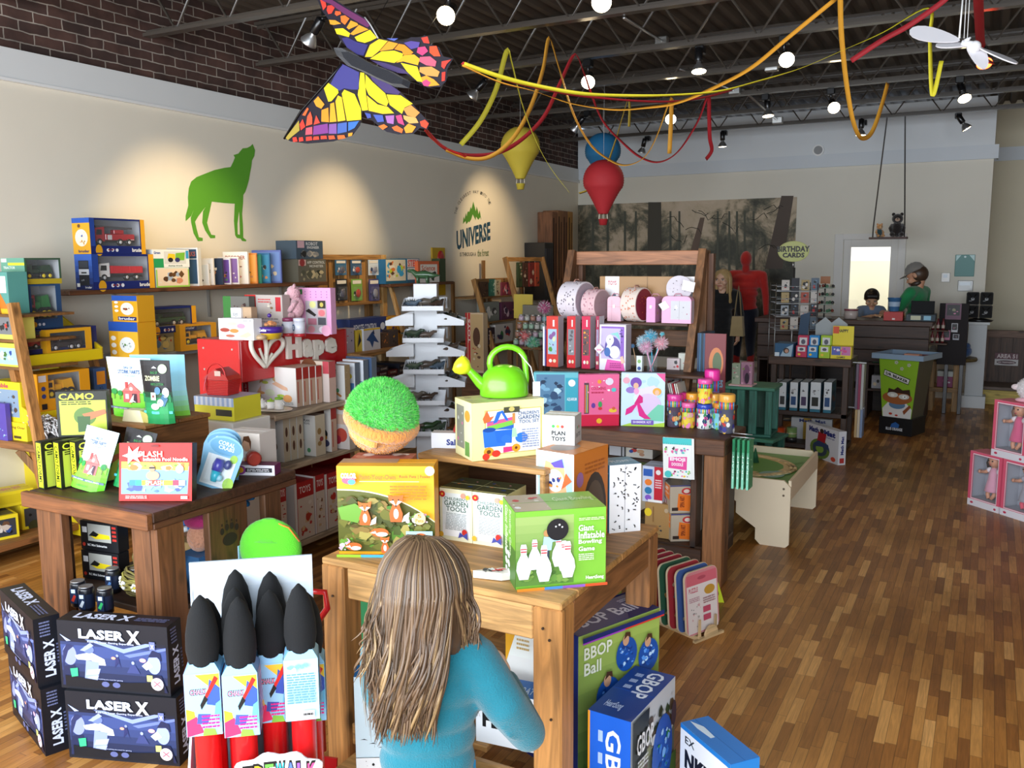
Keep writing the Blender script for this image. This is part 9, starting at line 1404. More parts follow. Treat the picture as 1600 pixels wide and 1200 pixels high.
def figure(name,loc,rz,H,label,cat,top,leg,skin,arms,headrot=(0,0,0),shoe='2a2a2a',hairf=None,sleeve=1,hand_c=None,hd=1,yk=0,tight=.85):
 """standing figure facing local +y; arms = two (elbow, wrist) pairs in units of H"""
 e=empty(name,loc,rz,label,cat);h=lambda*p:tuple(q*H for q in p);t=tight;b=MB()
 for z,rx,ry in((.52,.085,.062),(.58,.08,.058),(.64,.088,.06),(.71,.10,.062),(.77,.10,.055)):b.ball(h(0,0,z),h(rx*t,ry*t*1.1,.05),top,'fabric',20,12)
 limb(b,[h(-.09*t,0,.80),h(.09*t,0,.80)],[.038*H,.038*H],top,'fabric')
 for q,(el,wr)in zip((-1,1),arms):
  sh=Vector(h(q*.115*t,0,.795));el=Vector(h(*el));wr=Vector(h(*wr))
  if sleeve:limb(b,[sh,el,wr],[.036*H,.030*H,.022*H],top,'fabric')
  else:limb(b,[sh,sh.lerp(el,.75)],[.040*H,.036*H],top,'fabric');m=MB();limb(m,[sh.lerp(el,.7),el,wr],[.028*H,.027*H,.018*H],skin,'skin');o=m.bd('forearm',e);smod(o,vox=.01*H,it=2)
  m=MB();hand(m,wr,wr-el,(0,.2,1)if abs((wr-el).normalized().z)<.7 else(q,0,0),.095*H,hand_c or skin);o=m.bd('hand',e);smod(o,vox=.004*H,it=1)
 o=b.bd('top',e);smod(o,vox=.009*H,it=4);b=MB();b.ball(h(0,0,.50),h(.088*t,.065*t,.06),leg,'fabric',20,12)
 for q in(-1,1):limb(b,[h(q*.05,0,.48),h(q*.058,.012,.27),h(q*.062,-.005,.05)],[.055*H*t,.038*H*t,.026*H],leg,'fabric')
 o=b.bd('trousers',e);smod(o,vox=.009*H,it=3)
 for q in(-1,1):b=MB();b.ball(h(q*.062,.03,.025),h(.028,.07,.026),shoe,'plastic',14,8);b.bd('shoe',e)
 if hd:head(e,h(0,.012,.905),headrot,.145*H if H>1.3 else .17*H,skin)
 return e
mx,mz=at(1437,402,y=10.95).x,1.70
man=figure('person',(mx,10.95,0),R(72),1.68,'bearded man in green t-shirt and grey cap behind the counter','person','1f8a50','3a3e48','d8a080',(((-.13,.10,.64),(-.06,.24,.66)),((.145,.02,.62),(.10,.19,.62))),(R(-28),0,R(8)),sleeve=0,tight=1.0)
def onhead(e,H,s,rot,fn,name):o=empty(name,tuple(q*H for q in(0,.012,.905)),rot=rot);o.parent=e;b=MB();fn(b,s*H,s*H/2);m=b.bd(name,o);o.name=name+'_pivot';return m
def cap_(b,s,r):b.lth([(r*.86,0),(r*.88,.1*s),(r*.72,.3*s),(r*.4,.42*s),(.001,.45*s)],'8a8680','fabric',n=24,c=(0,-.02*s,.18*s));b.prs([(-r*.6,.28*s),(r*.6,.28*s),(r*.5,.62*s),(0,.74*s),(-r*.5,.62*s)],.18*s,.20*s,'77736c','fabric','xy');b.ball((0,-.02*s,.63*s),.02*s,'77736c')
def beard_(b,s,r):b.ball((0,.14*s,-.34*s),(r*.62,r*.62,r*.40),'3a2a20','hair',16,10);b.tube([(-r*.3,.41*s,-.21*s),(0,.46*s,-.19*s),(r*.3,.41*s,-.21*s)],r*.07,'3a2a20','hair');b.ball((0,-.10*s,.03*s),(r*.81,r*.86,r*.85),'4a3628','hair',14,10)
onhead(man,1.68,.145,(R(-28),0,R(8)),cap_,'grey_cap');onhead(man,1.68,.145,(R(-28),0,R(8)),beard_,'beard')
bx=at(1362,450,y=10.9).x;boy=figure('person',(bx,10.92,.20),R(-160),1.17,'dark haired boy in grey blue t-shirt behind the counter','person','6a7c94','3a4660','c89a78',(((-.15,.10,.70),(-.05,.24,.745)),((.15,.10,.70),(.05,.24,.745))),(R(-32),0,R(-10)),sleeve=0)
def bhair(b,s,r):b.ball((0,-.07*s,.14*s),(r*.84,r*.92,r*.86),'1c1512','hair',24,16);[b.tube([(r*.14*(k-3),.1*s,.5*s),(r*.15*(k-3),.38*s,.36*s),(r*.15*(k-3),.41*s,.24*s)],[r*.14,r*.13,r*.05],'1c1512','hair',8)for k in range(7)]
onhead(boy,1.17,.17,(R(-32),0,R(-10)),bhair,'short_hair')
b=MB();b.box(bx-.3,10.78,0,bx+.3,11.1,.199,'dwood','wood_x',.005);b.bd('step_platform',label='low step behind the counter under the boy',cat='step')
wx=at(1130,420,y=10.75).x
wo=figure('person',(wx,10.75,0),R(-172),1.62,'blonde woman in black clothes standing before the forest mural','person','101012','17171b','d8ab90',(((-.14,.02,.63),(-.13,.06,.50)),((.14,.02,.64),(.14,.06,.52))),(R(-5),0,R(-15)),tight=.9)
def whair(b,s,r):b.ball((0,-.08*s,.12*s),(r*.86,r*.94,r*.88),'b89a6a','hair',24,16);[b.tube([(q*r*.5,.0,.45*s),(q*r*.88,.05*s,.1*s),(q*r*.86,.04*s,-.4*s),(q*r*.9,.08*s,-1.1*s),(q*r*.7,.08*s,-1.5*s)],[r*.2,r*.24,r*.26,r*.24,r*.05],c,'hair',10,.6)for q,c in((-1,'b0925f'),(1,'c0a474'),(-.7,'9c7f50'),(.7,'b0925f'))];b.tube([(0,-.3*s,.2*s),(0,-.42*s,-.5*s),(0,-.4*s,-1.3*s)],[r*.7,r*.75,r*.3],'a88a58','hair',12,.5)
onhead(wo,1.62,.145,(R(-5),0,R(-15)),whair,'long_hair')
x0,x1,z1=px2(1142,1163,494,10.55);z0=at(1150,525,y=10.55).z;b=MB();b.prs([(0,0),(x1-x0,0),(x1-x0-.02,z1-z0),(.02,z1-z0)],0,.09,'b09a70','fabric');b.tube([(.04,.045,z1-z0),(.06,.045,z1-z0+.22),((x1-x0)*.5,.045,z1-z0+.36),(x1-x0-.06,.045,z1-z0+.22),(x1-x0-.04,.045,z1-z0)],.008,'8a7650','fabric');b.bd('handbag',None,(x0,10.52,z0),label='tan handbag carried by the blonde woman',cat='bag')
fx=at(1168,395,y=11.35).x;pz=.32
mq_=figure('display_figure',(fx,11.3,pz),R(176),1.50,'life-size red and dark navy bodysuit mannequin before the mural','mannequin','b4231d','14182a','b4231d',(((-.17,-.01,.62),(-.19,.03,.47)),((.17,-.01,.62),(.19,.03,.47))),shoe='9a2018',hd=0,tight=1.25)
b=MB();b.ball((0,.01*1.5,.93*1.5),(.07,.085,.10),'ad221c','fabric',20,14);b.tube([(0,0,.80*1.5),(0,.01,.88*1.5)],[.055,.045],'ad221c','fabric',14);o=b.bd('plain_head',mq_);smod(o,vox=.012,it=3)
for q in(-1,1):b=MB();limb(b,[(q*.093,0,.40),(q*.093,.0,.06)],[.052,.045],'a8201a','fabric');b.bd('boot',mq_)
b=MB();b.box(fx-.3,11.0,0,fx+.35,11.6,pz-.003,'a8a8a0','paint',.01);b.bd('figure_plinth',label='pale grey plinth under the bodysuit mannequin',cat='plinth')
sy_=9.8;sx_2=at(1240,450,y=sy_).x;sp_=empty('card_spinner',(sx_2,sy_,0),R(20),'wire card spinner under the oval birthday cards sign','display stand')
b=MB();b.tube([(0,0,0),(0,0,1.62)],.012,'grey','metal');b.lth([(.25,0),(.25,.02),(.02,.04)],'3a3a3c',n=28);b.bd('pole',sp_)
for k,pz_ in enumerate((454,473,493,514)):
 z=at(1240,pz_,y=sy_).z;b=MB()
 for s in(-.21,.21):
  for u,v in(((-.21,s),(.21,s)),((s,-.21),(s,.21))):b.bar((*u,z),(*v,z),.006,.006,'8a8a8a');b.bar((*u,z+.05),(*v,z+.05),.004,.004,'8a8a8a')
 b.bar((-.21,0,z),(.21,0,z),.006,.006,'8a8a8a');b.bd('wire_tier',sp_)
b=MB();[b.tube([(x,y,.2),(x,y,at(1240,442,y=sy_).z)],.005,'9a9a9a','metal',6)for x,y in((-.21,-.21),(.21,-.21),(-.21,.21),(.21,.21))];b.bd('wire_upright',sp_)
rnd=random.Random(12);nc=0
for k,pz_ in enumerate((454,473,493,514)):
 z=at(1240,pz_,y=sy_).z
 for i in range(4):
  a=R(20);lx=-.15+.1*i;ly=-.17;c=rnd.choice(['a8b0b8','b85a4a','3a3a40','d8d0c8','6a7a8a','b8a070']);ctn('greeting_card',.08,.004,.11+.02*(i%2),c,(sx_2+lx*cos(a)-ly*sin(a),sy_+lx*sin(a)+ly*cos(a),z+.007),a,'small greeting card, '+['first','second','third','fourth'][i]+' in the '+['top','second','third','lowest'][k]+' tier of the spinner','card','greeting cards in the spinner',front=[('n',.05,.05,.95,.95,['e8e0d8','c83a3a','3a3a3a','8aa8c0'],5,i+k,.3)],flaps=False)
x0,x1,z1=px2(1216,1265,377,sy_);z0=at(1240,409,y=sy_).z;b=MB();rx,rz_=(x1-x0)/2,(z1-z0)/2;pts=[(rx*cos(k*pi/20),rz_*sin(k*pi/20))for k in range(40)];b.prs(pts,-.004,.004,'b8bc6a','print');b.prs([(x*.93,z*.93)for x,z in pts],-.0045,-.004,'c4c87c','print')
b.art((-rx,-.005,-rz_),(2*rx,0,0),(0,0,2*rz_),[('t','BIRTHDAY',-.02,.48,1.02,.76,'2a2420',0,.05),('t','CARDS',.16,.2,.86,.44,'2a2420',0,.05)]);b.tube([(0,.01,-rz_),(0,.01,1.62-(z0+z1)/2)],.01,'lgrey','metal');b.bd('oval_sign',None,((x0+x1)/2,sy_,(z0+z1)/2),label='oval yellow green BIRTHDAY CARDS sign',cat='sign')
cxs=at(1290,460,y=10.3).x;b=MB();b.tube([(0,0,0),(0,0,.38)],.008,'grey','metal')
for k in range(4):z=.06+.09*k;b.lth([(.10,z),(.11,z+.01),(.02,z+.01)],'b8c8b8','plastic',n=14);[b.ball((.085*cos(i*1.05+k),.085*sin(i*1.05+k),z+.025),.018,['8a3a2a','5a8a6a','3a3a3a','c8c0a8'][(i+k)%4],'plastic',8,6)for i in range(6)]
b.lth([(.08,0),(.08,.015)],'grey',n=16);b.box(-.05,-.01,.38,.05,.01,.46,'a8683a','print');b.bd('trinket_spinner',None,(cxs,cy+.15,cz+.001),label='small tiered trinket spinner on the left end of the counter',cat='display stand')
my,mz1=8.12,.845;mx0,mx1=at(1205,560,y=my).x,at(1327,562,y=my).x;W=mx1-mx0;zm2=at(1260,643,y=my).z
ms=empty('dark_shelf_unit',(mx0,my,0),label='dark timber shelf unit with kits beside the aisle',cat='shelf unit')
pbox(ms,'top_board',(-.02,-.02,mz1-.07,W+.02,.42,mz1),'4a3224','wood_x');pbox(ms,'middle_board',(0,0,zm2-.045,W,.40,zm2-.002),'38261c','wood_x');pbox(ms,'base_board',(0,0,.02,W,.40,.06),'38261c','wood_x')
for x in(0,W-.05):pbox(ms,'side_post',(x,.0,.06,x+.05,.05,mz1-.07),'3e2a1e','wood_z');pbox(ms,'side_post',(x,.35,.06,x+.05,.40,mz1-.07),'3e2a1e','wood_z')
def mbx(nm,a,c,t,zb,d,col,lb,art=(),dy=.0,g=None,right=()):x0,x1,z1=px2(a,c,t,my+dy);return ctn(nm,x1-x0,d,max(z1-zb,.02),col,(x0,my+dy,zb),0,lb,front=art,group=g,right=right)
T_=mz1+.001
for k,(a,c,c1)in enumerate(((1244,1261,'c8385a'),(1262,1278,'1f8ad0'),(1280,1297,'a8cc2a'))):
 lab=['crimson','bright blue','lime green'][k]
 for j,(t,dy)in enumerate(((540,.0),(524,.09))):
  zb=T_ if j==0 else T_;mbx('card_game_box',a+3*j,c+3*j,t,zb,.08,c1,lab+' card game box, '+['front','back'][j]+' row on the dark shelf unit',[('r',.15,.5,.85,.9,'dcdcdc'),('e',.5,.7,.2,.12,'5a5a6a'),('e',.3,.25,.14,.1,'f0c83a')],dy,'card game boxes')
mbx('display_box',1298,1331,541,T_,.12,'e4d02a','yellow counter display filled with two violet packs',[('r',.05,.3,.48,1,'5a6ab8'),('r',.52,.3,.95,1,'c87ab0'),('n',.05,.35,.95,.95,['e8e0f0','7a5ab0','d8508a'],10,3,.15),('t','GAMES',.3,.06,.7,.22,'2a2a2a')])
x0,x1,z1=px2(1302,1335,509,my+.13);b=MB();b.box(x0,my+.125,T_,x1,my+.135,z1,'e8d42e','print');b.art((x0,my+.1245,T_),(x1-x0,0,0),(0,0,z1-T_),[('t','HAPPY',.25,.8,.75,.9,'3a2a1a',0,.04),('r',.02,.76,.3,.98,'d8502a')]);b.bd('display_card',label='yellow header card standing behind the yellow display',cat='card')
x0,x1,z1=px2(1275,1325,495,my+.3);b=MB();w_=x1-x0;b.prs([(0,T_),(w_,T_),(w_,z1-.06),(w_*.72,z1),(w_*.5,z1-.05),(w_*.3,z1),(0,z1-.07)],my+.3,my+.306,'a8aeb0','print');b.X=Matrix();o=b.bd('mountain_panel',None,(x0,0,0),label='grey mountain shaped cardboard panel behind the card games',cat='panel')
mbx('cosmetic_display',1211,1240,536,T_,.2,'2a5a80','blue photo display with a portrait at the left end of the dark shelf unit',[('r',0,.0,.25,.3,'d8e4ec'),('p',[(.3,.0),(.9,0),(.98,.95),(.5,.6)],'a8c0d0'),('e',.62,.45,.16,.22,'3a2a24'),('e',.64,.42,.1,.15,'c89a80')])
x0,x1,z1=px2(1246,1266,487,my+.22);b=MB();b.prs([(0,T_),(.09,T_),(x1-x0,z1),(.03,z1-.03)],my+.22,my+.226,'22405c','print');b.bd('display_card',None,(x0,0,0),label='tall dark blue slanted card behind the blue photo display',cat='card')
for k,(a,c)in enumerate(((1205,1215),(1218,1229),(1235,1247),(1251,1263),(1267,1283),(1288,1300))):
 mbx('science_kit_box',a,c,597,zm2,.26,'d4d8da','white kit box, '+['first','second','third','fourth','fifth','sixth and last'][k]+' from the left on the middle board',[('r',0,0,1,.1,'2a6a80'),('r',.15,.2,.8,.5,['5a6a3a','3a3a3a','2a4a78','4a3a5a','2a2a24','2a4a78'][k]),('n',.1,.55,.85,.8,['5a5a5a','a8a8a8','d8d8d8'],5,k,.3)],.0,'white kit boxes in a row',[('r',0,0,1,1,'5a7078'),('r',.1,.1,.95,.9,'2f5a70'),('n',.1,.1,.95,.9,['3a7a98','8a5a3a','24445a','6a8a6a'],12,k,.2)])
for k,(a,c,c1,lb)in enumerate(((1209,1225,'c84a1e','orange'),(1228,1244,'7a9a5a','green'))):x0,x1,z1=px2(a,c,668,my+.04);r=(x1-x0)/2;b=MB();b.lth([(r,0),(r,z1-.062)],c1,n=20);b.lth([(r*1.03,0),(r*1.03,.04)],'2a2a2a',n=20);b.lth([(r*1.03,(z1-.06)*.55),(r*1.03,(z1-.06)*.6)],'d8c8a8',n=20);b.bd('toy_canister',None,((x0+x1)/2,my+.04+r,.062),label=lb+' toy canister on the bottom of the dark shelf unit',cat='canister')
mm=[('r',0,0,1,1,'e0e0e4'),('p',[(0,0),(0,.1),(.6,.0)],'1f2f6a'),('t','Math',.1,.76,.4,.93,'1f2f7a',0,.06),('t','Mat',.56,.76,.9,.93,'1f2f7a',0,.06),('t','Challenge',.6,.68,.88,.74,'5a5a8a'),('e',.45,.3,.3,.3,'6a8a3a'),('e',.45,.3,.22,.22,'3a4a5a'),('e',.45,.3,.12,.12,'8ab04a'),('p',[(.36,.5),(.6,.48),(.64,.8),(.4,.82)],'b8242e'),('e',.5,.86,.06,.07,'3a2a24'),('p',[(.25,.4),(.4,.55),(.7,.5),(.75,.3),(.6,.4),(.35,.35)],'34466e'),('e',.86,.12,.07,.07,'d8503a')]
A,B_=at(1258,708,z=.0),at(1309,727,z=.0);corner('floor_game_box',(A.x,A.y),(B_.x,B_.y),.07,0,.285,'e0e0e4','white Math Mat game box standing on the floor before the dark shelf unit',front=mm,right=[('r',0,0,1,1,'dcdce0'),('t','Math Mat',.3,.3,.7,.85,'1f2f7a',90,.05),('r',.2,.05,.8,.2,'b83a3a')])
x0,x1,z1=px2(1236,1300,652,my+.2);ctn('floor_game_box',x1-x0,.06,z1-.062,'b8b8b8',(x0,my+.22,.062),0,'grey white Math Mat game box inside the bottom of the dark shelf unit',front=[('r',.3,0,.5,1,'a8862a'),('t','Math Mat',.2,.8,.85,.95,'1f2f6a',0,.04)])
for k in range(6):
 b=MB();c=['6a5a6a','8a2a4a','a8a8a4','b89a6a','c8b8a0','7a8aa8'][k];b.box(0,0,-.40 if k<3 else-.26,.02,.14,0,c,'print');b.bd('hanging_pack',None,(mx1+.055+.022*(k%3),my+.06+.05*(k//3),.80 if k<3 else .40),label=['mauve','crimson','silver','ochre','cream','blue grey'][k]+' flat pack hanging at the '+('upper' if k<3 else 'lower')+' end of the dark shelf unit',cat='pack',group='packs hanging on the dark shelf end')
b=MB();[b.bar((mx1+.0,my+.1,z),(mx1+.13,my+.1,z),.008,.008,'grey')for z in(.81,.41)];b.bd('hanging_hook',ms,(-mx0,-my,0))
A,B_,C_=at(1372.5,676,z=0),at(1424,683,z=0),at(1447.5,676,z=0);a_=math.atan2(B_.y-A.y,B_.x-A.x);w_=(B_-A).length;d_2=min((C_-B_).length,.4);BZ=.795
fs=empty('floor_display',(A.x,A.y,0),a_,'green DR BEAKER floor display with a pale blue tray top','display');b=MB();b.box(0,0,0,w_,d_2,.17,'141416','print',.002);b.faces(w_,d_2,.17,front=[('t','BLUE ORANGE',.22,.25,.72,.42,'c8c8cc',0,.04),('p',[(.35,.42),(.6,.42),(.62,.62),(.5,.75),(.38,.62)],'2a5a98')]);b.bd('base',fs)
tw=.045;q=[(.02,.02),(w_-.02,.02),(w_-.02,d_2-.02),(.02,d_2-.02)];Q_=[(-.02,-.02),(w_+.04,-.02),(w_+.04,d_2+.02),(-.02,d_2+.02)]
b=MB();vs=[(x,y,.17)for x,y in q]+[(x,y,BZ-.05)for x,y in Q_];b.add(vs,[(0,1,5,4),(1,2,6,5),(2,3,7,6),(3,0,4,7)],['86b02a','5a5648','5a5648','5a5648'],'print')
def fp(u,v):B0,B1,T0,T1=Vector(vs[0]),Vector(vs[1]),Vector(vs[4]),Vector(vs[5]);return B0.lerp(B1,u).lerp(T0.lerp(T1,u),v)
def fa(items,off=.002):
 for i,it in enumerate(items):
  k=Vector((0,-off-.0006*i,0))
  if it[0]=='p':p=[fp(*q)+k for q in it[1]];b.add(p,[tuple(range(len(p)))],it[2],'print')
  elif it[0]=='e':_,x,y,rx,ry,c=it;p=[fp(x+rx*cos(t*pi/10),y+ry*sin(t*pi/10))+k for t in range(20)];b.add(p,[tuple(range(20))],c,'print')
  else:_,t,x0,y0,x1,y1,c,sl=it;g,f,_a=glyphs(t,.05);b.add([fp(x0+x*(x1-x0),y0+y*(y1-y0)+sl*x)+k for x,y in g],f,c,'print')
fa([('p',[(.02,0),(.98,0),(.98,.16),(.75,.28),(.25,.28),(.02,.14)],'d8d4d0'),('e',.5,.22,.26,.07,'5a7a98'),('e',.5,.34,.46,.11,'9a5a30'),('p',[(.2,.4),(.24,.5),(.4,.48),(.5,.53),(.65,.48),(.85,.5),(.9,.38),(.8,.42),(.3,.43)],'3a241a'),('e',.36,.39,.16,.045,'c8c8c0'),('e',.7,.37,.16,.045,'c8c8c0'),('e',.72,.37,.07,.025,'f0f0ea'),('e',.73,.37,.02,.01,'1a1a1a'),('e',.36,.385,.06,.02,'e0e0d8'),('p',[(.75,.06),(.95,.2),(.9,.24),(.7,.12)],'8a4a2a'),('e',.3,.06,.06,.02,'b83a2a'),('e',.5,.04,.05,.015,'b83a2a'),('p',[(.1,.72),(.8,.58),(.84,.68),(.14,.82)],'2a2a2a'),('p',[(.12,.73),(.79,.595),(.82,.67),(.15,.805)],'dcdcd4'),('t','DR BEAKER',.17,.735,.78,.785,'1a1a1a',-.125)]+[('e',x+.03*cos(t*1.26),y+.02*sin(t*1.26),.02,.012,'b8b8a8')for x,y in((.45,.95),(.6,.85),(.78,.92))for t in range(5)]);b.bd('printed_body',fs)
b=MB();o1=[(-.07,-.07),(w_+.09,-.07),(w_+.09,d_2+.07),(-.07,d_2+.07)]
for i in range(4):p0,p1=o1[i],o1[(i+1)%4];b.bar((*p0,BZ-.022),(*p1,BZ-.022),.012,.05,'8fa6bc','plastic')
b.box(-.07,-.07,BZ-.048,w_+.09,d_2+.07,BZ-.04,'5a6a80','plastic');b.bd('tray_top',fs);b=MB();b.box(.12,.08,BZ-.039,w_,d_2,BZ-.02,'8a1f2e','print');b.box(.16,.12,BZ-.0195,w_-.02,.2,BZ-.005,'e8a890','print');b.bd('game_tray',fs)
ty=10.95;x0,x1=at(1448,600,y=ty).x,at(1500,600,y=ty).x;zt_2=at(1480,560,y=ty).z;zl=at(1480,606,y=ty).z
st2=empty('side_table',(x0,ty,0),label='rough timber side table with lower shelf left of the white pillar',cat='table');w_=x1-x0
for x in(0,w_-.075):pbox(st2,'leg',(x,0,0,x+.075,.05,zt_2-.04),'a07a4a','wood_z');pbox(st2,'leg',(x,.35,0,x+.075,.4,zt_2-.04),'8a6a40','wood_z')
pbox(st2,'lower_shelf',(-.01,-.01,zl-.05,w_+.01,.41,zl),'9a7444','wood_x');b=MB();b.lth([(.3,zt_2-.04),(.31,zt_2-.02),(.3,zt_2)],'6a5a38','wood_x',n=30,c=(w_*.55,.2,0),sy=.75);b.bd('oval_top',st2)
for k,(dx,c,h,lb)in enumerate(((.0,'8a8478',.10,'grey brown plush heap'),(.12,'b85a3a',.12,'orange plush toy'),(.24,'4a6a4a',.10,'green plush toy'),(.34,'3a5a8a',.14,'blue plush toy'))):b=MB();b.ball((0,0,h/2),(.07,.06,h/2),c,'plush',14,10);b.ball((.02,-.03,h*.95),(.035,)*3,c,'plush',12,8);b.bd('plush_toy',None,(x0+.02+dx,ty+.18,zt_2+.001),label=lb+' on the oval side table',cat='soft toy')
ctn('toy_box',.18,.15,.12,'8a2a5a',(x0+.1,ty+.05,zl+.001),0,'magenta toy box on the lower shelf of the side table',front=[('n',.1,.1,.9,.9,['c85a8a','3a2a4a','d8c8d0'],8,3)]);ctn('toy_box',.18,.2,.06,'b8b8b0',(x0+.1,ty+.02,zl+.124),0,'silver box lying on the magenta box',front=[])
pp=empty('white_pillar',(-.34,11.36,0),label='white half-height pillar at the end of the counter',cat='pillar');xs0,xs1=at(1513,560,y=11.36).x+.34,at(1533,560,y=11.36).x+.34;zp=at(1520,503,y=11.36).z;b0=at(1500,630,y=11.36).x+.34;b1=at(1527,630,y=11.36).x+.34
pbox(pp,'shaft',(xs0-.02,.0,.14,xs0+.17,.17,zp-.03),'c4c8ca','paint');pbox(pp,'base',(xs0-.05,-.03,0,xs0+.20,.2,.14),'d4d8da','paint',.004);pbox(pp,'cap',(xs0-.045,-.03,zp-.03,xs0+.195,.2,zp),'d8dcdc','paint',.004)
xp=-.34+xs0
for k in range(4):
 i,j=k%2,k//2;b=MB();w2=.13;b.box(0,0,0,w2,.12,.14,'18181a','fabric',.01);b.tube([(.03,-.005,.12),(.065,-.02,.07),(.10,-.005,.12)],.006,'0e0e10');b.art((0.02,-.001,.03),(.09,0,0),(0,0,.07),[('e',.5,.5,.2,0,'8a8a8c'),('r',.1,.1,.4,.25,'5a5a5c')]);b.bd('black_pouch',None,(xp-.06+.14*i,11.38,zp+.045+.15*j),label='black pouch on the white pillar, '+['lower','upper'][j]+' '+['left','right'][i],cat='pouch',group='black pouches on the pillar')
b=MB();b.lth([(.13,0),(.15,.02),(.05,.04)],'121214',n=24,sy=.8);b.bd('black_tray',None,(xp+.08,11.45,zp+.001),label='black oval tray under the black pouches',cat='tray')
rx0,ry_=at(1447,520,y=10.75).x,10.75;rk2=empty('peg_rack',(rx0,ry_,0),label='dark peg rack with hanging goods between counter and pillar',cat='rack');rw=at(1512,520,y=ry_).x-rx0;pbox(rk2,'board',(.12,.02,.55,rw,.04,at(1480,474,y=ry_).z),'201a1c','matte');pbox(rk2,'leg',(.2,.05,0,.24,.09,.9),'201a1c','plastic');pbox(rk2,'leg',(rw-.06,.05,0,rw-.02,.09,.9),'201a1c','plastic')
for a,c,t,bt,col,lb in((1478,1503,474,499,'6a3a54','pink photo print'),(1487,1497,505,519,'c8c8cc','white framed photo card, upper'),(1474,1485,516,531,'b86a8a','pink framed photo card'),(1489,1499,522,531,'b0b0b8','white framed photo card, lower')):x0,x1,z1=px2(a,c,t,ry_);z0=at(a,bt,y=ry_).z;b=MB();b.box(x0,ry_-.002,z0,x1,ry_+.012,z1,col,'print');b.art((x0,ry_-.0025,z0),(x1-x0,0,0),(0,0,z1-z0),[('r',.1,.25,.9,.92,'1a1416'),('n',.12,.3,.88,.9,['3a2a3a','c87a9a','8a8a6a'],6 if a==1478 else 2,a,.2)]);b.bd('photo_card',label=lb+' on the dark peg rack',cat='photo card')
for k in range(10):i,j=k%5,k//5;b=MB();b.lth([(.016,0),(.018,.07),(.008,.10),(.008,.125)],'7a2a30','plastic',n=12);b.lth([(.0185,.02),(.0185,.055)],'c8b8a8',n=12,cap=False);b.bd('red_bottle',None,(rx0-.03+.05*i,ry_-.12,.80+.14*j),label='small red bottle, '+['lower','upper'][j]+' row, '+['first','second','third','fourth','fifth'][i]+' from the left beside the counter end',cat='bottle',group='red bottles beside the counter')
pbox(rk2,'bottle_shelf',(-.06,-.16,.78,.22,.02,.799),'5a4030','wood_x');pbox(rk2,'bottle_shelf',(-.06,-.16,.925,.22,.02,.939),'5a4030','wood_x');pbox(rk2,'leg',(-.05,-.14,0,-.02,-.10,.78),'5a4030','wood_z')
ny=12.3;x0=at(1533,560,y=ny).x;zt_3=at(1570,516,y=ny).z;pn=empty('plank_panel',(x0,ny,0),label='dark plank panel with framed edge in the right nook',cat='panel');pbox(pn,'planks',(0,0,0,1.6,.03,zt_3),'4a3426','wood_z');pbox(pn,'frame_rail',(0,-.02,zt_3-.09,1.6,0,zt_3),'6a5040','wood_x');pbox(pn,'frame_post',(0,-.02,0,.07,0,zt_3-.09),'6a5040','wood_z')
for k in range(1,12):pbox(pn,'plank_gap',(.07+.13*k,-.002,0,.074+.13*k,0,zt_3-.09),'20160f','matte',0)
x0,x1,z1=px2(1555,1592,551,ny-.03);z0=at(1572,571,y=ny-.03).z;b=MB();b.box(x0,ny-.03,z0,x1,ny-.001,z1,'5a2a34','print');b.art((x0,ny-.0305,z0),(x1-x0,0,0),(0,0,z1-z0),[('t','AREA 51',.08,.58,.95,.92,'c8b8b8',0,.04),('r',0,0,1,.5,'c0bcbc'),('e',.5,.25,.42,.16,'4a2a34'),('t','NO TRESPASSING',.15,.19,.85,.31,'c8b8b8',0,.04)]);b.bd('area_sign',label='small AREA 51 sign on the dark plank panel',cat='sign')
pbox(empty('low_bench',(-.03,11.72,0),label='low yellow timber bench in the right nook',cat='bench'),'bench_seat',(0,0,.17,1.3,.5,.21),'6a5a50','wood_x');bn=[o for o in bpy.data.objects if o.name.startswith('low_bench')][0];pbox(bn,'front_board',(0,.0,0,1.3,.03,.17),'c8b25a','wood_x');pbox(bn,'end_board',(0,.03,0,.03,.5,.17),'a8904a','wood_y')
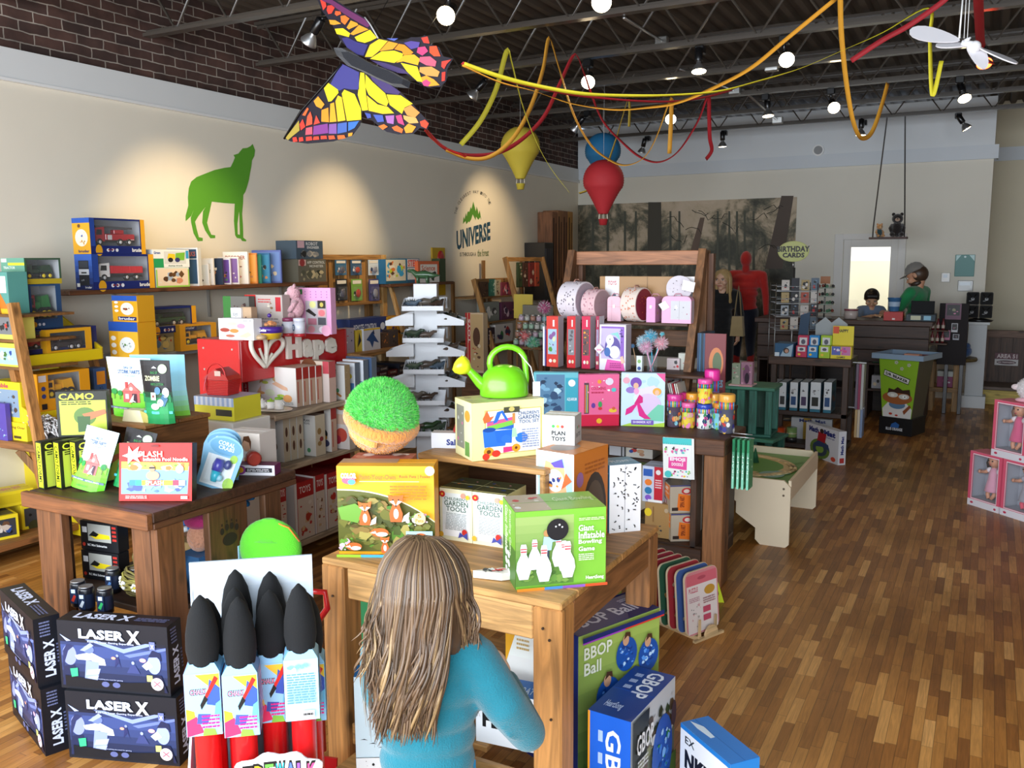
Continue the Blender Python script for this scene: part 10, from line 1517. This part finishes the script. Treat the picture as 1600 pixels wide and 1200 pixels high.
def doll(r,loc,s,dress,hair,c2='f4e8ee',bald=False):
 e=empty('doll',loc,label='',cat=None);e.parent=r;del_=[e.pop(k)for k in('label','category')if k in e.keys()];b=MB();sk='d89a7c'
 b.ball((0,0,.285*s),(.045*s,.045*s,.05*s),sk,'skin',16,12);b.tube([(0,0,.2*s),(0,0,.25*s)],.018*s,sk,'skin')
 for q in(-1,1):b.tube([(q*.03*s,0,.215*s),(q*.07*s,-.01*s,.19*s),(q*.105*s,-.02*s,.185*s)],[.016*s,.014*s,.012*s],sk,'skin');b.ball((q*.11*s,-.02*s,.185*s),.015*s,sk,'skin',8,6);b.tube([(q*.02*s,0,.07*s),(q*.03*s,-.02*s,.03*s),(q*.01*s,-.03*s,.0)],[.018*s,.016*s,.014*s],dress if bald else sk,'fabric' if bald else 'skin');b.ball((q*.017*s,-.045*s,.29*s),.006*s,'1a1410',n=8,m=6)
 b.ball((0,-.047*s,.262*s),(.008*s,.004*s,.004*s),'c8505a',n=8,m=6);b.bd('doll_body',e);b=MB();b.lth([(.062*s,.055*s),(.058*s,.07*s),(.04*s,.15*s),(.034*s,.2*s),(.02*s,.235*s)],c2 if bald else dress,'fabric',n=20)
 for q in(-1,1):b.ball((q*.042*s,0,.21*s),.022*s,c2,'fabric',10,8)
 b.bd('dress',e);b=MB();b.ball((0,.012*s,.298*s),(.05*s,.045*s,.05*s),hair,'hair',16,12)
 if not bald:
  for q in(-1,1):b.tube([(q*.045*s,.01*s,.31*s),(q*.055*s,.0,.26*s),(q*.05*s,.0,.21*s)],[.016*s,.018*s,.01*s],hair,'hair')
  b.tube([(-.03*s,-.035*s,.325*s),(0,-.045*s,.325*s),(.03*s,-.035*s,.325*s)],.012*s,hair,'hair')
 b.bd('doll_hair',e)
a_=R(-43);wd,hd_,dd_=.262,.385,.15
def dollbox(loc,lb,args):
 return wbox('doll_box',wd,dd_,hd_,'e2607a',loc,a_,lb,win=(.12,.15,.9,.94),inner='b4b6c0',cat='doll box',group='pink doll boxes',topcol='e8788c',front=[('r',0,0,1,.12,'e8e4ea'),('e',.14,.06,.05,.02,'c83a5a'),('e',.88,.05,.04,.02,'c83a5a'),('r',.1,.13,.92,.145,'f4e8ee'),('r',.1,.945,.92,.96,'f4e8ee'),('r',.1,.13,.115,.96,'f4e8ee'),('r',.905,.13,.92,.96,'f4e8ee')],left=[('r',0,0,1,.12,'e8e4ea')],right=[('r',0,0,1,.12,'e8e4ea')],toy=lambda r,L,H,D,l:doll(r,(l[0]+L*.55,l[1]+.05,l[2]+.01),.92,*args))
dx,dy=cos(a_),sin(a_);p0=Vector((-.046,6.84,0))
dollbox(p0,'pink doll box with dark haired doll in a pale pink dress, lower left',('eaa8c0','2a1a14'));dollbox(p0+Vector((dx,dy,0))*(wd+.012),'pink doll box with a baby doll in grey top and coral trousers, lower right',('e85a70','d89a7c','a8a4b0',True))
dollbox(p0+Vector((dx*.17,dy*.17,hd_+.001)),'pink doll box with curly haired doll in a rose dress, stacked on top',('e0608a','7a5a48'));p2=p0+Vector((dx*.36+.1,dy*.36+.1,2*hd_+.003))
pl_=empty('white_plush',p2,R(-20),'round white plush with pink feet on top of the doll boxes','soft toy');b=MB();b.ball((0,0,.085),(.12,.09,.085),'ece4e4','plush',22,14);fur(b,(0,0,.085),(.118,.088,.083),['f4eeee','e8dcdc'],900,.012,2);b.bd('body',pl_);b=MB();[b.ball((q*.07,-.05,.012),(.04,.035,.014),'f0b0bc','plush')for q in(-1,1)];b.ball((-.12,-.02,.09),(.03,.02,.02),'f0dcdc','plush');[b.ball((q*.03,-.088,.10),.006,'1a1a1a')for q in(-1,1)];b.bd('feet_and_face',pl_)
